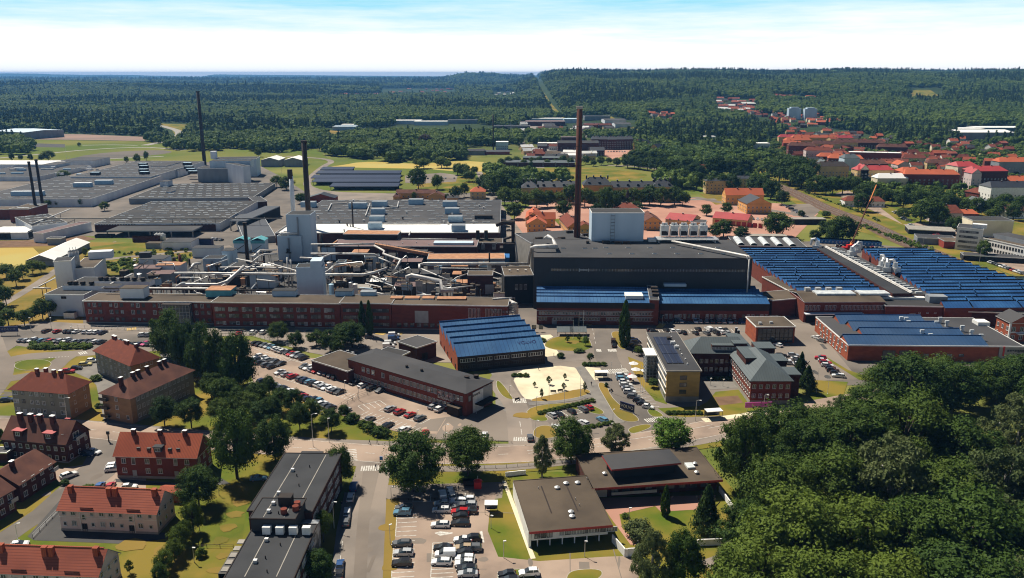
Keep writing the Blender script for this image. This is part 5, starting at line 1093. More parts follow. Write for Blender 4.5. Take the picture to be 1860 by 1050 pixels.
for i,(lb,pts,r) in enumerate(PP): pipe('pipe',lb,pts,r * .78,'rust_orange' if 'rusty duct' in lb else ('teal' if 'grey duct' in lb else ('soot' if 'dark pipe' in lb else 'pipe')),'pipes of the foundry',posts=14 if i not in (8,21,22) else 0)
for k in range(46):
 x = RND.uniform(240,900);y = RND.uniform(475,535);z = RND.uniform(6,12);l = RND.uniform(15,50);s = RND.uniform(-8,8) if k % 3 else RND.choice([-14,14])
 pipe('thin_pipe','thin plant pipe threading between the towers and sheds',[(x,y,z),(x + l,y + s,z)] + ([(x + l + 3,y + s + 6,z)] if k % 2 else []),RND.uniform(.18,.45),RND.choice(['pipe','pipe','pipe','metal','soot','rust_orange']),'thin plant pipes',posts=16)
# inclined conveyor
A = (*G(681,442,15),15);B = (*G(788,461,9),9);o = empty('conveyor',(A[0],A[1],0));dx,dy = B[0] - A[0],B[1] - A[1];l = hypot(dx,dy);o.rotation_euler = (0,0,atan2(dy,dx));b = MB();b.poly([(0,-1.3,15),(l,-1.3,9),(l,1.3,9),(0,1.3,15)]);b.poly([(0,-1.3,13.4),(0,-1.3,15),(l,-1.3,9),(l,-1.3,7.4)][::-1]);b.poly([(0,1.3,13.4),(0,1.3,15),(l,1.3,9),(l,1.3,7.4)]);b.build('housing',M['rust_orange'],o)
b = MB()
for k in range(16): t = k / 15;b.box(l * t - .06,-1.4,15 - 6 * t,l * t + .06,-1.3,16.2 - 6 * t)
b.tube([(0,-1.35,16.2),(l,-1.35,10.2)],.08,4);b.build('railing',M['pipe'],o);b = MB()
for k in range(7): t = (k + .5) / 7;b.box(l * t - .2,-1,0,l * t + .2,1,13.2 - 6 * t)
b.build('trestle',M['soot'],o);tag(o,'inclined rusty conveyor bridge with railing in front of the dull red roof','conveyor')
# rooftop sheds on the brick front
for i,(x0,y,x1,hh,d,m,mt) in enumerate(((219,542,262,4.5,6,'whitewall','bitumen_brown'),(374,540,420,3.2,8,'teal','rust_orange'),(495,541,537,3.2,5,'palewall','bitumen'),(609,541,640,3,5,'bluebox','bitumen'),(655,541,682,2.6,4,'bluebox','greywall'),(735,547,761,1.2,4,'roof_white','rust_orange'),(767,547,788,1.2,4,'roof_white','rust_orange'),(794,548,846,1.2,4,'rust_orange','rust_orange'),(709,547,730,1.2,4,'rust_orange','rust_orange'))):
 gbox('roof_house',['pale lift house on the brick front above the stair tower','teal roof house with an orange top on the brick front','pale blue plant house beside the big filter tower','light blue plant house on the roof behind the poplars','lower light blue plant house behind the poplars','first pale roof lantern from the poplars','second pale roof lantern from the poplars','longest rusty roof lantern on the blank brick length','rusty roof lantern nearest the poplars'.replace('nearest','next to')][i],'roof house',x0,y,x1,hh,d,m,mt,z=11)
# dark ducts by the lane
b = MB();b.tube([(0,0,0),(0,0,20),(0,0,24),(-6,1,24),(-10,2,22)],1.1,10);b.tube([(-5,1,0),(-5,1,14),(2,1,16)],.9,10);b.box(-8,-2,0,4,5,9);b.box(-6,-3,9,3,2,12)
gx,gy = G(932,476);thing('dust_filter','black dust filter with tall bent ducts beside the gravel lane','filter',b,M['soot'],(gx,gy,0))
for k in range(5): gx,gy = G(929 + (k % 2) * 3,563 + k * 3,8 - k);pipe('hanging_duct','pale duct loop hanging on the end wall of the brick front',[(924,552 + k * 4,10 - k * 1.2),(934,551 + k * 4,10 - k * 1.2),(940,556 + k * 4,8 - k * 1.2)],.55,'pipe','duct loops on the brick end wall')
# black hall with its dark side wing
q = Bd('black_hall','huge black sheet clad hall with a wide grey roof',(969.5,469,523.6),(1367,471),(1312,437),'hall',h=25);q.walls('black');q.flat('bitumen_grey',edge='soot',ov=.1)
q.part('window_band',MB().box(q.w * .08,-.12,q.h - 6.2,q.w * .97,.02,q.h - 5.0),M['glass']);BH = q
b = MB()
for k in range(60): b.box(q.w * .08 + k * q.w * .89 / 60,-.2,q.h - 6.2,q.w * .08 + k * q.w * .89 / 60 + .12,-.1,q.h - 5.0)
q.part('window_bars',b,M['greywall'])
for px,py in ((1019,453),(1058,453),(1077,453),(1097,452),(1137,452),(1177,452),(1218,452),(1259,452),(1300,452),(1103,463),(1144,463),(1185,463),(1226,463),(1269,463),(1310,463)):
 x,y = q.loc(px,py,q.h);q.part('roof_hatch',MB().box(x,y,q.h + .35,x + 2.2,y + .9,q.h + .8,0,1),[M['roof_white'],M['dark']])
for px,py,w in ((1094,444,4),(1115,445,4),(1132,445,3.5),(1065,444,1.5),(1238,443,5)): x,y = q.loc(px,py,q.h);q.unit(x,y,w,2.2,1.3,m='soot',name='vent_box')
q.part('lettering',MB().box(q.w * .208,-.3,q.h - 6.4,q.w * .212,-.2,q.h - 4.9).box(q.w * .214,-.3,q.h - 5.8,q.w * .248,-.2,q.h - 5.3).box(q.w * .250,-.3,q.h - 6.4,q.w * .254,-.2,q.h - 4.9),M['door'])
q.part('wall_duct',MB().box(q.w * .60,-3,12.2,q.w * .70,-.2,13.4),M['palewall'])
for k in range(4): q.part('roller_door',MB().box(6 + k * 12,-.1,.1,13 + k * 12,.02,6),M['greywall'])
q = Bd('dark_wing','dark low wing of the black hall with a brown flat roof',(916,502,556),(969,501),(966,484),'hall',h=14);q.walls('dark');q.flat('bitumen_brown',ov=.1);q.wins('f',3,1,1.5,3,7,m0=6,m1=4,st='b')
for k in range(3): q.part('vent_pipe',MB().tube([(3 + k * 4,8,14.3),(3 + k * 4,8,15.3),(3.8 + k * 4,7,15.3)],.22),M['pipe'])
q = Bd('rear_hall','grey flat roofed rear hall behind the black hall, holding the tallest chimney',(965,443,458),(1075,436),(1040,424),'hall',h=18,d=30);q.walls('concrete');q.flat('bitumen_grey',ov=.1)
for px,py in ((974,437),(1015,437),(1016,444),(1030,425),(1060,430),(1070,432)): x,y = q.loc(px,py,q.h);q.unit(x,max(1,y),4,2,1.4,m='soot',name='vent_box')
q = Bd('annex_shed','pale brown shed with flat roof behind the white roof pipe',(943,440,448),(975,440),(972,428),'shed',h=7);q.walls('concrete');q.flat('bitumen_brown')
q = Bd('blue_tower_block','large light blue boxy tower on the roof edge of the black hall',(1078,392.5,437),(1175,392.5),(1176,391),'tower',h=40,d=14);q.walls('palewall');q.flat('bitumen',edge='roof_white',ov=.1)
q.o.location.y += 8;b = MB()
for k in range(22): b.box(q.w * .36,-.8,2 + k * 1.75,q.w * .44,-.1,2.15 + k * 1.75)
b.box(q.w * .36,-.8,0,q.w * .365,-.7,q.h).box(q.w * .435,-.8,0,q.w * .44,-.7,q.h);q.part('stair_ladder',b,M['greywall'])
for k in range(5):
 gx,gy = G(1200 + k * 17.5,439,25);b = MB().box(0,0,3,4,4,8.5).box(.3,-.1,3.4,3.7,0,5.6,1).cyl(1.2,2,8.5,9.6,.8,None,10).cyl(2.8,2,8.5,9.6,.8,None,10)
 for sx in (0,3.7): b.box(sx,0,0,sx + .3,.3,3).box(sx,3.7,0,sx + .3,4,3)
 b.tube([(.4,-.3,8),(3.5,-.3,5)],.12,5);thing('cooling_unit',f'white steel cooling unit on legs, {ordw(k + 1)} from the light blue tower block','cooling unit',b,[M['metal'],M['soot']],(gx,gy,25),0,'row of cooling units on the black hall')
gx,gy = G(1192,442,25);thing('cooling_platform','steel lattice platform carrying the row of cooling units','platform',MB().box(0,-1.5,1.6,32,6.5,2.0).box(0,-1.6,3,32,-1.5,3.1).box(0,-1.6,2.5,32,-1.5,2.6).box(1,-1,0,1.4,6,1.6).box(16,-1,0,16.4,6,1.6).box(30,-1,0,30.4,6,1.6).box(-4,0,.3,0,5,1.8),M['metal'],(gx,gy,25.3))
A = (*G(1222,438,27),27);B = (*G(1358,465,27),27);b = MB();
for o_ in (-.5,.5): b.tube([(A[0] + o_,A[1],27),(B[0] + o_,B[1],27),(B[0] + o_,B[1] - 2,26)],.4)
b.tube([(B[0],B[1] - 3,26),(B[0],B[1] - 3.4,8)],.35);tag(b.build('roof_pipeline',M['pipe'],None,True),'twin white pipeline slanting across the black hall roof to its corner','pipe')
# sawtooth blocks in front of the black hall
q = Bd('sawtooth_office','brick office with long window bands under a blue sawtooth roof',(975,549,588),(1197,551),(1190,526),'factory',h=10.4,d=22);q.walls('brick');q.sawtooth(4,1.4,'roof_blue',segs=14,gap=.05);q.part('dark_attic',MB().box(-.05,-.2,q.h - 2.6,q.w,0,q.h - .1),M['soot'])
for r,z in ((0,1.2),(1,4.0)):
 for k in range(40):
  if r == 0 and k % 9 in (3,4): continue
  q.wat('f',1.5 + k * (q.w - 3) / 39,z + (.8 if r == 0 else .6),1.1,1.5,'wpd'[(k * 3 + r) % 3])
for z in (3.6,6.4): q.part('string_course',MB().box(-.05,-.16,z,q.w,0,z + .25),M['door'])
q.wat('f',19,.1,5,3,'hole');q.wat('f',8,.1,2.2,3,'pale');q.part('rooftop_cabin',MB().box(40,3,10.4,48,9,13),M['roof_white']);q.done()
q = Bd('roof_bridge','grey flat topped bridge block between the two blue sawtooth roofs',(1180,545,560),(1197,545.5),(1180,517),'annex',h=11.9,d=25);q.walls('brick');q.flat('bitumen_grey',ov=.1);
for k in range(3): q.unit(1.5,5 + k * 6,3,2.5,1.2,m='soot',name='vent_box')
q = Bd('sawtooth_workshop','lower brick workshop with blue sawtooth roof facing the car rows',(1199,551.5,586),(1398,552.5),(1360,524),'factory',h=8.5,d=26);q.walls('brick');q.sawtooth(4,1.6,'roof_blue',segs=10,gap=.05);q.part('dark_attic',MB().box(-.05,-.3,q.h - 3.2,q.w,0,q.h - .1),M['soot'])
q.wins('f',24,1,1.4,2.0,1.6,st='dpw',skip=((3,0),(9,0),(17,0)));q.wat('f',8,.1,2.5,3.2,'pale');q.wat('f',27,.1,2,3,'pale');q.wat('f',52,.1,4,3.2,'pale');q.done()
# rear grey hall with white barrel skylights, then the sawtooth fields
q = Bd('barrel_light_hall','grey roofed hall with five curved white rooflights behind the blue sawtooth field',(1335,447,458),(1465,450),(1440,434),'hall',h=8);q.walls('brick_dark');q.flat('bitumen_grey')
for k in range(5):
 x,y = q.loc(1322 + k * 26.5,435,q.h);b = MB();n = 6
 x = 2 + k * (q.w - 10) / 4.2;
 for j in range(n): a0,a1 = pi * j / n,pi * (j + 1) / n;y0,y1 = 2,q.d - 3;zz = q.h + .35;b.poly([(x + 2 - 2 * cos(a0),y0,zz + 1.4 * sin(a0)),(x + 2 - 2 * cos(a1),y0,zz + 1.4 * sin(a1)),(x + 2 - 2 * cos(a1),y1,zz + 1.4 * sin(a1)),(x + 2 - 2 * cos(a0),y1,zz + 1.4 * sin(a0))][::-1])
 q.part('barrel_rooflight',b,M['skylight'])
def field(name,lab,P,n,h_,segm,m='roof_blue_dark',seed=1):
 """P: near-left, near-right, far-right, far-left eaves pixels; n rows of teeth parallel to the near edge"""
 g = random.Random(seed);nl,nr,fr,fl = [(*G(*p,h_),h_) for p in P];o = tag(empty(name,(nl[0],nl[1],0)),lab,'factory');ox,oy = nl[0],nl[1]
 lp = lambda a,b,t: (a[0] + (b[0] - a[0]) * t - 0,a[1] + (b[1] - a[1]) * t)
 MB().poly([(p[0] - ox,p[1] - oy,h_ - .4) for p in (nl,nr,fr,fl)]).build('valley_gutter',M['soot'],o);b = MB();Q = [nl,nr,fr,fl]
 for i in range(4): a,c = Q[i],Q[(i + 1) % 4];b.poly([(a[0] - ox,a[1] - oy,-.3),(c[0] - ox,c[1] - oy,-.3),(c[0] - ox,c[1] - oy,h_),(a[0] - ox,a[1] - oy,h_)])
 b.build('wall',M['brick'],o)
 for k in range(n):
  t0,t1,t2 = k / n,(k + .74) / n,(k + 1) / n;L0,L1,L2 = lp(nl,fl,t0),lp(nl,fl,t1),lp(nl,fl,t2);R0,R1,R2 = lp(nr,fr,t0),lp(nr,fr,t1),lp(nr,fr,t2);rs = 1.9;b = MB();w = hypot(R0[0] - L0[0],R0[1] - L0[1]);ns = max(1,round(w / segm));off = g.uniform(.2,.8)
  cuts = [0] + [(i + off) / ns for i in range(ns) if .02 < (i + off) / ns < .98] + [1]
  for i in range(len(cuts) - 1):
   e = .3 / w;a,c = cuts[i] + (e if i else 0),cuts[i + 1] - (e if i < len(cuts) - 2 else 0);A0,A1,B0,B1 = lp(L0,R0,a),lp(L1,R1,a),lp(L0,R0,c),lp(L1,R1,c)
   V = [(A0[0] - ox,A0[1] - oy,h_),(B0[0] - ox,B0[1] - oy,h_),(B1[0] - ox,B1[1] - oy,h_ + rs),(A1[0] - ox,A1[1] - oy,h_ + rs)]
   b.poly([(x,y,z + .1) for x,y,z in V]);b.poly([V[3],V[2],(V[2][0],V[2][1],V[2][2] + .55),(V[3][0],V[3][1],V[3][2] + .55)],1)  # second face: dark strip added above the ridge to part the rows
  b.build('sawtooth_roof',[M[m],M['soot']],o);b = MB();b.poly([(R1[0] - ox,R1[1] - oy,h_ + rs - .1),(L1[0] - ox,L1[1] - oy,h_ + rs - .1),(L2[0] - ox,L2[1] - oy,h_ - .35),(R2[0] - ox,R2[1] - oy,h_ - .35)]);b.build('north_light',M['glass'],o)
  b = MB();b.poly([(L0[0] - ox,L0[1] - oy,h_ - .3),(L1[0] - ox,L1[1] - oy,h_ + rs),(L2[0] - ox,L2[1] - oy,h_ - .3)]);b.poly([(R0[0] - ox,R0[1] - oy,h_ - .3),(R2[0] - ox,R2[1] - oy,h_ - .3),(R1[0] - ox,R1[1] - oy,h_ + rs)]);b.build('gable_wall',M['brick'],o)
field('sawtooth_hall','deep blue sawtooth field of seventeen roof rows beside the black hall',[(1450,533),(1618,533),(1482,455),(1335,455)],17,8,26)
field('sawtooth_hall','deep blue sawtooth field of nineteen roof rows beside the railway',[(1716,560),(1985,558),(1680,456),(1566,456)],19,8,26,seed=5)
q = Bd('spine_gallery','long dark gallery with a white edge running between the two blue sawtooth fields',(1632,533,552),(1668,533.5),(1500,450),'gallery',h=12)
o = q.o;P = [(*G(x,y,11),11) for x,y in ((1621,533),(1657,533),(1500,449),(1484,451))];ox,oy = q.a;
for ch in list(o.children): bpy.data.objects.remove(ch)
o.rotation_euler = (0,0,0);P2 = [(*G(x,y,10),10) for x,y in ((1657,533),(1690,534),(1530,448),(1500,449))]
for PP_,m,nm,hh in ((P,'bitumen_black','roof',11),(P2,'bitumen_grey','side_roof',9.6)):
 MB().poly([(p[0] - ox,p[1] - oy,hh) for p in PP_]).build(nm,M[m],o);b = MB()
 for i in range(4): a,c = PP_[i],PP_[(i + 1) % 4];b.poly([(a[0] - ox,a[1] - oy,0),(c[0] - ox,c[1] - oy,0),(c[0] - ox,c[1] - oy,hh),(a[0] - ox,a[1] - oy,hh)])
 b.build('wall',M['brick_dark'],o)
a,c = P[1],P[2];MB().poly([(a[0] - ox - 1.2,a[1] - oy,11.3),(a[0] - ox + .4,a[1] - oy,11.3),(c[0] - ox + .4,c[1] - oy,11.3),(c[0] - ox - 1.2,c[1] - oy,11.3)]).tube([(a[0] - ox,a[1] - oy,11.5),(c[0] - ox,c[1] - oy,11.5)],.5).build('pipe_run',M['pipe'],o)
a,c = P2[0],P2[3];me = MB().box(-1.6,-.5,0,1.6,.5,.7).mesh('skylight',M['skylight'])
for k in range(26): t = (k + .5) / 26;put('skylight',me,o,(a[0] + (c[0] - a[0]) * t - ox + 4,a[1] + (c[1] - a[1]) * t - oy,9.6))
for k,(px,py) in enumerate(((1547,463),(1554,458),(1601,490),(1610,492),(1605,484),(1625,493),(1484,452))):
 gx,gy = G(px,py,10);thing('roof_fan_unit',f'grey fan unit on the gallery roof, {ordw(k + 1)} from the crane','fan unit',MB().box(-2,-2,0,2,2,2.4).cyl(0,0,2.4,5,1.5,1.1,14).tube([(0,0,4.5),(1.5,0,6),(3.5,0,5.5),(4,0,2)],.7),M['metal'],(gx,gy,9.8),.4 * k,'fan units on the spine gallery')
# brick buildings below the field
q = Bd('brick_workshop','brick workshop with white framed windows and a low curved dark roof',(1462,549,585),(1608,548.5),(1443,530),'workshop',h=9.5,d=20);q.walls('brick');q.pitched('bitumen_brown',1.6,'x',ov=.3,trim='whitewall')
q.wins('f',20,1,1.4,2.2,5.8,st='w',skip=((8,0),(4,0)));q.part('canopy',MB().box(0,-3,4.3,q.w * .72,.02,4.7),M['whitewall']);q.part('recess_shade_panel',MB().box(1,-.1,.2,q.w * .7,.02,3.9),M['dark'])  # flat panel under the canopy, recess shade put into its near-black colour
for k in range(2): q.part('roof_lantern',MB().box(8 + k * 20,q.d * .35,q.h + 1,26 + k * 16,q.d * .65,q.h + 2.1),M['skylight'])
for k in range(4): q.part('roof_vent',MB().box(6 + k * 5,q.d * .8,q.h + .6,8.5 + k * 5,q.d * .9,q.h + 2.4),M['metal'])
q.done()
q = Bd('brick_workshop','dark brick range with a white door between the low roof and the railway field',(1609,556.5,582),(1723,558.5),(1715,543),'workshop',h=8,d=14);q.walls('brick');q.flat('bitumen');q.wat('f',q.w * .44,.4,2.6,4.6,'pale');q.wins('f',3,1,1,.6,5,m0=q.w * .55,m1=q.w * .2,st='w');q.unit(q.w * .78,6,8,5,3,m='greywall');q.part('white_roof_strip',MB().box(0,q.d - 3,q.h + .3,q.w * .8,q.d,q.h + 1.4),M['roof_white'])
q = Bd('brick_workshop','low dark brick range along the near edge of the railway side field',(1724,566,586),(1905,572),(1900,556),'workshop',h=6,d=12);q.walls('brick_dark');q.flat('bitumen');q.wins('f',8,1,1.2,2,1.5,m0=q.w * .5,m1=q.w * .2,st='d')
q = Bd('gate_link','brick link building with a brown flat roof at the black hall corner',(1372,533,560),(1403,547),(1376,487),'annex',h=8,d=34);q.walls('brick');q.flat('bitumen_brown',edge='roof_white')
q = Bd('gate_link','stepped brick end with white copings along the blue field',(1385,504,530),(1440,533),(1450,520),'annex',h=8,d=8);q.walls('brick');q.flat('bitumen_brown',edge='roof_white')
# workshop with deep blue roof
q = Bd('blue_roof_workshop','wide brick workshop with a dull blue roof by the forest edge',(1541.5,628.5,655),(1860,631),(1482,577),'workshop');q.walls('brick_orange',name='wall');w = q.w;d = q.d;q.flat('bitumen_grey',edge='roof_white',ov=.1);x1 = w * .80;n = 4;yf = 1.0
b = MB();z = q.h + .35
for k in range(n):
 p = (d - 1) / n;a = k * p;xs = 0 if k == 0 else [0,10,9,7][k];xe = x1 * [1,.93,.86,.80][k]
 b2 = MB();b2.poly([(xs - .3,a - .3,z),(xe,a - .3,z),(xe,a + p * .72,z + 2.2),(xs - .3,a + p * .72,z + 2.2)]);b2.poly([(xe,a + p * .72,z + 2.2),(xs - .3,a + p * .72,z + 2.2),(xs - .3,a + p,z),(xe,a + p,z)][::1] and [(xs - .3,a + p * .72,z + 2.2),(xe,a + p * .72,z + 2.2),(xe,a + p,z),(xs - .3,a + p,z)]);q.part('sawtooth_roof',b2,M['roof_blue_dull']);q.part('ridge_strip',MB().box(xs - .3,a + p * .72 - .1,z + 2.1,xe,a + p * .72 + .1,z + 2.5),M['roof_blue_dark'])  # thin dark strip added on each ridge to set the teeth apart
 b.poly([(xs,a,z - .4),(xs,a + p * .72,z + 2.1),(xs,a + p,z - .4)][::1]);b.poly([(xe - .1,a,z - .4),(xe - .1,a + p,z - .4),(xe - .1,a + p * .72,z + 2.1)])
q.part('gable_wall',b,M['brick_orange'])
for k,(px,py) in enumerate(((1637,579),(1646,580),(1650,586),(1708,580),(1701,587),(1748,595),(1675,603),(1690,610),(1765,603),(1782,611),(1720,586))): x,y = q.loc(px,py,q.h + 2);q.part('rooflight',MB().cyl(x,y,z,z + 2.3,.7,.6,10).box(x - .8,y - .4,z + 1.6,x + .8,y + .4,z + 2.6),M['skylight'])
x,y = q.loc(1776,593,q.h);q.unit(x,y,5,5,1.5,m='roof_white',name='rooflight_box')
q.wins('l',9,1,1.6,2.0,3.4,st='w');q.wins('l',7,1,1.6,1.6,.8,m0=8,m1=8,st='w');q.wat('f',16,.2,5,4.2,'d');q.wat('f',22.5,.2,5,4.2,'d');q.wins('f',4,1,2,1.2,2,m0=w * .45,m1=w * .35,st='b');q.part('pale_corner',MB().box(w * .86,-.4,0,w + 3,3,q.h + .1),M['concrete'])
q.part('red_sign_strip',MB().box(w * .88,-.5,2.5,w * .89,-.4,6.5),M['red']);b = MB()
for k in range(9): b.box(w * .905 + k * .95,-.55,q.h - 1.7 + (k % 3) * .12,w * .905 + k * .95 + .7,-.42,q.h - .9);b.box(w * .965 + k * .95,-.55,q.h - 2.0 + (k % 2) * .1,w * .965 + k * .95 + .75,-.42,q.h - 1.2)
q.part('lettering',b,M['frame_dark']);q.done()
q = Bd('ornate_house','ornate brick and white house with balconies at the edge of the picture by the workshop',(1836,586,606),(1880,586),(1868,569),'house',h=8.5,d=10);q.walls('brick_orange',gable=('y',3));q.pitched('bitumen_grey',3,'y',trim='white');q.wins('l',3,2,1.3,1.8,1,3.6);q.wins('f',3,2,1.5,2,1,3.6);q.part('white_trim',MB().box(-.2,-.2,0,.5,.5,q.h).box(-.2,-.15,3.9,q.w,0,4.3).box(3,-1.6,3.6,7,0,4.0),M['white'])
q = Bd('glass_fronted_hall','orange brick hall with a tall glazed front in the car park',(1374,595,624),(1444.5,594.5),(1362,577),'hall');q.walls('brick_orange');q.flat('bitumen_brown',edge='roof_white')
b = MB();b2 = MB();nx,nz = 8,3
b.box(.8,-.06,.4,q.w - .8,.02,q.h - .6)
for k in range(nx + 1): b2.box(.8 + k * (q.w - 1.6) / nx - .1,-.2,.4,.8 + k * (q.w - 1.6) / nx + .1,-.06,q.h - .6)
for k in range(nz + 1): b2.box(.8,-.18,.4 + k * (q.h - 1) / nz,q.w - .8,-.06,.55 + k * (q.h - 1) / nz)
q.part('glazed_front',b,M['glass']);q.part('glazing_bars',b2,M['frame_dark']);q.part('roof_vent',MB().box(2,3,q.h + .3,3.2,4.2,q.h + 1.3).box(7,4,q.h + .3,8.2,5,q.h + 1.3),M['metal'])
# near blue sawtooth building with side annex
q = Bd('sawtooth_design_hall','brick hall with five bright blue sawtooth roofs and two window bands',(831,649,677),(990,634),(746,603),'hall');q.walls('brick_orange');q.sawtooth(5,3.4,'roof_blue','brick_orange',segs=5,gap=.04,steep=.1);w = q.w
q.part('green_front',MB().box(-.05,-.04,-.2,w + .05,.0,q.h - .1),M['soot'])
for r in range(2):
 for k in range(34):
  if k % 7 == 6: continue
  q.wat('f',1 + (w - 2) * (k + .5) / 34,q.h - 4.9 + r * 2.6,.95,1.4,'p' if r else 'b')
for k in range(5): q.wat('l',3 + k * q.d / 5,.1,1.2,2.2,'d')
me = textmesh('VOLVO',2.3,'navy',ex=.01);o_ = put('lettering',me,q.o,(w * .82,q.d * .1,q.h + 2.12));o_.rotation_euler = (atan(3.4 / (q.d / 5 * .9)),0,0);q.done();SB = q
q = Bd('side_annex','brick annex with a plain grey roof beside the blue sawtooth hall',(757,633,650),(792,622),(773,607),'annex',h=6);q.walls('brick_dark');q.flat('bitumen_grey',ov=.4);q.wat('f',4,.2,3,3,'hole')
q = Bd('side_annex','low dark annex joining the long brick office to the yard',(682,642,652),(722,651),(740,640),'annex',h=7);q.walls('brick_dark');q.flat('bitumen',ov=.2)
# long brick office by the car park
q = Bd('long_brick_office','long low brick office with a grey roof along the worn car park',(632,652,685),(846,715),(899,693),'office',h=8.2);q.walls('brick');q.pitched('bitumen_grey',1.3,'x',hip=6,ov=.4,trim='soot');w = q.w
q.wins('f',30,1,1.3,1.7,1.5,m0=2,m1=4,st='w');q.wins('f',21,1,1.2,1.8,5.0,m0=w * .39,m1=1.8,st='w');q.wins('f',3,1,1.4,1.8,5.0,m0=8,m1=w - 13,st='w');q.wat('f',18,5,1.4,1.8,'w')
q.part('white_shopfront',MB().box(w,3.5,.1,w + .25,q.d * .62,q.h - .8),M['white']);q.part('mural_panel',MB().box(w,q.d * .62,2.5,w + .2,q.d - .5,q.h - .6),M['door']);q.part('entrance_canopy',MB().box(w,q.d * .3,3.0,w + 3.5,q.d * .9,3.3),M['soot']);q.wat('r',2,4.8,1.6,2,'b');q.wat('r',q.d * .45,.1,3,2.6,'d')
o_ = put('lettering',textmesh('INTERSPORT',1.25,'white'),q.o,(w * .845,-.15,4.2));o_.rotation_euler = (pi / 2,0,0);o_ = put('lettering',textmesh('invent',1.6,'soot'),q.o,(w + .3,q.d * .36,6.4));o_.rotation_euler = (pi / 2,0,pi / 2)
for px,py in ((739,668),(766,675),(848,688),(865,686)): x,y = q.loc(px,py,q.h + .8);q.part('roof_vent',MB().cyl(x,y,q.h,q.h + 1.8,.5 if px < 840 else .9,None,10),M['soot'])
q.done();gx,gy = G(812,752);thing('bin_shelter','black flat topped shelter standing at the office entrance corner','shelter',MB().box(0,0,0,5,4.5,3).box(-.2,-.2,3,5.2,4.7,3.2,1),[M['soot'],M['bitumen_brown']],(gx,gy,0),q.rz)
q = Bd('office_wing','low brick wing joined to the end of the long brick office',(566,656,669),(632,676),(690,646),'annex',h=4.5,d=14);q.walls('brick_dark');q.flat('bitumen_brown',ov=.2)
# yellow brick office with solar panels
q = Bd('yellow_office','four storey yellow brick office with solar panels on its roof',(1212,675,731),(1272,675),(1226,606.5),'office');q.walls('brick_yellow',plinth=('concrete',2.2));q.flat('bitumen_grey',edge='concrete',ov=.5);h_ = q.h
for k in range(3): q.wat('f',q.w * .5,3.2 + k * (h_ - 3.6) / 3,2.4,1.5,'d')
for k in range(4):
 z = 1.2 + k * (h_ - 1.6) / 4;q.part('window_band',MB().box(-.14,1,z,.02,q.d - 1,z + 1.5),M['glass_pale']);q.part('white_band',MB().box(-.2,.5,z + 1.5,.02,q.d - .5,z + 1.9),M['white']);q.wins('r',14,1,1.6,1.4,z,st='w')
nn = 0
for j in range(3):
 for i in range(3): q.part('solar_panel',MB().box(1.2 + i * 2.0,7 + j * (q.d - 12) / 3,h_ + .5,3.05 + i * 2.0,6.6 + (j + 1) * (q.d - 12) / 3,h_ + .62),M['solar'])
for k in range(8): q.part('roof_vent',MB().cyl(8.1 + (k % 2) * .3,6 + k * 5,h_ + .3,h_ + .9,.25,None,8),M['white'])
q.part('stair_tower',MB().box(-3.6,q.d * .46,0,-.1,q.d * .61,h_ - 1),M['glass']);b = MB()
for k in range(8): b.box(-3.9,q.d * .455,k * (h_ - 1) / 8,-.1,q.d * .46,k * (h_ - 1) / 8 + .2).box(-3.95,q.d * .455,k * (h_ - 1) / 8,-3.7,q.d * .615,k * (h_ - 1) / 8 + .2)
for k in range(4): b.box(-3.9 + k * 1.2,q.d * .45,0,-3.75 + k * 1.2,q.d * .455,h_ - 1).box(-4.0,q.d * (.46 + k * .05),0,-3.9,q.d * (.463 + k * .05),h_ - 1)
q.part('stair_frame',b,M['greywall']);q.part('stair_roof',MB().box(-4.4,q.d * .44,h_ - 1,0,q.d * .64,h_ - .6),M['white'])
for k in range(3): q.part('roof_unit',MB().box(6 + k * .5,q.d - 9 - k * 5,h_ + .3,7.6 + k * .5,q.d - 7.4 - k * 5,h_ + 1.4),M['soot' if k == 0 else 'metal'])
q.done();YO = q
# dark offices with grey hipped roofs
q = Bd('dark_brick_office','dark brick office range with a grey hipped roof behind the yellow office',(1252,640,683),(1372,641),(1330,612),'office',h=9.5,d=13);q.walls('brick_dark');q.pitched('roof_slate',4,'x',hip=6,ov=.6);q.wins('f',13,2,1.2,1.5,2.2,3.2,st='wpd');q.part('dormer',MB().box(q.w * .35,1,9.4,q.w * .75,6,12,0,1),[M['brick_dark'],M['roof_slate']]);q.wins('f',9,1,1.2,1.2,10.2,m0=q.w * .38,m1=q.w * .28,st='p',y0=1);q.done()
q = Bd('hipped_brick_office','brick office with long grey metal hipped roof and wide dormers',(1365,689.5,729),(1438,689.5),(1330,640),'office',h=9.2);q.walls('brick',plinth=('concrete',1.6));q.pitched('roof_slate',4.6,'y',hip=8,ov=.7);q.wins('f',6,2,1.2,1.5,2.6,3.3,st='w');q.wins('l',13,2,1.1,1.5,2.6,3.3,st='w');q.wins('r',9,2,1.1,1.5,2.6,3.3,st='w')
for k in range(2): q.part('dormer',MB().box(1.2,12 + k * 16,10,6,24 + k * 16,12.6,0,1).box(.9,11.7 + k * 16,12.6,6.5,24.3 + k * 16,12.8,1),[M['brick_dark'],M['roof_slate']])
for k in range(3): q.part('side_bay',MB().box(q.w - 2,6 + k * 14,0,q.w + 5,13 + k * 14,8.6,0,1).box(q.w - 2,5.6 + k * 14,8.6,q.w + 5.4,13.4 + k * 14,8.9,1),[M['brick_dark'],M['roof_slate']])
for k in range(2): q.chim(6,40 + k * 3,m='soot',z0=12,h=2)
q.done()
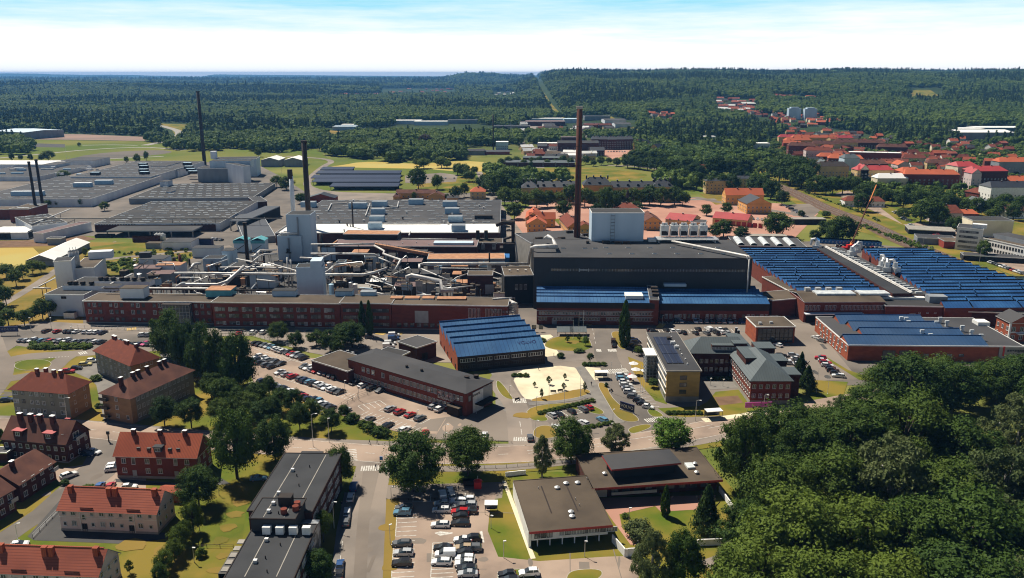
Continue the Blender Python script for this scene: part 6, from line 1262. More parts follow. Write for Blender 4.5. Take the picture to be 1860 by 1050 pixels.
# ---------------------------------------------------------------- houses near the camera
q = Bd('apartment_house','buff and grey apartment house with a red brown hipped roof beside the poplar row',(172,635,677),(237,662),(289,648),'apartment house');h_ = q.h;q.walls('render_grey');q.pitched('tile_redbrown',4.2,'x',hip=q.d * .5,ov=.7);w = q.w
q.part('gable_brick',MB().box(w - .02,0,0,w + .06,q.d,h_ - .1),M['brick_buff']);q.wins('f',8,3,1.2,1.4,1.3,2.9,st='wp');q.wins('r',3,3,1.1,1.3,1.3,2.9,st='w',m0=4,m1=3)
for x in (w * .18,w * .24,w * .52,w * .58,w * .8): q.chim(x,q.d * .5,1.1,.9,h_ + 2.6,2.6,'brick')
q.done()
q = Bd('apartment_house','grey fronted apartment house with a hipped red brown roof, beside the traffic island',(20,704,753),(123,712),(160,692),'apartment house');h_ = q.h;q.walls('render_grey');q.pitched('tile_redbrown',4,'x',hip=q.d * .5,ov=.8);w = q.w
q.part('gable_brick',MB().box(w - .02,0,0,w + .06,q.d,h_ - .1),M['brick_buff'])
for c,ww,st in ((.06,2.0,'p'),(.19,1.2,'b'),(.34,1.2,'w'),(.44,1.3,'p'),(.55,1.2,'w'),(.70,1.2,'b'),(.88,2.2,'p')):
 for r in range(3):
  if c in (.19,.70) and r == 0: q.wat('f',w * c,.1,1.4,2.2,'door');continue
  q.wat('f',w * c,1.5 + r * 2.9,ww,1.35,st)
q.wins('r',2,3,1.0,1.3,1.5,2.9,st='w')
for x in (.3,.42,.6,.72): q.chim(w * x,q.d * (.5 if x != .42 else .6),1.1,.9,h_ + 2.4,2.8,'brick')
q.done()
q = Bd('apartment_house','long buff apartment house with a brown hipped roof and balconies at one end',(184,712,760),(236,722),(347,671),'apartment house');h_ = q.h;q.walls('brick_buff');q.pitched('tile_brown',3.6,'y',hip=6,ov=.8);w,d = q.w,q.d
q.part('grey_render',MB().box(w - .02,2,0,w + .07,d,h_ - .1),M['render_grey']);q.wins('r',12,3,1.2,1.4,1.3,2.9,st='wpp',m0=3);q.wins('f',1,3,1.3,1.4,1.3,2.9,st='w',m0=w * .35,m1=w * .35);q.wat('f',w * .85,1.5,1.1,1.3,'w')
for r in range(3): q.part('balcony',MB().box(-.4,-1.2,1 + r * 2.9,3,.0,1.15 + r * 2.9).box(-.4,-1.2,1.15 + r * 2.9,3,-1.1,2.1 + r * 2.9),M['frame_dark'])
for y in (.1,.28,.36,.5,.7,.78): q.chim(w * .5,d * y,.9,1.2,h_ + 2.4,2.6,'brick_dark')
q.done()
q = Bd('dark_brick_house','dark brick house with brown pitched roof, red topped dormers and four chimneys',(4,796,831),(119,806),(161,780),'house');h_ = q.h;w,d = q.w,q.d;q.walls('brick_dark',plinth=('concrete',.5),gable=('x',5.0));q.pitched('tile_brown',5.0,'x',ov=.4)
q.wins('f',9,2,1.1,1.3,.9,2.8,st='wpw');q.wins('r',3,2,1.1,1.3,.9,2.8,st='w');q.wat('r',d * .45,h_ + .2,2.4,1.6,'w');q.part('balcony',MB().box(w,d * .3,h_ - .4,w + 1.3,d * .7,h_ - .3).box(w + 1.2,d * .3,h_ - .3,w + 1.3,d * .7,h_ + .6),M['door'])
for x in (.16,.33,.48,.68): q.chim(w * x,d * .42,1.3,1.0,h_ + 3.8,2.6,'brick_dark')
for x in (.24,.72):
 o = q.part('dormer',MB().box(w * x - 1.5,.5,h_ + .4,w * x + 1.5,d * .35,h_ + 2.5),M['brick_dark']);MB().box(w * x - 1.8,.2,h_ + 2.5,w * x + 1.8,d * .38,h_ + 2.65).build('dormer_roof',M['sheet_red'],o);put('window',win_mesh(1.4,1.2,'w'),o,(w * x,.5,h_ + 1.0))
for x in (.3,.42,.85): q.part('roof_hatch',MB().box(w * x - .7,d * .55,h_ + 5.0,w * x + .9,d * .62,h_ + 5.2),M['sheet_red'])
for x in (.1,.9): q.part('roof_window',MB().box(w * x - .4,1.7,h_ + 1.6,w * x + .4,2.2,h_ + 1.95),M['glass_pale'])
q.done()
q = Bd('orange_roofed_house','red brick house with a broad orange tiled roof and small black dormer',(208.6,826,868),(356,829.5),(383,802),'house');h_ = q.h;w,d = q.w,q.d;q.walls('brick',plinth=('concrete',.8),gable=('x',4.6));q.pitched('tile_orange',4.6,'x',ov=.5,trim='white')
for c in (.10,.22,.39,.54,.74,.88):
 if c in (.22,.74): q.wat('f',w * c,.2,1.2,2.3,'pale');q.wat('f',w * c,4.3,1.1,2.0,'p');continue
 for r in range(2): q.wat('f',w * c,1.7 + r * 2.9,1.3,1.5,'w')
q.wins('r',3,2,1.2,1.4,1.6,2.9,st='w')
for x in (.16,.49,.80): q.chim(w * x,d * .46,1.1,.8,h_ + 3.4,2.3,'brick_dark')
o = q.part('dormer',MB().box(w * .47,.7,h_ + .3,w * .57,d * .38,h_ + 2.2),M['bitumen_black']);put('window',win_mesh(1.5,1.1,'w'),o,(w * .52,.7,h_ + .9));MB().box(w * .46,.4,h_ + 2.2,w * .58,d * .42,h_ + 2.35).build('dormer_roof',M['bitumen_black'],o)
for x,y in ((.27,.12),(.76,.12),(.4,.1),(.66,.1)): q.part('roof_hatch',MB().box(w * x - .5,d * y,h_ + .9,w * x + .5,d * y + .8,h_ + 1.7),M['frame_dark'])
for x in (.45,.74): q.part('roof_window',MB().box(w * x - .3,d * .33,h_ + 3.0,w * x + .3,d * .37,h_ + 3.3),M['glass'])
q.done()
def pinkhouse(A,B,C,lab):
 q = Bd('pink_house',lab,A,B,C,'house');h_ = q.h;w,d = q.w,q.d;q.walls('render_pink',plinth=('concrete',.7),gable=('x',3.6));q.pitched('tile_salmon',3.6,'x',ov=.45,trim='door')
 for i,c in enumerate((.05,.145,.25,.34,.44,.535,.635,.735,.83,.935)):
  if c in (.25,.735): q.wat('f',w * c,.2,1.3,2.1,'hole');q.wat('f',w * c,3.4,.9,1.4,'w');continue
  for r in range(2): q.wat('f',w * c,1.6 + r * 2.9,1.25 if i % 3 else .9,1.35 if i % 3 else 1.0,'wpw'[(i + r) % 3])
 for x in (.215,.77): q.part('downpipe',MB().box(w * x - .06,-.14,.3,w * x + .06,-.02,h_),M['white'])
 q.part('string_course',MB().box(0,-.06,3.9,w,0,4.0),M['white']);q.wins('r',3,2,1.1,1.2,1.7,2.9,st='w')
 for x,y in ((.06,.40),(.47,.36),(.53,.36),(.93,.40)): q.chim(w * x,d * y,1.1,1.0,h_ + 2.6,1.9,'tile_orange','tile_orange')
 for x in (.22,.7): q.part('snow_guard',MB().box(w * x,.1,h_ + .35,w * x + 3.4,.2,h_ + .65),M['brick_dark'])
 q.part('walkway',MB().box(w * .02,d * .5,h_ + 3.75,w * .98,d * .5 + .3,h_ + 3.95),M['tile_orange']);q.done()
pinkhouse((106,925,964),(283,932),(313,899),'pale pink house with a salmon tiled roof and red chimneys, the whole front visible')
pinkhouse((-24,1038,1082),(177,1045),(213,1004),'pale pink house with a salmon tiled roof cut by the bottom of the picture')
q = Bd('brown_terrace_house','brown roofed brick terrace house with balconies, along the side street',(34.5,880,913),(98,839),(58,806),'house',d=11.5);w,d,h_ = q.w,q.d,q.h;q.walls('brick_dark',gable=('x',3.2));q.pitched('tile_brown',3.2,'x',ov=.5);q.wins('f',4,2,1.3,1.5,1.1,2.9,st='w');q.chim(w * .3,d * .42,1.1,.9,h_ + 2.6,1.8,'brick_dark');q.part('balcony',MB().box(w * .86,-1.2,3.2,w,0,3.35).box(w * .86,-1.2,3.35,w,-1.1,4.3),M['door']);q.done()
q = Bd('brown_terrace_house','brown roofed brick terrace house at the picture edge below the other one',(-42,925,960),(24,888),(0,860),'house',d=11.5,h=6.2);w,d,h_ = q.w,q.d,q.h;q.walls('brick_dark',gable=('x',3.2));q.pitched('tile_brown',3.2,'x',ov=.5);q.wins('f',4,2,1.3,1.5,1.1,2.9,st='w');q.part('balcony',MB().box(w * .8,-1.2,3.2,w,0,3.35).box(w * .8,-1.2,3.35,w,-1.1,4.3),M['door']);q.done()
q = Bd('small_dark_house','small dark flat roofed shed between the dark brick house and the terrace',(-30,823,838),(12,824),(16,815),'shed',h=3);q.walls('brick_dark');q.flat('bitumen_grey')
q = Bd('garage','low garage with an orange tiled roof behind the pink house',(286,896,902),(329,898),(331,883),'garage',h=2.6);q.walls('brick');q.pitched('tile_orange',.8,'x',ov=.2,trim='door')
# long dark roofed apartment slabs
def slab(A,B,C,lab,h_,wl='brick_dark',d=None):
 q = Bd('apartment_slab',lab,A,B,C,'apartment block',h=h_,d=d);q.walls(wl);q.flat('bitumen_black',edge='soot',ov=.3,th=.25)
 for k in range(int(q.d / 5)): q.part('roof_vent',MB().cyl(q.w * (.45 if k % 2 else .58),2 + k * 5,h_,h_ + .95,.13,None,6),M['soot'])
 for k in range(2): q.part('roof_box',MB().box(q.w * .3,q.d * (.25 + k * .4),h_ + .25,q.w * .3 + .8,q.d * (.25 + k * .4) + .7,h_ + 1.0),M['metal'])
 q.part('roof_seam',MB().box(q.w * .27,.5,h_ + .25,q.w * .285,q.d - .5,h_ + .28).box(q.w * .74,.5,h_ + .25,q.w * .755,q.d - .5,h_ + .28),M['concrete']);return q
q = slab((451,929,0),(566,930.5),(592,826),'long dark flat roofed apartment slab reaching toward the main road',10)
for r in range(3): q.wins('r',12,1,1.8,1.4,1.2 + r * 3,st='wpb',m0=2)
q.part('roof_notch',MB().box(q.w * .25,q.d - .2,0,q.w * .65,q.d + 2.5,9.8),M['bitumen_black']);q.done()
q = slab((409,1052,0),(532,1052),(563,955),'dark flat roofed apartment slab with skylight boxes, cut by the bottom of the picture',9.2)
for r in range(3): q.wins('r',9,1,1.8,1.4,1.0 + r * 2.9,st='wpb',m0=2)
q.part('balcony_stack',MB().box(-2,q.d * .1,0,0,q.d * .5,9).box(-2.2,q.d * .1,8,0,q.d * .5,9.1),M['frame_dark'])
for k in range(5): q.part('balcony_glass',MB().box(-1.9,q.d * .1 + .6 + k * 2.6,9.1,-.5,q.d * .1 + 2.2 + k * 2.6,9.3),M['concrete'])
q.done()
q = slab((455,943,0),(535,944),(548,908),'raised dark plant block with brick flues, joining the two apartment slabs',12.5,'bitumen_black');q.chim(q.w * .62,q.d * .75,3,2.2,12.6,2.2,'soot','soot')
for x,y in ((.70,.25),(.92,.6),(.93,.4)): q.part('brick_flue',MB().cyl(q.w * x,q.d * y,12.6,14,.75,None,14),M['brick'])
for k in range(4): q.part('air_unit',MB().box(3 + k * 3.0,-1.6,9.6,4.8 + k * 3.0,-.4,11.4),M['white'])
q.part('stair_glass',MB().box(q.w,-3,0,q.w + 4,6,9),M['glass_pale'])
# L shaped parish house
hL = hgt(970,997.6) + .3
q = Bd('parish_house','low white building with a wide brown flat roof and red fascia',(962,969,0),(1112,956.5),(919,877),'building',h=hL);w,d = q.w,q.d
q.part('wall',MB().box(.6,.8,1.9,w - .8,1.1,hL).box(-.12,.8,-.3,.5,d,hL - .02).box(.8,d - .5,0,w,d,hL).box(w - 1.1,1.1,1.9,w - .8,d,hL).box(.8,4,0,w - 1,4.3,2).box(.8,1.1,1.8,w - 1,4.3,2),M['white'])
q.flat('bitumen_brown',edge='bitumen_brown',ov=.1,th=.35);q.part('fascia',MB().box(-.1,-.16,hL - .15,w + .1,-.12,hL + .46),M['sheet_red'])
for k in range(6): q.part('pillar',MB().box(2 + k * (w - 5) / 5,1.0,0,2.25 + k * (w - 5) / 5,1.25,1.9),M['white'])
for k in range(3): q.wat('f',2.0 + k * 1.5,hL - 2.0,1.4,1.5,'b',y0=.8)
for k in range(10): q.wat('f',8 + k * 1.45,hL - 1.7,1.35,1.2,'pbp'[k % 3],y0=.8)
for x in (.33,.66): q.part('roof_gutter',MB().box(w * x,d * .3,hL + .36,w * x + .35,d * .85,hL + .4),M['soot'])
for px,py in ((1012,887),(1028,879),(1049,878),(1037,931),(1039,939)): x,y = q.loc(px,py,hL + .4);q.part('roof_fan',MB().cyl(x,y,hL + .3,hL + .8,.6,.7,12).cyl(x,y,hL + .8,hL + 1.1,.75,.3,12),M['metal'])
for px,py in ((978,890),(1045,910),(1052,921),(1066,873)): x,y = q.loc(px,py,hL);q.part('vent_pipe',MB().cyl(x,y,hL + .3,hL + .9,.1,None,6),M['metal'])
q.done()
q = Bd('parish_wing','rear brown roofed wing with a white wall behind the brick court',(1075,890,0),(1312,874),(1264,826),'building',h=hL,d=20);w,d = q.w,q.d;q.part('fascia',MB().box(-.1,-.16,hL - .15,w + .1,-.12,hL + .46),M['sheet_red'])
q.part('wall',MB().box(0,3.5,0,w,d,hL),M['brick_dark']);q.flat('bitumen_brown',edge='bitumen_brown',ov=.1,th=.35);q.part('white_parapet',MB().box(w * .17,2.6,.9,w * .52,2.8,1.7).box(.5,3.3,.2,5,3.5,hL - .4),M['white'])
q.wins('f',9,1,2.0,1.6,1.2,st='b',m0=w * .2,m1=w * .1,y0=3.45)
for px,py in ((1098,864),(1262,846),(1265,862)): x,y = q.loc(px,py,hL);q.part('roof_fan',MB().cyl(x,y,hL + .3,hL + .9,.5,.6,12).cyl(x,y,hL + .9,hL + 1.2,.65,.2,12),M['metal'])
q.part('skylight',MB().box(w * .80,7,hL + .34,w * .86,10,hL + .9),M['skylight'])
q = Bd('church_hall_roof','raised dark hall roof with a red edge standing over the brown roofed wing',(1112,855,0),(1235,843),(1210,820),'hall',h=hL + 3.4);w,d = q.w,q.d;q.part('wall',MB().box(.8,1.2,.3,w - 1,d - .8,q.h),M['bitumen_black']);q.part('roof',MB().box(-.3,-.3,q.h,w + .3,d + .3,q.h + .5,1,0),[M['bitumen_grey'],M['sheet_red']])
me = MB()
for (a,c,hh) in (((1112,985),(1135,1012),2.2),((1135,1012),(1140,1012),2.2),((1140,1011),(1160,1010),2.2),((1266,992),(1320,990),1.8),((1306,893),(1332,930),1.7),((918,866),(955,862),1.4)):
 A,B_ = G(*a),G(*c);l = hypot(B_[0] - A[0],B_[1] - A[1]);o = MB().box(0,-.15,0,l,.15,hh).build('garden_wall',M['white']);o.location = (*A,0);o.rotation_euler = (0,0,atan2(B_[1] - A[1],B_[0] - A[0]))
 tag(o,{(1112,985): 'slanting white garden wall at the parish house corner',(1135,1012): 'short white wall piece at the lawn corner',(1140,1011): 'white garden wall running behind the birches',(1266,992): 'low pale wall at the forest path',(1306,893): 'white wall with marks beside the forest edge',(918,866): 'short white wall by the hedge behind the parish house'}[a],'wall','white garden walls of the parish house')
# ---------------------------------------------------------------- barracks, town and far buildings
def T(x,y,w,d,hh,wall,roof,lab,rise=3.5,rz=0.0,ax='x',hip=0.0,nw=0,st='w',cat='house',name='town_house',grp=None,far=False,ch=1,rows=2,m=True):
 g3 = GT(x,y) if far else (*G(x,y),0.0);s = rz
 q = Bd.__new__(Bd);q.h = hh;q.w = w;q.d = d;q.rz = rz;q.a = (g3[0] - cos(rz) * w / 2,g3[1] - sin(rz) * w / 2);q.zb = g3[2];q.ux,q.uy = cos(rz),sin(rz);q.nw = 0;q.extra = None
 q.o = tag(empty(name,(q.a[0],q.a[1],g3[2]),rz),lab,cat,grp)
 if rise > 0: q.walls(wall,gable=None if hip else (ax,rise));q.pitched(roof,rise,ax,hip=hip,ov=.4)
 else: q.walls(wall);q.flat(roof,ov=.15)
 if nw: q.wins('f',nw,rows,1.2,1.5,1.2,3.0,st=st);q.wins('l',max(2,int(d / 4)),rows,1.2,1.5,1.2,3.0,st=st)
 for k in range(ch): q.chim(w * (k + 1) / (ch + 1),d * .5 - .6,.9,.7,hh + rise - .6,1.4,'brick_dark')
 q.done();return q
# long ochre barracks behind a tree row
OB = 'long ochre barracks, '
for i,(x0,x1,yt,yb,lab,roof,rs,wl) in enumerate(((948,977,341,370,'end pavilion with mansard roof by the big trees','roof_slate_dark',5,'render_sand'),(977,1045,340,366,'range beside the red chimney','roof_slate_dark',4.2,'render_ochre'),(1060,1112,336,368,'tall central block','roof_slate_dark',6,'render_ochre'),(1112,1200,340,366,'range on the railway side','roof_slate_dark',4.2,'render_sand'),(1187,1224,339,367,'end pavilion by the garden trees','roof_slate_dark',5,'render_sand'))):
 q = Bd('barracks',OB + lab,(x0,yt,yb),(x1,yt),None,'barracks','parts of the ochre barracks',d=16);q.walls(wl);q.pitched(roof,rs,'x',hip=6 if i in (0,2,4) else 0,ov=.5,trim='frame_dark');q.wins('f',max(4,int(q.w / 4.2)),3,1.3,1.8,1.4,3.4,st='w')
 for k in range(max(2,int(q.w / 9))): q.part('dormer',MB().box(4 + k * 9,1.5,q.h,6 + k * 9,6,q.h + 2.6),M['roof_slate_dark'])
 for k in range(4): q.chim(q.w * (k + .5) / 4,q.d * .5,1.2,1,q.h + rs - .5,2,'soot')
 q.done()
T2 = lambda x,y,w,d,*a,**k: T(x,y,w * .68,d * .85,*a,**k)
# halls between barracks and the red court
T2(868,395 - 33,20,14,7,'render_sand','tile_bright','yellow house with bright orange hipped roof by the gravel lane',3.5,0,'x',5,3,grp=None)
T2(755,361,52,12,5,'render_ochre','tile_brown','long low ochre barrack with a brown roof by the carports',2.6,-.03,'x',0,8,rows=1)
T2(792,366,20,12,5,'render_ochre','tile_brown','ochre cross wing with a brown gable by the carports',3,-.1,'y',0,2,rows=1)
T2(720,364,8,8,3.5,'render_ochre','tile_brown','tiny ochre hut at the end of the long brown barrack',2,0,'x',2,0)
T2(822,367,14,8,3.5,'render_ochre','bitumen_grey','small ochre hut with a grey roof between garden trees',1.6,0,'x',0,0)
T2(583,368,36,16,4,'wood_red','roof_slate_dark','dark red wooden shed with a grey gable roof by the black chimney',3.5,0,'y',0,0,ch=0,cat='shed',name='shed')
for x,y,w,d,rz,ax,lab in ((968,412,16,34,-.05,'y','long wing of the orange roofed stable'),(975,423,20,14,0,'y','front gable of the orange roofed stable with timber frame'),(985,413,28,10,0,'x','cross wing of the orange roofed stable')): T2(x,y,w,d,6.5,'render_ochre','tile_bright',lab,4,rz,ax,0,4,ch=1,cat='stable',name='stable',grp='orange roofed stable')
for x,y,w,d,rz,ax,lab,rf in ((1045,428,16,44,.1,'y','long brown roofed stable left of the light blue tower'.replace('left of','beside'),'tile_redbrown'),(1062,432,20,14,0,'y','brown gable wing half behind the light blue tower','tile_redbrown'),(1140,395,30,24,0,'x','brown hipped house with a black spire vent','tile_redbrown'),(1185,418,20,30,0,'y','dark timbered shed at the light blue tower corner','tile_brown')): T2(x,y,w,d,6,'render_ochre',rf,lab,4,rz,ax,8 if w == 30 else 0,4,ch=1,cat='stable',name='stable',grp='brown roofed stables')
T2(1232,412,30,22,5,'render_sand','sheet_red','sandy garage with a red sheet roof, the smaller of two',3.4,-.55,'x',0,3,ch=1,cat='garage',name='garage');T2(1267,417,16,14,5,'render_sand','bitumen_grey','flat sandy annex in front of the smaller red roof',0,-.3,'x',0,2,ch=0,cat='annex',name='annex')
q = T2(1325,410,38,20,5,'render_sand','sheet_red','sandy garage with a long red sheet roof and red doors',3.4,-.50,'x',0,0,ch=1,cat='garage',name='garage')
for k in range(9): q.part('garage_door',MB().box(2 + k * 4,-.1,.1,5 + k * 4,.02,3.6),M['sheet_red'])
T2(1378,388,30,26,8,'render_ochre','roof_slate_dark','yellow hall with a blue grey gable roof',5,.06,'y',0,6,ch=0,cat='hall',name='hall')
T2(1352,372,48,16,8.5,'render_ochre','tile_bright','yellow house with a bright orange roof behind the blue grey gable',5,0,'x',0,8,ch=2,cat='hall',name='hall')
T2(1305,352,36,14,12,'render_sand','roof_slate_dark','dark roofed sandy block hidden by garden trees',2,0,'x',5,7,rows=3);T2(1352,343,40,14,10,'render_sand','roof_slate_dark','dark roofed sandy block beside the railway',2,-.1,'x',5,7,rows=3);T2(1273,316,18,14,6,'wood_red','tile_redbrown','dark red villa with a white trimmed gable among trees',4,0,'x',0,3)
for k,(x,y,w) in enumerate(((1470,408,60),(1380,440,80))): gbox('low_shed',['long low dark shed at the red gravel court edge','long flat shed behind the curved rooflights'][k],'shed',x - 30,y,x + w - 30,4,8,'dark','concrete')
pp = [(1010,415),(1195,405)]
gx,gy = G(1144,384);thing('spire_vent','black spire vent on the brown hipped house','spire',MB().cyl(0,0,9,12,1.6,1.4,8).cyl(0,0,12,16,1.6,.1,8),M['soot'],(gx,gy + 16,0))
# carports with solar roofs
for k,(x0,x1,yt,yb) in enumerate(((581,640,307,313),(573,727,314,320),(564,726,322,328),(566,725,329,336),(598,723,337.5,350))):
 q = Bd('solar_carport',f'long carport under dark solar panels, {ordw(k + 1)} from the ripe field',(x0,yt,yb),(x1,yt),None,'carport','rows of solar carports',h=4.5,d=17);pass
 b = MB();b.poly([(0,0,3.9),(q.w,0,3.9),(q.w,q.d,5.3),(0,q.d,5.3)]);b.poly([(0,0,3.2),(q.w,0,3.2),(q.w,0,3.9),(0,0,3.9)]);b.poly([(0,0,3.2),(0,q.d,4.8),(q.w,q.d,4.8),(q.w,0,3.2)],1);q.part('solar_roof',b,[M['solar'],M['dark']])
 for j in range(int(q.w / 8)): q.part('post',MB().box(j * 8 + 1,1,0,j * 8 + 1.4,1.4,3.6),M['soot'])
 q.part('back_screen',MB().box(1,q.d - 2,0,q.w - 1,q.d - 1.8,4.6),M['dark'])
# pavilions beyond the parade green and the old barracks town
T(975,303,92,30,5,'brick_dark','roof_slate','long pavilion with a pale green metal roof at the parade green',1.2,-.08,'x',0,6,cat='pavilion',name='pavilion',ch=0);T(985,294,50,22,5,'brick_dark','roof_slate','shorter pale roofed pavilion behind the long one',1.2,-.1,'x',0,0,cat='pavilion',name='pavilion',ch=0)
FB = [(1000,270,56,18,8,'brick','roof_white','white roofed gymnasium beyond the parade green',1,0),(1050,275,90,20,12,'brick_dark','bitumen_grey','long grey roofed brick block by the tall red chimney',3,0),(1035,266,40,16,14,'brick_dark','roof_mauve','brick block with a stepped red top behind the grey roof',0,0),(985,277,20,18,9,'brick_dark','roof_slate_dark','dark gabled hall beside the white gymnasium',4,0),(1035,289,36,18,5,'white','roof_white','low white building with round roof openings',2,0),(1085,284,30,20,8,'brick_dark','roof_slate_dark','dark hipped hall by the red gravel lot',4,0),(1005,288,30,18,6,'brick_dark','bitumen_brown','brown roofed hut behind the lime row',3,0),(860,282,46,20,6,'greywall','bitumen_grey','grey roofed garage behind the woods',2,0),(912,272,28,22,11,'palewall','roof_white','pale boxy plant by the lone slim chimney',0,0),(900,281,60,14,4,'wood_red','roof_slate_dark','dark low sheds below the pale boxy plant',2,0),
 (930,236,110,40,7,'soot','bitumen_grey','grey roofed depot at the forest edge',0,0),(985,229,150,60,9,'brick_dark','roof_mauve','long dull red depot with white end roofs',0,0),(992,223,120,40,9,'palewall','roof_white','white roofed depot behind the dull red one',0,0),(1040,224,60,40,9,'palewall','palewall','pale blue depot shed by the red chimney',0,0),(1085,219,90,40,9,'greywall','bitumen','dark roofed warehouse at the forest foot',0,0),(1118,226,70,90,8,'whitewall','bitumen_grey','long white walled sheds beside the village meadow',2,0),(1132,232,50,70,7,'whitewall','bitumen_grey','lower white walled sheds beside the village meadow',2,0),(1060,236,60,40,6,'greywall','bitumen_grey','grey yard sheds in the pale depot yard',0,0),(1075,229,50,20,5,'brick_dark','soot','dark machinery shed in the depot yard',0,0),(955,228,60,30,7,'soot','bitumen','black depot shed by the pylon',0,0),
 (625,237,70,40,7,'palewall','palewall','pale blue warehouse in the forest clearing',0,0),(640,234,70,30,8,'whitewall','roof_white','white roofed warehouse behind the pale blue one',0,0),(735,226,110,40,8,'palewall','roof_white','white roofed shed among the woods',0,0),(782,228,110,36,8,'palewall','roof_white','second white roofed shed farther along the woods',0,0),(840,225,100,30,8,'greywall','bitumen_grey','grey roofed shed along the woods',0,0),(18,252,130,90,12,'greywall','palewall','grey hangar with a light roof by the quarry',2,-.5),
 (1282,256,50,20,7,'white','roof_white','white sports hall beside the green pitch',0,0),(1380,272,45,24,9,'palewall','roof_white','pale school block at the railway bend',0,0),(1790,256,140,70,14,'greywall','roof_white','big grey sports arena with a white roof',3,0),(1760,243,90,50,9,'greywall','roof_white','lower white roofed hall behind the arena',0,0),(1825,241,150,60,9,'greywall','roof_white','long white roofed hall behind the arena',0,0),(1800,262,130,20,4,'render_ochre','sheet_red','low ochre strip building in front of the arena',0,0)]
for x,y,w,d,hh,wl,rf,lab,rs,rz in FB: w *= .66;T(x,y,w,d * .8,hh,wl,rf,lab,rs,rz,'x',0,6 if w < 95 and hh > 7 and y > 260 else 0,cat='building',name='town_building',ch=0,far=y < 240)
for k in range(5): T(1082 + k * 15,272 - abs(k - 2) * .3,12.5,16,15,'brick_dark','roof_slate_dark',f'grey brown former hospital block with steep dark roof, bay {ordw(k + 1)} from the chimney'.replace('bay first','first bay').replace('bay ','bay number '),4,0,'x',2,5,rows=4,cat='block',name='hospital_block',grp='former hospital blocks',ch=2)
for k in range(4): T(1157 + k * 10,273 + k * 3.5,12,18,11,'render_ochre','roof_slate_dark',f'apartment block with striped white bays and dark gables, {ordw(k + 1)} from the former hospital',5,-.6,'y',0,4,rows=4,cat='block',name='apartment_block',grp='dark gabled apartment blocks',ch=1)
# town on the far side of the railway
TB = [(1437,262,60,14,9,'render_sand','sheet_red','sandy block with a red roof by the railway trees',-.1,3),(1450,270,60,16,10,'render_ochre','tile_bright','ochre block with a bright orange roof behind the railway trees',.1,3),(1480,263,110,14,9,'render_ochre','tile_bright','long curved ochre block with an orange roof',0,3),(1530,262,50,14,8,'render_sand','sheet_red','sandy block with a red roof beyond the long ochre one',-.1,3),(1455,289,52,16,14,'brick','tile_brown','brick apartment block with white balconies and a brown roof',-.12,4),(1487,297,50,18,13,'render_pink','tile_redbrown','rose walled block with a red brown roof',-.1,4),(1510,301,48,16,9,'brick','tile_bright','brick block with a bright orange roof among dark roofs',-.1,3),(1535,305,60,18,9,'brick','tile_bright','bright orange roofed block with a cross wing',-.25,3),(1500,279,60,14,11,'render_sand','tile_brown','sandy block with a brown roof and dormers',-.1,3),(1535,278,50,14,12,'render_sand','tile_brown','sandy block with brown roof farther up',-.1,4),(1588,300,90,16,12,'brick','roof_white','brick office block with a white roof strip and white windows',-.25,3),(1575,275,70,14,10,'brick_dark','tile_brown','dark roofed terrace behind the white topped office',-.2,3),(1620,282,60,14,9,'brick_dark','tile_brown','dark roofed terrace with small red gables',-.2,2),
 (1467,313,80,14,7,'brick','tile_redbrown','long red brown roof just above the round tree row',0,2),(1512,333,46,22,14,'render_sand','soot','sandy corner block with a black mansard and pale turret',-.05,4),(1495,331,12,18,15,'render_ochre','roof_slate','ochre lit end of the mansard corner block',0,4),(1545,318,26,20,15,'palewall','roof_slate','grey green windowless gable block',0,0),(1585,316,50,20,9,'brick_dark','tile_brown','wide brown roofed block by the grey green gable',0,2),(1588,336,56,20,12,'render_sand','sheet_red','cream block with ornate gables and a red roof',0,4),(1568,336,12,18,13,'render_cream','sheet_red','bright cream gable end of the ornate block',0,4),(1620,342,46,18,8,'render_cream','roof_white','cream pavilion with a white roof behind the clipped trees',0,2),(1655,340,30,24,12,'brick','tile_bright','brick corner block under an orange roof, lit end',0,4),(1690,342,80,20,11,'brick','tile_bright','large brick block with a wide orange roof and small dormers',-.08,3),(1660,300,44,14,7,'render_cream','tile_redbrown','brown roof with white dormers left of the cream terrace'.replace('left of','beside'),-.2,2),(1705,314,40,16,9,'render_sand','tile_brown','sandy house with three white roof lights',-.2,3),(1640,318,20,22,9,'render_pink','tile_bright','rose gable with an orange roof by the big orange block',0,3),
 (1755,336,34,26,15,'render_cream','sheet_red','cream corner house with red roof and white gable',.1,5),(1795,346,52,24,15,'brick_dark','sheet_red','dark brick house with a wine red roof and cream bays',.05,4),(1770,348,14,18,14,'render_pink','sheet_red','cream striped lit end of the wine red roofed house',0,4),(1840,326,52,20,15,'greywall','tile_bright','blue grey modern block with an orange roof',0,4),(1845,345,50,20,7,'brick','tile_bright','low brick block with a sloping orange roof',0,2),(1838,372,60,24,12,'white','roof_slate_dark','white and dark grey ornate house at the picture edge',0,3),(1790,366,26,20,6,'brick','tile_redbrown','low red brown roofs behind the clipped trees',.3,1)]
for x,y,w,d,hh,wl,rf,lab,rz,rw in TB: w *= .66;d *= .8;T(x,y,w,d,hh * 1.25,wl,rf,lab,0 if wl == 'brick' and rf == 'roof_white' else 4,rz,'y' if w < d else 'x',0 if w < 16 else 4,max(2,min(12,int(w / 3.2))),rows=rw,st='wp',ch=max(1,int(w / 16)))
q = T2(1570,376,48,14,5,'white','tile_redbrown','white station house with a red brown roof by the tracks',3.2,-.12,'x',4,9,rows=1,ch=1,cat='station',name='station_house')
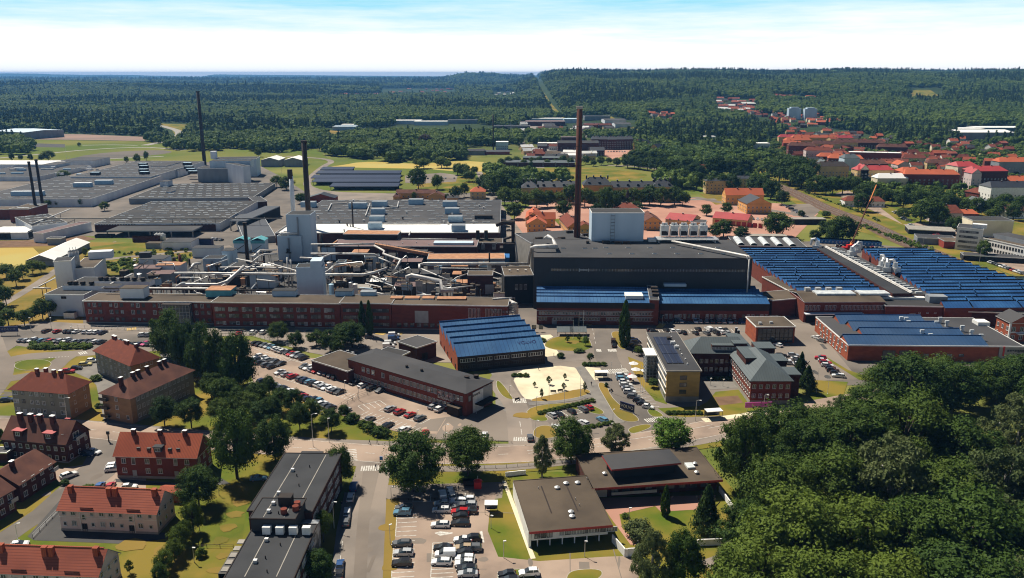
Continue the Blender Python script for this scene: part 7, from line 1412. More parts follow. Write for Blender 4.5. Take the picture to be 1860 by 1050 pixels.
T2(1722,406,30,18,8,'render_pink','tile_redbrown','lilac pink villa with a half hipped brown roof',5,-.05,'x',3,5);T2(1758,400,22,14,5,'brick','tile_bright','low orange roofed house between villa and hospital',2.5,-.1,'x',3,0);T2(1843,397,22,14,6,'white','tile_brown','white villa with a brown roof at the picture edge',4,0,'x',0,4);T2(1792,385,14,14,6,'white','roof_slate','small white gabled house with a grey roof',4,0,'y',0,2);T2(1775,380,12,12,6,'white','roof_slate','smaller white gabled house with a pale roof',3.5,0,'y',0,2)
# white hospital blocks beside the railway
q = Bd('white_office_block','white four storey office block with ribbon windows beside the tracks',(1739,414,447),(1785,418),(1790,408),'office',d=16,h=14);q.walls('white');q.flat('bitumen_grey',edge='white')
for r in range(4): q.wins('f',2,1,7,1.5,1.6 + r * 3.2,st='b',m0=5,m1=5.5)
q.unit(8,3,8,5,2.5,m='white')
q = Bd('white_office_wing','long white office wing with two rows of small dark windows',(1782,432,452),(1900,458),(1900,430),'office',h=9,d=22);q.walls('white');q.flat('bitumen_brown',edge='white')
for r in range(2): q.wins('f',22,1,1.2,1.9,1.8 + r * 3.6,st='d')
q.part('upper_storey',MB().box(3,6,q.h,q.w,18,q.h + 3,0,1),[M['greywall'],M['bitumen_grey']]);q.done()
T2(1800,430,40,20,11,'render_cream','bitumen','cream block with a black roof behind the white wing',0,-.1,'x',0,0,ch=0,cat='office',name='office_block');T2(1700,445,34,16,4,'greywall','bitumen_grey','low grey shed by the railway fence',0,-.3,'x',0,0,ch=0,cat='shed',name='shed');T2(1744,452,30,14,4.5,'wood_red','bitumen_brown','dark red shed with a green side by the tracks',0,-.15,'x',0,0,ch=0,cat='shed',name='shed');T2(1692,427,44,20,3,'dark','concrete','flat parking deck beside the railway',0,-.3,'x',0,0,ch=0,cat='deck',name='parking_deck');T2(1806,476,50,10,3,'dark','bitumen_grey','open dark carport beside the white wing',0,-.28,'x',0,0,ch=0,cat='carport',name='carport')
# small far houses
g = random.Random(3)
RC = {'tile_bright': 'bright orange','tile_orange': 'orange','tile_redbrown': 'red brown','tile_salmon': 'salmon','bitumen_grey': 'grey','roof_white': 'white'};WC = {'white': 'white','render_cream': 'cream','render_sand': 'sandy','brick': 'brick','wood_red': 'red wooden'}
def village(n,box,rows,desc,sz=(9,15),cols=('tile_bright','tile_orange','tile_redbrown','tile_salmon','bitumen_grey'),walls=('white','render_cream','render_sand','brick','wood_red')):
 """far single houses: one mesh each, walls and pitched roof"""
 x0,y0,x1,y1 = box;pts = sorted([(g.uniform(x0,x1),g.uniform(y0,y1)) for _ in range(n)])
 for x,y in pts:
  y += (x - x0) / (x1 - x0) * rows;X,Y,Z = GT(x,y);w,d,hh,rs = g.uniform(*sz),g.uniform(8,11),g.uniform(3.5,6) * (1.7 if 'town' in desc else 1),g.uniform(2.5,4);rf = g.choice(cols);wl = g.choice(walls);b = MB()
  b.box(-w / 2,-d / 2,-2,w / 2,d / 2,hh);b.poly([(-w / 2 - .4,-d / 2 - .4,hh),(w / 2 + .4,-d / 2 - .4,hh),(w / 2 + .4,0,hh + rs),(-w / 2 - .4,0,hh + rs)],1);b.poly([(w / 2 + .4,d / 2 + .4,hh),(-w / 2 - .4,d / 2 + .4,hh),(-w / 2 - .4,0,hh + rs),(w / 2 + .4,0,hh + rs)],1)
  for s in (-1,1): b.poly([(s * w / 2,-d / 2,hh),(s * w / 2,d / 2,hh),(s * w / 2,0,hh + rs)][::s])
  b.box(w * .2,-.4,hh + rs - 1,w * .2 + .9,.4,hh + rs + 1)
  for k in range(3): b.box(-w * .35 + k * w * .3,-d / 2 - .05,1.2,-w * .35 + k * w * .3 + 1.2,-d / 2,2.6,2)
  thing('villa',f'{RC[rf]} roofed {WC[wl]} {desc}','house',b,[M[wl],M[rf],M['glass']],(X,Y,Z),g.uniform(-.5,.5),desc.replace('house','houses'))
village(18,(1395,236,1560,248),6,'suburb house under the tower blocks',(11,16))
village(60,(1340,205,1500,230),4,'small house below the wooded slope')
village(46,(1298,180,1375,208),2,'terrace house climbing the wooded slope',(14,30),('tile_salmon','roof_white','tile_orange','bitumen_grey'))
village(14,(1405,176,1485,180),2,'row house high on the wooded slope',(14,28),('tile_salmon','tile_orange'))
village(12,(1490,227,1545,229),0,'row house beyond the town blocks',(16,24),('tile_bright',))
village(26,(690,163,830,173),-2,'tiny village house in the distant forest',(14,24))
village(16,(600,171,690,174),0,'scattered farmhouse among the far forest',(14,24))
village(10,(895,169,935,176),0,'farmhouse before the mountain pass',(12,20),('bitumen_grey','roof_white'))
village(12,(1175,206,1225,226),2,'hamlet house at the forest foot',(12,20),('tile_bright','tile_redbrown'))
village(60,(1420,268,1860,300),30,'townhouse between the larger town blocks',(11,20))
village(26,(945,226,1130,244),4,'yard building between the depots',(12,30),('bitumen_grey','roof_white','tile_redbrown','bitumen_grey'))
village(16,(950,264,1075,290),4,'low building near the white gymnasium',(10,22),('bitumen_grey','tile_redbrown','roof_white'))
village(38,(1465,246,1860,262),20,'garden suburb house behind the town blocks',(10,14))
village(22,(1640,268,1860,300),8,'villa house among the garden trees',(11,15),('tile_bright','tile_orange','tile_redbrown','bitumen_grey','tile_redbrown'))
for k in range(2):
 X,Y,Z = GT(1441 + k * 29,217 + k);thing('tower_block',f'pale blue grey residential tower, {["the outer one", "the inner one"][k]} of the pair on the slope','tower block',MB().box(-14,-7,-2,14,7,25).box(-9,-6,25,9,6,27.5),M['palewall'],(X,Y,Z),0,'pair of residential towers')
X,Y,Z = GT(1836,131);thing('radio_mast','thin radio mast on the wooded ridge','mast',MB().cyl(0,0,0,27,.8,.3,6).cyl(0,0,18,19,1.5,None,6),M['greywall'],(X,Y,Z - 3))
X,Y,Z = GT(928,262);thing('lattice_pylon','grey lattice pylon at the forest edge near the depots','pylon',MB().tube([(-3,-3,0),(0,0,34)],.25,4).tube([(3,-3,0),(0,0,34)],.25,4).tube([(3,3,0),(0,0,34)],.25,4).tube([(-3,3,0),(0,0,34)],.25,4).box(-6,-.2,26,6,.2,26.5).box(-4,-.2,30,4,.2,30.5),M['greywall'],(X,Y,Z))
# ---------------------------------------------------------------- trees one can tell apart
def tr(x,y,w,h,k,lab,g=None,**kw): tree(x,y,w,h,k,lab,g,**kw)
G1 = 'row of tall dark trees by the apartment houses'
for k,(x,y,w,h) in enumerate(((312,650,60,82),(341,672,48,84),(370,688,52,95),(399,698,48,94),(433,712,56,104))): tree(x,y,w * 1.12,h,'bigdark',f'tall dense dark tree, {ordw(k + 1)} from the factory side in the row of five',G1,trunk=.02)
for k,(x,y,w,h) in enumerate(((659,608,14,55),(672,610,14,58))): tree(x,y,w,h,'column',['slim dark poplar before the brick front, the outer one','slim dark poplar before the brick front, the lane side one'][k],'pair of poplars',trunk=.05)
tr(1134,630,22,76,'column','tall slim poplar standing on the dry traffic bed in front of the sawtooth office',trunk=.04)
BG = [(752,893,108,104,'bigdark','huge dark round tree beside the side road crossing'),(850,864,84,88,'big','broad round tree above the parking lot by the main road'),(617,880,52,72,'big','leafy tree at the end of the dark apartment slab'),(985,868,44,78,'bigpale','drooping birch behind the parish house'),(1037,842,74,82,'bigdark','dark round tree beside the drooping birch'),(1118,828,58,60,'bigpale','soft green tree between the dark tree and the bright one'),(1218,826,70,66,'bigfresh','bright yellow green tree by the main road'),(432,870,84,128,'bigdark','largest dark tree beside the long apartment slab'),(500,838,66,78,'bigdark','dark round tree at the head of the long slab'),(362,922,72,74,'bigdark','dark bushy tree at the corner of the orange roofed house'),(578,1062,62,64,'big','tree at the bottom edge between slab and side road'),
 (1208,938,18,54,'column','slim columnar conifer on the brick court'),(1282,968,56,90,'spruce','dark spruce on the lawn of the parish house'),(1160,975,54,42,'pale','silvery shrub mound on the courtyard lawn'),(1135,940,16,10,'bush','small rusty bush at the court edge'),(1182,1075,80,118,'bigpale','big birch at the bottom edge in front of the garden wall'),(1240,1070,74,108,'bigdark','dark birch like tree beside the big birch'),(1345,890,92,135,'big','large weeping tree between the parish wing and the forest')]
for x,y,w,h,k,lab in BG: tr(x,y,w,h,k,lab,trunk=.10 if k != 'column' else .03)
row = [(300,775,42,50),(348,778,42,52),(400,768,36,42),(432,758,40,50),(405,742,44,52),(385,725,36,44),(415,735,36,44),(447,760,44,46),(478,775,46,44),(495,772,42,48),(468,738,36,42),(510,748,34,42),(545,782,38,46),(567,770,34,42),(602,785,36,40),(440,700,30,36),(535,755,34,44),(625,760,20,24),(490,720,28,34)]
for k,p in enumerate(row): tree(p[0],p[1],p[2] * 1.08,p[3] * 1.06,'big' if k % 3 else 'bigdark',f'leafy park tree on the dry lawn, {ordw(k + 1)} counting from the long apartment house','park trees beside the worn car park',trunk=.2)
for k,(x,y,w,h) in enumerate(((640,766,28,20),(672,782,26,20),(690,790,30,20),(700,793,22,18),(735,800,22,20),(757,798,24,18),(660,775,20,16))): tree(x,y,w,h,'bush',f'roadside shrub along the worn car park, {ordw(k + 1)} from the park trees','shrubs along the worn car park')
for k,(x,y,w,h) in enumerate(((352,968,34,62),(328,1000,34,50),(318,1020,32,44),(300,1040,34,44),(338,985,26,44),(292,1062,30,40))): tree(x,y,w,h,'big',f'bushy tree in the hedge line, {ordw(k + 1)} from the dark corner tree','hedge line trees behind the pink houses',trunk=.08)
for x,y,w,h,k,lab in ((366,1012,20,22,'bush','round shrub alone on the dry lawn'),(236,1042,18,26,'birch','tiny sapling on the lawn between the pink houses'),(588,985,34,60,'big','shrubby tree against the slab wall'),(583,960,20,20,'bush','bush by the slab entrance'),(160,890,24,12,'bush','round hedge bush by the parked cars'),(118,880,16,12,'bush','bush at the side street kerb'),(3,800,20,26,'bush','bush by the dark brick house'),(180,740,14,10,'bush','small round bush on the lawn between apartment houses'),(176,690,22,12,'bush','hedge bush beside the hipped apartment house')): tr(x,y,w,h,k,lab)
TL = [(505,620,36,34),(538,632,28,30),(600,640,34,40),(640,632,48,46),(625,626,36,40),(575,628,30,28),(612,644,30,34)]
for k,p in enumerate(TL): tree(*p[:4],'big',f'round tree on the lawn below the brick front, {ordw(k + 1)} from the tall row','trees below the brick front',trunk=.12)
for k,p in enumerate(((12,555,26,34),(16,592,28,30),(45,592,26,28),(78,580,28,36),(92,575,24,30),(30,520,24,30),(12,505,26,26),(42,508,22,26),(60,498,24,24),(75,496,20,20),(-5,530,24,26),(0,600,20,20),(60,583,20,24),(155,465,9,14),(2,575,22,26))): tree(p[0],p[1],p[2],p[3],'round',f'small round tree in the dry grass by the works, {ordw(k + 1)} of the scattered ones','trees in the dry grass by the works',parts=False)
for k,(x0,x1,y) in enumerate(((60,160,632),(960,1000,620))):
 for j in range(int((x1 - x0) / 12)): tree(x0 + j * 12,y + (j % 2),18,8,'bush',['clipped hedge bush along the staff car park','hedge bush on the pale path corner'][k],'hedge bushes of the car park edge' if k == 0 else 'hedge bushes at the pale path')
for k,(x0,x1,y,n) in enumerate(((982,1075,752,12),(1065,1110,778,5),(1062,1096,664,5),(935,955,684,3),(1215,1270,752,7),(1290,1345,690,6))):
 for j in range(n): t = j / (n - 1);tree(x0 + (x1 - x0) * t,y + (-22 if k == 0 else (-8 if k == 1 else 0)) * t,13,8,'bush',['low hedge bush round the lower car park','hedge bush on the road side of the lower car park','low hedge bush at the gravel corner','hedge bush at the gravel square bench','flower bush before the yellow office','court bush at the dark office foot'][k],f'hedge bushes, run {ordw(k + 1)}'.replace('run','group'))
for k,(x,y,w,h,kd) in enumerate(((997,699,12,16,'birch'),(1026,690,8,12,'birch'),(1024,709,10,14,'birch'),(971,703,8,10,'birch'),(984,725,8,20,'birch'),(1062,713,8,20,'birch'),(1072,658,12,16,'round'),(1019,650,15,12,'bush'),(1160,645,16,16,'round'),(1178,688,16,14,'round'),(1186,704,18,16,'round'),(1101,703,8,10,'bush'),(1064,628,12,16,'fresh'),(1052,640,20,8,'bush'),(1031,622,10,12,'birch'),(1052,620,10,14,'birch'))): tree(x,y,w,h,kd,f'young planted tree or bush on the entrance square, {ordw(k + 1)} from the brick office end','young plants of the entrance square')
for k,(x,y,w,h) in enumerate(((1452,700,26,60),(1465,712,34,48),(1447,690,18,40))): tree(x,y,w,h,'spruce',f'dark conifer beside the hipped brick office, {ordw(k + 1)} from its wall','conifers by the hipped brick office')
# the wood on the near side: big single crowns
WK = [(1400,830,110,110,'big'),(1475,800,100,66,'big'),(1565,765,120,92,'big'),(1640,745,130,110,'bigdark'),(1720,735,120,100,'big'),(1800,725,110,90,'big'),(1860,735,110,100,'bigdark'),(1520,752,70,54,'bigpale'),(1605,710,90,60,'big'),(1680,700,110,68,'big'),(1770,700,80,60,'big'),(1820,708,80,70,'bigdark'),(1440,870,120,120,'bigdark'),(1530,850,140,130,'big'),(1630,840,150,130,'big'),(1730,860,150,120,'bigdark'),(1830,850,130,140,'bigpale'),(1390,950,120,120,'big'),(1490,940,140,130,'big'),(1600,945,150,140,'bigpale'),(1700,950,140,130,'big'),(1800,960,150,150,'bigpale'),(1880,930,120,150,'bigpale'),(1330,1000,100,100,'bigdark'),(1420,1050,150,140,'big'),(1530,1045,160,150,'big'),(1650,1050,160,140,'bigdark'),(1760,1060,170,150,'bigdark'),(1870,1060,150,160,'bigdark'),(1350,1100,150,120,'big'),(1470,1140,170,130,'big'),(1600,1150,180,150,'big'),(1740,1160,180,140,'bigdark'),(1860,1160,170,160,'bigpale'),(1450,800,70,50,'bigdark'),(1330,866,60,70,'bigpale'),(1400,845,60,70,'big'),(1905,800,120,130,'big'),(1905,1010,120,130,'bigdark'),(1560,1000,110,100,'bigpale'),(1300,1045,60,60,'bigpale'),(1380,1010,90,90,'big')]
for k,(x,y,w,h,kd) in enumerate(WK): s_ = (.88 if y < 780 else (.98 if y < 900 else 1.08)) * (1 + .1 * sin(k * 2.4));tree(x + (22 if x < 1500 and y > 790 else 8),y + 8,w * s_,h * s_,kd,f'big {dict(big="green", bigdark="dark green", bigpale="olive green")[kd]} woodland crown, {ordw(k + 1)} counting from the office lawn inward','big trees of the near wood',trunk=.06)
# town, barracks and field trees
def rowt(pts,w,h,kd,lab,grp,jit=.15): treerow(pts,w,h,kd,lab,'the chimney side',grp[0],grp[1],parts=False,jit=jit,trunk=.12 if kd != 'big' else .1)
rowt([(917,372),(937,374),(955,376),(975,377),(995,376),(1015,376),(1035,370),(1062,376),(1080,376),(1100,374),(1115,376),(1135,374),(1150,376),(1165,372),(1180,372),(1200,374),(1225,372),(1240,374)],27,29,'round','clipped round lime tree',('in the row before the ochre barracks','lime row before the barracks'))
rowt([(890,352,40,36),(905,360,40,40),(925,352,44,38),(945,360,36,30),(880,346,30,26),(934,398,36,32),(1023,392,32,28),(1085,398,24,30),(1100,392,22,40),(1117,390,20,34),(1156,388,22,20),(1283,392,24,22),(1320,388,22,20),(1410,430,50,40),(1314,430,30,26),(1300,432,24,22),(1345,436,24,20),(1530,440,44,40),(1500,432,30,30),(1515,440,36,34),(1480,436,24,20)],30,30,'dense','dark broad tree',('around the red gravel courts','broad trees round the courts'))
rowt([(757,302,18,16),(748,322,10,12),(770,306,20,16),(802,305,22,18),(812,306,18,16),(831,318,20,20),(842,322,22,22),(852,330,22,20),(760,344,26,34),(794,344,20,26),(828,360,22,22),(843,358,14,22),(752,362,8,12),(812,364,8,10),(862,316,14,14)],18,18,'round','garden tree',('by the carports and ochre huts','garden trees by the carports'))
rowt([(x,274 + (i % 3),16,19) for i,x in enumerate(range(580,700,9))] + [(430,300,12,12),(470,285,14,16),(520,345,28,26),(503,340,20,20),(548,370,24,20)],14,16,'round','dark tree',('along the meadow lanes','trees along the meadow lanes'))
rowt([(250,298,10,16),(266,292,8,16),(230,296,8,10),(22,293,9,14),(38,292,9,12),(56,292,9,12),(88,292,24,18),(76,292,14,12),(144,266,7,8),(115,325,20,14),(150,375,12,14),(190,383,14,14),(88,376,14,12),(106,375,14,10),(40,370,14,10)],12,14,'round','single tree',('scattered between works and meadow','scattered works trees'))
rowt([(1415,330,44,40),(1435,336,48,44),(1455,343,48,40),(1425,320,40,34),(1445,325,40,34),(1405,318,30,26),(1465,335,36,40)],44,40,'dense','dense clipped tree',('in the round tree grove by the railway','round grove by the railway'))
rowt([(1480,352),(1500,354),(1512,352),(1530,352),(1550,352),(1564,362),(1585,362),(1602,372),(1565,384),(1620,372),(1640,378),(1668,378),(1690,380),(1700,372),(1718,384),(1650,368),(1735,384),(1755,388),(1775,392),(1800,388),(1815,394),(1840,400),(1850,388),(1825,384)],27,28,'dense','clipped dome shaped tree',('of the station avenue','station avenue trees'),.12)
rowt([(1688,408,46,44),(1672,404,34,34),(1704,410,34,30),(1726,418,20,24),(1738,420,20,24),(1785,470,24,30),(1822,392,24,20),(1800,398,20,16),(1640,398,20,16)],30,30,'round','garden tree',('near the villa and the white offices','garden trees by the white offices'))
rowt([(1265,345,30,34),(1290,350,30,30),(1310,350,28,36),(1330,352,26,32),(1240,340,28,30),(1385,355,34,34),(1400,362,30,30),(1420,372,22,22),(1370,348,30,26),(1350,318,30,26),(1325,318,36,32),(1300,322,34,36),(1250,318,28,26),(1225,316,26,28),(1200,314,24,28),(1455,395,12,12),(1340,330,24,24),(1232,332,26,24),(1215,340,24,22),(1500,395,14,10)],28,28,'dense','leafy tree',('around the sandy blocks by the railway','trees round the sandy blocks'))
rowt([(910 + i * 14,302 - (i % 3) * 2,13,13) for i in range(22)],13,13,'round','lime tree',('beside the pale roofed pavilions','limes beside the pavilions'))
rowt([(1140 + i * 12,305 + i * 1.6,22,22) for i in range(12)] + [(1150 + i * 13,294 + i * 1.2,22,22) for i in range(10)],20,22,'dense','avenue tree',('along the parade green lane','avenue along the parade green'))
tr(702,292,40,30,'dense','broad rounded tree clump edge by the ripe field',parts=False);tr(772,268,24,22,'copper','dark purple copper beech among green crowns',parts=False)
# ---------------------------------------------------------------- far-off woods: one mass, leaf crowns set out over the land
def inpoly(P,x,y):
 r = np.zeros(len(x),bool);n = len(P);j = n - 1
 for i in range(n):
  xi,yi = P[i];xj,yj = P[j]
  c = ((yi > y) != (yj > y)) & (x < (xj - xi) * (y - yi) / (yj - yi + 1e-9) + xi);r ^= c;j = i
 return r
ztv = np.vectorize(zt)
FOREST = [(-80,60),(1940,60),(1940,262),(1830,268),(1760,262),(1640,268),(1560,240),(1500,232),(1440,238),(1400,250),(1380,262),(1340,290),(1280,268),(1235,262),(1190,258),(1170,246),(1150,228),(1100,212),(1020,216),(960,224),(930,232),(870,226),(800,226),(700,232),(640,236),(590,238),(600,262),(560,272),(500,279),(420,270),(350,264),(330,260),(330,247),(290,222),(283,240),(300,252),(310,264),(268,258),(275,248),(150,243),(36,240),(-80,240)]
MORE = [[(590,262),(660,244),(760,238),(940,240),(948,262),(940,268),(905,262),(850,270),(720,262),(700,288),(660,290),(594,282)],[(706,268),(840,272),(852,282),(845,290),(780,294),(700,296)],[(300,262),(370,264),(440,266),(400,274),(340,276),(300,270)],[(-80,255),(10,256),(50,262),(62,272),(40,282),(-80,280)],[(960,240),(1040,240),(1060,262),(1000,262),(962,262)],[(1150,255),(1240,262),(1300,272),(1400,290),(1400,305),(1340,300),(1240,300),(1180,290),(1150,270)],[(1200,296),(1340,296),(1330,312),(1230,312)],[(1000,326),(1045,326),(1045,334),(975,334)],[(1180,330),(1240,326),(1260,345),(1200,345)],[(880,318),(960,320),(990,342),(950,352),(905,352)],[(1060,246),(1160,250),(1150,256),(1080,256)],[(850,262),(945,262),(945,268),(900,270)]]
TOWN = [[(1400,240),(1900,256),(1900,400),(1700,380),(1560,350),(1430,320),(1380,290)]]
HOLE = [[(285,222),(352,224),(345,245),(328,258),(300,258),(314,242)],[(1650,160),(1715,160),(1715,184),(1650,184)],[(966,140),(982,140),(1030,215),(1004,215)],[(1340,206),(1500,212),(1500,236),(1380,234)],[(1295,178),(1376,180),(1376,212),(1300,210)],[(1425,210),(1485,210),(1485,236),(1425,236)],[(1405,174),(1490,176),(1490,184),(1405,182)],[(585,232),(650,232),(650,244),(585,246)],[(715,222),(870,221),(870,230),(715,232)],[(1095,206),(1165,225),(1160,242),(1090,225)],[(468,180),(512,181),(510,185),(470,185)],[(1172,206),(1228,206),(1228,228),(1172,226)],[(1485,225),(1548,226),(1548,231),(1485,231)],[(690,161),(830,161),(830,175),(690,176)],[(600,170),(690,170),(690,178),(600,179)],[(893,167),(937,167),(937,180),(893,180)],[(1260,250),(1345,250),(1340,262),(1265,262)],[(1730,232),(1850,232),(1840,262),(1740,262)],[(1100,262),(1150,268),(1140,285),(1090,280)],[(945,262),(1085,262),(1080,292),(960,294)],[(950,228),(1100,228),(1140,246),(960,244)],[(835,270),(940,262),(945,285),(845,288)]]
HOLE += [list(c_) for c_ in CLR]
rg = np.random.default_rng(5)
def scatter(d0,d1,sp,polys,holes,keep=1.0,xlim=0.75):
 n = int((d1 ** 2 - d0 ** 2) * xlim / sp ** 2 * keep);y = np.sqrt(rg.uniform(d0 ** 2,d1 ** 2,n));x = rg.uniform(-xlim,xlim,n) * y
 z = ztv(x,y);Z = y * cP + (H - z) * sP;px = CX + F * x / Z;py = CY + F * ((H - z) * cP - y * sP) / Z
 m = np.zeros(n,bool)
 for P in polys: m |= inpoly(P,px,py)
 for P in holes: m &= ~inpoly(P,px,py)
 return np.stack([x[m],y[m],z[m]],1),py[m]
BANDS = [(700,1500,8.5,1.0),(1500,2600,10,1.12),(2600,4600,14.5,1.45),(4600,7500,24,2.2),(7500,12500,42,3.2)]
PTS = [];SC = [];KI = []
for d0,d1,sp,k in BANDS:
 p,_ = scatter(d0,d1,sp,[FOREST] + (MORE if d0 < 1000 else []),HOLE);patch = np.sin(p[:,0] * .004 + 1.3 * np.sin(p[:,1] * .0031)) + np.sin(p[:,1] * .0052 + p[:,0] * .0013)
 PTS.append(p);SC.append(rg.uniform(.8,1.6,len(p)) * k);KI.append(np.where(rg.uniform(size=len(p)) < np.where(patch > .5,.5,.05),2,rg.integers(0,2,len(p))))
p,_ = scatter(560,1400,10.5,TOWN + [[(1280,262),(1400,290),(1400,340),(1240,320)]],HOLE);PTS.append(p);SC.append(rg.uniform(.4,.85,len(p)));KI.append(rg.integers(0,2,len(p)))
PTS = np.concatenate(PTS);SC = np.concatenate(SC);KI = np.concatenate(KI)
print('forest points',len(PTS))
def farcrown(seed,kind):
 g = np.random.default_rng(seed);V = [];Fc = [];n = 0;iv,fi = ICO1;C = []
 if kind == 'cone': C = [((0.12 * g.normal(),0.12 * g.normal(),z),r) for z,r in ((3.2,2.5),(6,2.3),(8.8,1.8),(11.2,1.3),(13.4,.8))]
 else: C = [((g.normal() * 1.9,g.normal() * 1.9,g.uniform(3.5,8.2)),g.uniform(1.7,3.0)) for _ in range(8)]
 for c,r in C:
  q = iv * r * g.uniform(.75,1.25,(len(iv),1)) * (np.array([1,1,.95]) if kind != 'cone' else np.array([1,1,1.1])) + np.array(c);V.append(q);Fc += [tuple(a + n for a in f) for f in fi];n += len(q)
  nl = 34;d = g.normal(size=(nl,3));d[:,2] += .5;d /= np.linalg.norm(d,axis=1)[:,None];p = np.array(c) + d * r * g.uniform(.85,1.15,(nl,1));t = np.cross(d + g.normal(size=(nl,3)) * .6,g.normal(size=(nl,3)));t /= np.linalg.norm(t,axis=1)[:,None];b = np.cross(d,t);s = g.uniform(.45,.9,(nl,1))
  V.append(np.stack([p - t * s,p - b * s * .7,p + t * s,p + b * s * .7],1).reshape(-1,3));Fc += [(n + 4 * i,n + 4 * i + 1,n + 4 * i + 2,n + 4 * i + 3) for i in range(nl)];n += 4 * nl
 me = quads_to_mesh('far_crown',np.concatenate(V),Fc,[M['needle' if kind == 'cone' else 'leaf_far']]);return me
src = [farcrown(101,'round'),farcrown(102,'round'),farcrown(103,'cone')]
sc_col = bpy.data.collections.new('crown_sources')
for i,me in enumerate(src): o = bpy.data.objects.new(f'far_crown_{"abc"[i]}',me);sc_col.objects.link(o)
def forest(name,pts,sc,ki,label):
 me = bpy.data.meshes.new(name);me.from_pydata(pts.tolist(),[],[]);a = me.attributes.new('size','FLOAT','POINT');a.data.foreach_set('value',sc.astype(np.float32));b = me.attributes.new('sort','INT','POINT');b.data.foreach_set('value',ki.astype(np.int32))
 o = put(name,me);tag(o,label,'woods',kind='stuff');md = o.modifiers.new('grow','NODES');t = bpy.data.node_groups.new('grow','GeometryNodeTree');md.node_group = t
 t.interface.new_socket('Geometry',in_out='INPUT',socket_type='NodeSocketGeometry');t.interface.new_socket('Geometry',in_out='OUTPUT',socket_type='NodeSocketGeometry')
 gi = t.nodes.new('NodeGroupInput');go = t.nodes.new('NodeGroupOutput');ip = t.nodes.new('GeometryNodeInstanceOnPoints');ci = t.nodes.new('GeometryNodeCollectionInfo');ci.inputs[0].default_value = sc_col;ci.inputs[1].default_value = True;ci.inputs[2].default_value = True
 a1 = t.nodes.new('GeometryNodeInputNamedAttribute');a1.data_type = 'FLOAT';a1.inputs[0].default_value = 'size';a2 = t.nodes.new('GeometryNodeInputNamedAttribute');a2.data_type = 'INT';a2.inputs[0].default_value = 'sort'
 rv = t.nodes.new('FunctionNodeRandomValue');rv.data_type = 'FLOAT';rv.inputs[2].default_value = 0;rv.inputs[3].default_value = 6.28;cb = t.nodes.new('ShaderNodeCombineXYZ')
 K = t.links.new;K(gi.outputs[0],ip.inputs['Points']);K(ci.outputs[0],ip.inputs['Instance']);ip.inputs['Pick Instance'].default_value = True;K(a2.outputs[0],ip.inputs['Instance Index']);K(a1.outputs[0],ip.inputs['Scale']);K(rv.outputs[1],cb.inputs[2]);K(cb.outputs[0],ip.inputs['Rotation']);K(ip.outputs[0],go.inputs[0]);return o
forest('woodland',PTS,SC,KI,'continuous green woodland covering the plain and the plateau slopes behind the town')
# roadside weeds and lawn tufts
me_p = []
for P,n in (([(185,479),(235,470),(350,462),(335,487),(300,496),(210,495)],260),([(150,462),(350,452),(345,458),(290,468)],40),([(1545,400),(1700,455),(1690,462),(1560,410)],110),([(1450,345),(1560,385),(1600,405),(1590,398)],60),([(60,626),(165,627),(165,634),(60,634)],60)):
 xs = [p[0] for p in P];ys = [p[1] for p in P];c = 0
 while c < n:
  x,y = RND.uniform(min(xs),max(xs)),RND.uniform(min(ys),max(ys))
  if inpoly(P,np.array([x]),np.array([y]))[0]: me_p.append((*G(x,y),-.6));c += 1
me_p = np.array(me_p);forest('undergrowth',me_p,rg.uniform(.12,.28,len(me_p)),rg.integers(0,2,len(me_p)),'low weeds and scrub on the waste ground and railway bank')
# ---------------------------------------------------------------- parked cars
g_ = 'cars parked '
carrow((466,625),(552,652),13,'kkgspwswkrsgk','the tree row','in the top line of the car park',g_ + 'in the worn car park');carrow((468,650),(509,663),5,'wwsgk','the tall tree row','in the short double line, upper side',g_ + 'in the worn car park');carrow((464,657),(494,668),4,'kkgk','the tall tree row','in the short double line, lower side',g_ + 'in the worn car park')
carrow((552,668),(612,688),8,'gwsrwkgk','the brick wing','against the brick wing',g_ + 'in the worn car park');carrow((645,698),(690,712),4,'kwkg','the brick wing','under the long brick office windows',g_ + 'in the worn car park')
carrow((508,678),(531,686),3,'wsr','the tall tree row','at the hedge end of the middle line',g_ + 'in the worn car park');carrow((548,691),(618,715),10,'gdpkwswwgk','the tall tree row','in the long middle line',g_ + 'in the worn car park')
carrow((478,695),(602,743),16,'dkgskkwgkrdkpwgk','the park trees','in the lowest line beside the lawn',g_ + 'in the worn car park')
cars([(709,745),(726,751),(745,756),(763,762)],'srrg',gang((709,745),(763,762)) + 90,'the fence','on the visitor bays',g_ + 'on the visitor bays');cars([(788,741),(799,746)],'sw',gang((709,745),(763,762)) + 90,'the black shelter','beside the black bin shelter',g_ + 'on the visitor bays')
cars([(627,748),(672,764),(705,775),(735,783)],'sgkw',gang((709,745),(763,762)) + 90,'the shrubs','behind the roadside shrubs',g_ + 'on the visitor bays');cars([(772,789),(880,793)],'rw',80,'the shrubs','by the road railing of the forecourt',g_ + 'on the forecourt')
cars([(716,611),(715,617),(709,626),(706,631)],'wbww',8,'the brick front','in the van yard','vans parked in the van yard',kinds='vvvv');cars([(657,631),(671,614),(634,644),(624,646)],'gdws',10,'the brick front','under the big yard trees',g_ + 'under the yard trees');cars([(460,606),(478,606),(434,608)],'wwr',80,'the tall tree row','on the forecourt lane',g_ + 'on the forecourt lane',kinds='uuh')
carrow((41,620),(184,623),17,'gswkpkrgswkskkkw','the navy sign','in front line, staff park',g_ + 'in the staff car park',turn=70);cars([(85,603),(104,604),(122,604),(131,604),(140,604),(156,605),(167,605),(176,605),(187,606)],'nrkkwswwd',75,'the navy sign','in back line of the staff park',g_ + 'in the staff car park')
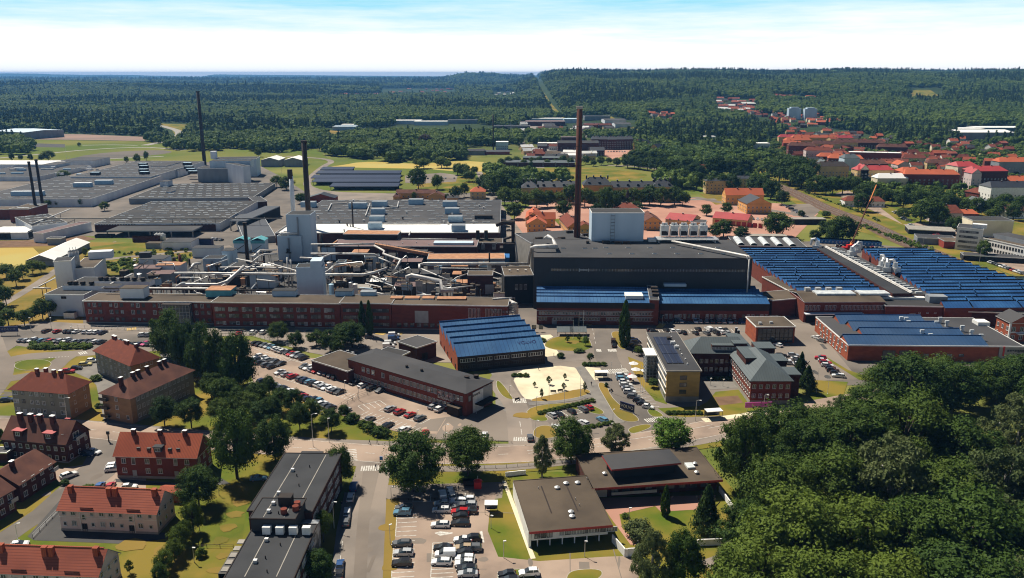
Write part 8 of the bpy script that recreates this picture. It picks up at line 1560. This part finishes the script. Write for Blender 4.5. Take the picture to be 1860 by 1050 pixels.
carrow((236,627),(281,627),6,'kkdmkw','the apartment roof','in far line of the staff park',g_ + 'in the staff car park',turn=70);cars([(218,622),(261,611),(272,611),(283,611)],'swsk',15,'the apartment roof','on the lane behind the hipped roofs',g_ + 'in the staff car park')
cars([(169,658),(155,664),(139,671),(124,677)],'wykr',8,'the hipped roof','on the yard beside the traffic island',g_ + 'beside the apartment houses');cars([(295,660),(296,666),(364,691),(14,729)],'wsgd',10,'the tall trees','behind the apartment houses',g_ + 'beside the apartment houses')
carrow((1227,586),(1236,586),2,'kw','the poplar','by the sawtooth workshop wall',g_ + 'by the sawtooth workshop');carrow((1262,586),(1357,587),10,'wwskgwwkbw','the poplar','in the long line at the sawtooth workshop wall',g_ + 'by the sawtooth workshop')
cars([(1183,602),(1188,605)],'kk',5,'the poplar','crosswise at the roof with solar panels',g_ + 'in the front car park');cars([(1210,602),(1220,603),(1230,604),(1241,606)],'kwwk',105,'the poplar','in the middle line behind the solar roof',g_ + 'in the front car park');cars([(1268,600),(1287,600),(1294,602),(1306,600),(1317,601)],'kwgwk',105,'the poplar','in the middle line near the glazed hall',g_ + 'in the front car park',kinds='hvehs');cars([(1263,607),(1301,607),(1310,606),(1320,606),(1283,607)],'kkwsg',105,'the poplar','in the nearer line by the dark office roof',g_ + 'in the front car park')
cars([(1151,619),(1154,623),(1149,629),(1157,631)],'ddkk',5,'the factory','in the shade beside the poplar',g_ + 'beside the poplar');cars([(1114,622),(1115,629)],'nk',85,'the factory','on the short lay-by',g_ + 'on the lay-by',kinds='ve')
cars([(1129,684),(1131,690),(1134,696),(1137,702),(1140,708),(1144,715),(1151,723),(1160,730),(1168,736),(1177,742)],'wpwwswgkkw',[5,0,0,-2,-4,-8,-14,-18,-22,-26],'the pedestrian crossing','along the curved drive',g_ + 'along the curved drive',kinds='eehesuehsh')
cars([(1003,757),(1016,756),(1038,750),(1059,746),(1070,743)],'skkgr',118,'the cross road','in the hedge line of the lower car park',g_ + 'in the lower car park');cars([(1094,765),(1060,771),(1011,779)],'pww',125,'the diagonal path','on the road side of its lot',g_ + 'in the lower car park');cars([(963,798)],'g',92,'the crossing','waiting at the zebra crossing','car on the drive')
cars([(1419,648),(1441,648),(1447,654),(1427,658),(1455,660),(1434,662),(1450,664),(1455,671),(1461,676)],'kswwkswsw',-8,'the hipped roof','beside the hipped brick office',g_ + 'by the hipped office');carrow((1490,653),(1522,685),8,'rwrwkkkw','the brick workshop','in the slanting line by the lawn edge',g_ + 'by the hipped office',turn=75);cars([(1482,615),(1492,621),(1413,629)],'wgw',120,'the workshop','on the lane by the blue roofed workshop',g_ + 'on the workshop lane')
LL = g_ + 'in the lot at the bottom edge'
cars([(734,926),(731,935),(730,991),(733,1008),(730,1027)],'gpgsk',180,'the big tree','in the kerb column of the bottom lot',LL,kinds='eueeu');cars([(803,918),(802,930),(800,957),(805,998),(809,1011),(802,1025)],'swwkww',180,'the big tree','in the middle column of the bottom lot',LL,kinds='heesve')
cars([(834,914),(835,924),(836,933),(836,941),(836,954),(841,984),(841,991),(843,999),(844,1007),(845,1018),(844,1028),(848,1037),(850,1046)],'wgrkkwkekwwks',180,'the big tree','in the packed column of the bottom lot',LL,kinds='ehehesheheues');cars([(848,912),(851,922),(853,932),(856,982),(858,1000)],'wskkg',180,'the big tree','in the outer packed column of the bottom lot',LL);cars([(818,896),(821,904),(804,903)],'www',100,'the big tree','at the lot entrance under the big tree',LL,kinds='euv')
cars([(921,1047),(961,1045),(925,1058)],'kwk',185,'the hedge','beside the hedge island at the bottom edge',LL,kinds='hue');cars([(643,888),(637,907),(631,934),(629,951),(618,1030),(617,1046),(612,1062)],'bwwgbkk',gang((618,1030),(643,888)),'the junction','at the kerb of the side road',g_ + 'along the side road',kinds='veeehhe')
cars([(182,886),(201,886)],'br',95,'the side street','behind the pink house roof',g_ + 'behind the pink house',kinds='hh');cars([(235,888),(126,867),(207,855),(209,849),(172,824),(160,828),(36,993),(470,872)],'wwwwwdwp',[10,50,15,15,-20,-15,20,10],'the pink house roof','among the brick houses',g_ + 'among the brick houses',kinds='hueehhhs')
for lab,grp,a,b,n in (('along the station lane','cars at the station',(1625,386),(1650,402),7),('in the station yard','cars at the station',(1530,366),(1548,372),4),('on the parking deck','cars on the parking deck',(1655,410),(1700,428),9),('beside the white office wing','cars beside the white wing',(1800,478),(1858,498),12),('by the railway hall','cars by the yellow hall',(1425,374),(1470,398),8),('under the lime row','cars on the red court',(985,368),(1230,364),14),('on the hall side of the red court','cars on the red court',(1345,398),(1430,402),12),('by the former hospital','cars by the former hospital',(1105,276),(1135,276),7),('in the carport lot','cars in the carport lot',(745,326),(825,324),6),('on the lane beside the central factory','cars beside the central factory',(914,400),(925,420),4),('in the yard behind the sawtooth fields','cars behind the fields',(1520,448),(1600,452),11),('on the railway bend lane','cars at the railway bend',(1385,302),(1400,312),5),('by the brick end warehouse','cars at the warehouse',(385,436),(402,437),3),('on the weedy yard','cars on the weedy yard',(246,474),(300,472),7),('in the yard by the white halls','cars among the halls',(120,309),(200,310),8)): carrow(a,b,n,'wskgwwskrw','its near end',lab,grp,parts=False)
# ---------------------------------------------------------------- lorries, containers, crane
def cube_thing(nm,lab,cat,px,py,w,d,h,m,mt=None,rz=0,z=0,grp=None,extra=None):
 gx,gy = G(px,py,z);b = MB().box(-w / 2,0,0.1,w / 2,d,h,0,1).box(-w / 2 - .05,-.05,h - .2,w / 2 + .05,d + .05,h,0)
 n = max(2,int(w / .6))
 for k in range(n): b.box(-w / 2 + (k + .25) * w / n,-.06,.2,-w / 2 + (k + .6) * w / n,0,h - .25)
 if extra: extra(b)
 return thing(nm,lab,cat,b,[M[m],M[mt or m]],(gx,gy,z),rz,grp)
for k in range(17):
 for r in range(2): cube_thing('site_container','blue site office container in the two storey stack behind the sawtooth fields','container',1493 + k * 6.5,442 + k * .35,2.9,6,2.8,'blue','bluebox',0,r * 2.85,'stacked blue site containers',lambda b: b.box(-.5,-.12,.9,.5,-.07,2.0,1))
cube_thing('skip_container','dark blue waste skip with scrap in the yard','skip',368,446,12,4,4,'navy','rust_orange');cube_thing('lorry_trailer','red and dark trailer parked before the loading canopy','trailer',264,440,17,5,4,'brick_dark','roof_white');cube_thing('lorry_trailer','flat dark trailer beside the long loading canopy','trailer',188,432,12,5,2,'soot','bitumen_brown')
for k in range(3): gx,gy = G(286 + k * 5.5,437);thing('storage_tank',f'small white upright tank, {ordw(k + 1)} from the red trailer','tank',MB().cyl(0,0,0,4.5,1.6,None,14).cyl(0,0,4.5,5.3,1.6,.3,14),M['white'],(gx,gy,0),0,'three small white tanks',True)
gbox('service_hut','white walled service hut with a dark roof by the weedy yard','hut',295,454,348,5,14,'whitewall','bitumen_grey');gbox('pump_house','small dark hut among pipes by the weedy yard','hut',265,452,292,3.5,6,'greywall','bitumen_brown');cube_thing('caravan','white box van trailer by the tall white hall','trailer',126,579,5,2.5,2.8,'white');cube_thing('blue_shed','light blue container on the railway bank','container',1853,514,10,3,3,'bluebox')
gx,gy = G(1543,455,0);o = empty('mobile_crane',(gx,gy,0));X2,Y2 = G(1592,336,58);f = .985
tip = (X2 * 1.0 - gx,Y2 - gy,58)
tp = G(1592,336,45);kk = gy * 1.06 / tp[1];zt_ = H - (H - 45) * kk;tip = (tp[0] * kk - gx,gy * .06,zt_);mid = tuple(v * .74 for v in tip)
b = MB().tube([(0,0,2.6),mid],.42,6);b.build('boom',M['rust'],o);MB().tube([(0,0,2.6),tuple(v * .16 for v in tip)],1.0,6).build('boom_base',M['orange'],o);MB().tube([mid,tip],.38,6).build('jib',M['orange'],o);MB().box(-5,-1.4,.9,6,1.4,2.3).box(-2,-1.6,2.3,2.5,1.6,3.8).build('chassis',M['red'],o)
for sx in (-4,-1.5,2,4.5):
 for sy in (-1.4,1.1): put('wheel',CM['van'][2],o,(sx,sy + .15,.5),0,1.5)
tag(o,'mobile crane with a long slanting orange tipped boom behind the spine gallery','crane')
# ---------------------------------------------------------------- street furniture
def lamp(px,py,hpx,lab,arm=1.0,grp='street lamps',ang=0.0,dark=False):
 x,y = G(px,py);h = hpx * (y * cP + H * sP) / F / .95;o = empty('street_lamp',(x,y,0),ang);mm = M['frame_dark'] if dark else M['metal']
 MB().cyl(0,0,0,h,.10,.06,8).build('pole',mm,o)
 if arm: MB().tube([(0,0,h - .1),(arm * .6,0,h + .25),(arm,0,h + .2)],.05,6).build('arm',mm,o)
 MB().box(arm - .1,-.16,h + .08,arm + .6,.16,h + .26).build('lamp_head',M['white'],o);tag(o,lab,'lamp',grp)
LM = [(123,770,48,1.6,'curved street lamp before the grey apartment house'),(569,812,60,1.2,'street lamp at the verge above the long slab'),(598,804,44,0,'slim lamp on the cycle path by the park trees'),(810,822,52,.5,'lamp post at the forecourt fence'),(807,845,60,.5,'lamp post on the road side of the forecourt fence'),(652,728,22,.5,'lamp in the worn car park near the fence'),(627,718,26,0,'lamp in the middle line of the car park'),(758,760,14,0,'short lamp by the visitor bays'),(973,803,40,.5,'lamp post by the cross road bed'),(974,745,24,0,'lamp on the dry bed under the gravel square'),(1263,765,38,1.0,'lamp post beside the bus stop'),(1110,805,36,0,'lamp on the cycle path by the road'),(1113,770,26,0,'lamp at the end of the diagonal path'),(1387,745,28,.8,'lamp post beside the pink banner'),(711,912,28,.4,'lamp post on the grass strip head'),(709,990,38,0,'lamp on the middle of the grass strip'),(607,960,50,.5,'street lamp on the slab side footway'),(892,960,24,0,'short lamp beside the lawn slope'),(915,1014,32,0,'lamp at the foot of the parish lawn'),(1062,1012,30,0,'lamp post before the parish house front'),(1142,958,36,0,'slim lamp on the courtyard'),(34,990,40,.5,'street lamp at the side street bend'),(363,966,26,0,'garden lamp on the dry lawn, upper one'),(353,1022,28,0,'garden lamp on the dry lawn, lower one'),(398,900,20,0,'garden lamp beside the dark tree'),(132,620,26,0,'tall mast in the staff car park'),(94,600,22,0,'lamp post by the tall white hall'),(56,600,22,0,'lamp post on the grass by the staff car park'),(1290,700,12,0,'court lamp, outer one'),(1313,702,12,0,'court lamp, inner one'),(1055,720,20,0,'lamp at the gravel square corner'),(926,720,18,0,'lamp by the looped lane'),(865,752,8,0,'bollard lamp on the forecourt'),(1203,590,16,0,'lamp in the front car park'),(1740,505,44,.5,'railway mast beside the tracks, tall one'),(1592,405,30,1,'railway mast near the station'),(1674,462,28,1,'railway mast in the curve'),(1778,482,30,1,'railway mast by the white offices'),(1836,520,30,1,'railway mast at the picture edge'),(1524,385,24,1,'railway mast by the round grove'),(122,295,28,0,'power pole on the meadow road'),(512,318,40,0,'slim mast by the pitched sheds')]
for x,y,h,a,lab in LM: lamp(x,y,h,lab,a,'masts by the railway' if 'mast' in lab else 'street lamps',RND.uniform(-.5,.5))
def flag(px,py,hpx,lab,grp='flagpoles'):
 x,y = G(px,py);h = hpx * (y * cP + H * sP) / F / .95;o = MB().cyl(0,0,0,h,.07,.04,8).cyl(0,0,h,h + .2,.09,None,8).cyl(0,0,0,.3,.2,None,8).build('flagpole',M['white']);o.location = (x,y,0);tag(o,lab,'flagpole',grp)
for k,(x,y,h) in enumerate(((1041,615,32),(1051,613,46),(1059,613,48))): flag(x,y,h,f'white flagpole at the bicycle shelters, {ordw(k + 1)} from the gate')
for k,(x,y,h) in enumerate(((997,745,52),(1025,738,42),(1054,723,50),(1109,714,56))): flag(x,y,h,f'slim white mast over the gravel square, {ordw(k + 1)} from the cross road')
for k,(x,y,h) in enumerate(((1163,712,48),(1167,713,42),(1171,711,44))): flag(x,y,h,f'flagpole beside the yellow office, {ordw(k + 1)} from the curved drive')
for k,(x,y,h) in enumerate(((1483,714,46),(1503,716,38))): flag(x,y,h,f'flagpole on the lawn by the wood, {ordw(k + 1)} from the hipped office')
def sign(nm,lab,px,py,w,h,z0,face,ang,txt,tm='white',ts=1.0,cat='sign',base=None):
 x,y = G(px,py);o = empty(nm,(x,y,0),ang);MB().box(-w / 2,-.12,z0,w / 2,.12,z0 + h).build('panel',M[face],o)
 if z0 > .4:
  for s in (-.42,.42): MB().box(s * w - .08,-.06,0,s * w + .08,.06,z0 + .1).build('post',M['metal'],o)
 if base: MB().box(-w / 2,-.3,0,w / 2,.3,z0).build('base',M[base],o)
 if txt: t = put('lettering',textmesh(txt,ts,tm),o,(0,-.16,z0 + h / 2));t.rotation_euler = (pi / 2,0,0)
 tag(o,lab,cat);return o
sign('roadside_sign','navy roadside sign with pale lettering at the works entrance',17,609,8.2,2.4,1.6,'navy',.05,'V O L V O','door',1.35);sign('entrance_sign','blue and white company sign on the dry bed beside the curved drive',1139,748,5.6,2.6,.5,'navy',-.72,'VOLVO','white',1.5,base='white')
sign('banner','long pink and violet banner on poles by the bus lane',1377,746,9.2,1.9,1.2,'magenta',.06,'',);sign('road_sign','small blue and white road sign at the side road mouth',693,848,.9,1.0,2.2,'blue',0,'')
for k,(x,y) in enumerate(((264,828),(198,803),(938,600))): gx,gy = G(x,y);thing('advertising_pillar' if k == 2 else 'signal_post',['dark signal post on the street corner by the orange roof','short signal post on the pavement by the side street','brick gate pillar with a white ball beside the forecourt gate'][k],'post',MB().box(-.15,-.15,0,.15,.15,3.2).box(-.45,-.2,2.6,.45,.2,3.6),M['brick' if k == 2 else 'frame_dark'],(gx,gy,0))
def shelter(lab,px,py,w,d,h,ang,glass=True):
 x,y = G(px,py);o = empty('bus_shelter',(x,y,.14),ang);MB().box(-w / 2,-.2,h,w / 2,d,h + .18).build('roof',M['white'],o);MB().box(-w / 2 + .1,d - .2,.3,w / 2 - .1,d - .14,h - .1).build('glass_panel',M['glass_pale'],o)
 for sx in (-w / 2 + .1,w / 2 - .2):
  for sy in (0,d - .2): MB().box(sx,sy,0,sx + .1,sy + .1,h).build('post',M['frame_dark'],o)
 MB().box(-w / 3,d - .7,.45,w / 3,d - .3,.52).build('bench',M['bark'],o);tag(o,lab,'shelter')
shelter('white roofed bus shelter on the pale platform',1298,762,5.5,2.6,2.6,.15);shelter('small dark bus shelter on the gravel corner',1093,690,5.0,2.6,2.6,.02);shelter('white roofed ticket shelter beside the lawn slope',892,935,3.4,2.4,2.6,0)
for k,x in enumerate((1027,1051)):
 gx,gy = G(x,611);o = empty('bicycle_shelter',(gx,gy,0));b = MB();b.poly([(-3.6,0,2.0),(3.6,0,2.0),(3.6,4.5,3.1),(-3.6,4.5,3.1)]);b.poly([(-3.6,0,1.8),(-3.6,4.5,2.9),(3.6,4.5,2.9),(3.6,0,1.8)]);b.build('roof',M['roof_slate'],o)
 for sx in (-3.4,0,3.3): MB().box(sx,.3,0,sx + .1,.4,2).box(sx,4.2,0,sx + .1,4.3,3).build('post',M['frame_dark'],o)
 tag(o,f'bicycle shelter with slanting grey roof, {["the one nearer the gate", "the one beside the flagpoles"][k]}','shelter','two bicycle shelters')
gx,gy = G(1128,690);thing('red_sculpture','curved red sculpture beside the curved drive','sculpture',MB().tube([(0,0,0),(.8,0,1.2),(.2,0,2.4),(-.6,0,1.6),(-.2,0,.6),(.6,0,.2),(1.2,0,1.0)],.28,8),M['red'],(gx + 3,gy,0),0,None,True)
for k,(x,y) in enumerate(((1141,670),(1145,681),(1138,694),(1163,683))): gx,gy = G(x,y);thing('parasol',f'white garden parasol by the yellow office terrace, {ordw(k + 1)} from the drive','parasol',MB().cyl(0,0,0,2.4,.05,None,6).cyl(0,0,2.2,3.0,1.9,.08,8,0),M['white'],(gx + 2,gy,0),0,'white parasols')
gx,gy = G(868,886);o = empty('red_kiosk',(gx,gy,0));MB().box(-1,-1,0,1,1,2.1).build('cabin',M['red'],o);MB().cyl(0,0,2.1,2.7,1.3,.3,8).build('roof',M['red'],o);MB().cyl(0,0,2.7,3.6,.05,None,6).build('mast',M['white'],o);tag(o,'red kiosk with a pointed top at the edge of the tree shade','kiosk')
cube_thing('bin_row','dark bin enclosure beside the red kiosk','bin',852,884,3.2,1.6,1.6,'soot')
for k,(x,y,l) in enumerate(((1005,714,3),(1018,712,3),(940,728,3),(1110,712,3))): gx,gy = G(x,y);thing('bench',f'dark bench on the edge of the gravel square, {ordw(k + 1)} from the masts','bench',MB().box(-1,-.25,.42,1,.25,.5).box(-1,.2,.5,1,.26,.95).box(-.9,-.2,0,-.8,.2,.42).box(.8,-.2,0,.9,.2,.42),M['bark'],(gx,gy,.1),.3 * k,'benches of the gravel square')
def fence(lab,px,h,m,mesh=True,step=3.0,grp=None):
 P = [G(*p) for p in px];o = empty('fence',(P[0][0],P[0][1],0));b = MB();b2 = MB()
 for i in range(len(P) - 1):
  a,c = P[i],P[i + 1];l = hypot(c[0] - a[0],c[1] - a[1]);n = max(1,int(l / step));nx,ny = -(c[1] - a[1]) / l * .03,(c[0] - a[0]) / l * .03
  for k in range(n + 1): t = k / n;x,y = a[0] + (c[0] - a[0]) * t - P[0][0],a[1] + (c[1] - a[1]) * t - P[0][1];b.box(x - .05,y - .05,0,x + .05,y + .05,h)
  for z in ([.3,h * .5,h - .1] if mesh else [h - .1,h * .5]): x0,y0,x1,y1 = a[0] - P[0][0],a[1] - P[0][1],c[0] - P[0][0],c[1] - P[0][1];b2.poly([(x0,y0,z),(x1,y1,z),(x1,y1,z + .07),(x0,y0,z + .07)]);b2.poly([(x0 - nx,y0 - ny,z + .07),(x1 - nx,y1 - ny,z + .07),(x1 + nx,y1 + ny,z + .07),(x0 + nx,y0 + ny,z + .07)])
 b.build('fence_post',M[m],o);b2.build('rail',M[m],o);tag(o,lab,'fence',grp)
fence('dark wire fence across the worn car park',[(611,746),(650,722),(700,706)],1.8,'frame_dark');fence('road railing along the forecourt',[(730,802),(790,803),(880,803),(930,806)],.9,'frame_dark',False);fence('thin fence along the footway above the parish house',[(860,852),(920,850),(1000,843),(1060,838)],1.1,'door');fence('wire fence of the staff car park lane',[(130,596),(300,602),(440,606),(560,640)],1.8,'metal');fence('fence round the yard of the pink house',[(60,978),(106,930)],1.2,'door');fence('fence along the railway bank',[(1560,398),(1640,432),(1730,470),(1860,512)],1.6,'door',step=8);fence('timber rail at the head of the lower lot',[(718,910),(790,909),(845,906)],.8,'bark',False);fence('low beam fence on the dry lawn by the slab',[(352,995),(424,996)],1.0,'bark',False)
# ---------------------------------------------------------------- people
def person(px,py,ang,stride,top,low,lab,bike=False,z=.12):
 x,y = G(px,py);me = bpy.data.meshes.new('person');s = stride;zz = .35 if bike else 0
 J = [(0,0,.95),(0,0,1.15),(0.02,0,1.40),(.03,0,1.52),(.05,0,1.68),(0,.10,.90),(s * .35,.11,.50),(s * .45,.11,.08),(s * .45 + .13,.11,.04),(0,-.10,.90),(-s * .15,-.11,.50),(-s * .5,-.11,.10),(-s * .5 + .13,-.11,.05),(.02,.19,1.40),(-s * .15,.24,1.13),(s * .0 + .05,.25,.90),(.02,-.19,1.40),(s * .2,-.24,1.14),(s * .35,-.24,.93)]
 if bike: J = [(a,b,c + zz * .5) for a,b,c in J];J[14] = (.2,.24,1.3);J[15] = (.45,.22,1.2);J[17] = (.2,-.24,1.3);J[18] = (.45,-.22,1.2)
 E = [(0,1),(1,2),(2,3),(3,4),(0,5),(5,6),(6,7),(7,8),(0,9),(9,10),(10,11),(11,12),(2,13),(13,14),(14,15),(2,16),(16,17),(17,18)]
 Rr = [.15,.14,.15,.06,.11,.09,.065,.045,.045,.09,.065,.045,.045,.065,.045,.035,.065,.045,.035]
 me.from_pydata(J,E,[]);o = put('person',me,None,(x,y,z),ang);md = o.modifiers.new('skin','SKIN');me.skin_vertices[0].data[0].use_root = True
 for k,r in enumerate(Rr): me.skin_vertices[0].data[k].radius = (r,r)
 o.modifiers.new('sub','SUBSURF').levels = 1;o.modifiers['sub'].render_levels = 1
 dg = bpy.context.evaluated_depsgraph_get();m2 = bpy.data.meshes.new_from_object(o.evaluated_get(dg));o.modifiers.clear();o.data = m2;m2.materials.clear()
 for mm in (top,low,'skin','bark'): m2.materials.append(M[mm])
 for p in m2.polygons: c = p.center;p.material_index = 1 if c.z < .95 + zz * .5 else (3 if c.z > 1.70 + zz * .5 else (2 if c.z > 1.50 + zz * .5 else 0));p.use_smooth = True
 tag(o,lab,'person','people walking');return x,y
for x,y,a,s,t,l,lab in ((671,807,.1,.6,'cloth','cloth','person in dark clothes walking on the cycle path, ahead'),(685,806,.1,.5,'cloth','cloth2','person in dark top walking on the cycle path, behind'),(683,853,1.4,.5,'cloth','cloth','person crossing the side road on the zebra'),(691,853,1.4,.4,'skin','cloth','person in light top crossing the side road'),(1074,701,1.2,.6,'cloth','cloth','person in black walking on the diagonal path'),(621,922,1.5,.4,'cloth','cloth2','person on the footway beside parked cars'),(540,604,0,.5,'cloth','cloth','person walking on the factory forecourt lane'),(554,605,.3,.5,'cloth','cloth2','second person on the factory forecourt lane'),(1006,648,0,.2,'cloth','cloth','person standing on the pale path'),(978,673,0,.4,'cloth','cloth','person on the edge of the gravel square'),(833,892,.5,.3,'cloth','cloth','person beside the bins in the shade')): person(x,y,a,s,t,l,lab)
# ---------------------------------------------------------------- haze
hz = MB().box(-26000,-400,-1.5,26000,24500,134).build('haze',bpy.data.materials.new('haze_air'),None);hm = hz.data.materials[0];hm.use_nodes = True;t = hm.node_tree
for n in list(t.nodes): t.nodes.remove(n)
ou = t.nodes.new('ShaderNodeOutputMaterial');pv = t.nodes.new('ShaderNodeVolumePrincipled');pv.inputs['Color'].default_value = (0.16,0.43,0.88,1);pv.inputs['Density'].default_value = 5.5e-5;pv.inputs['Anisotropy'].default_value = 0.2;t.links.new(pv.outputs[0],ou.inputs['Volume']);tag(hz,'thin blue air haze over the whole valley','haze',kind='stuff')
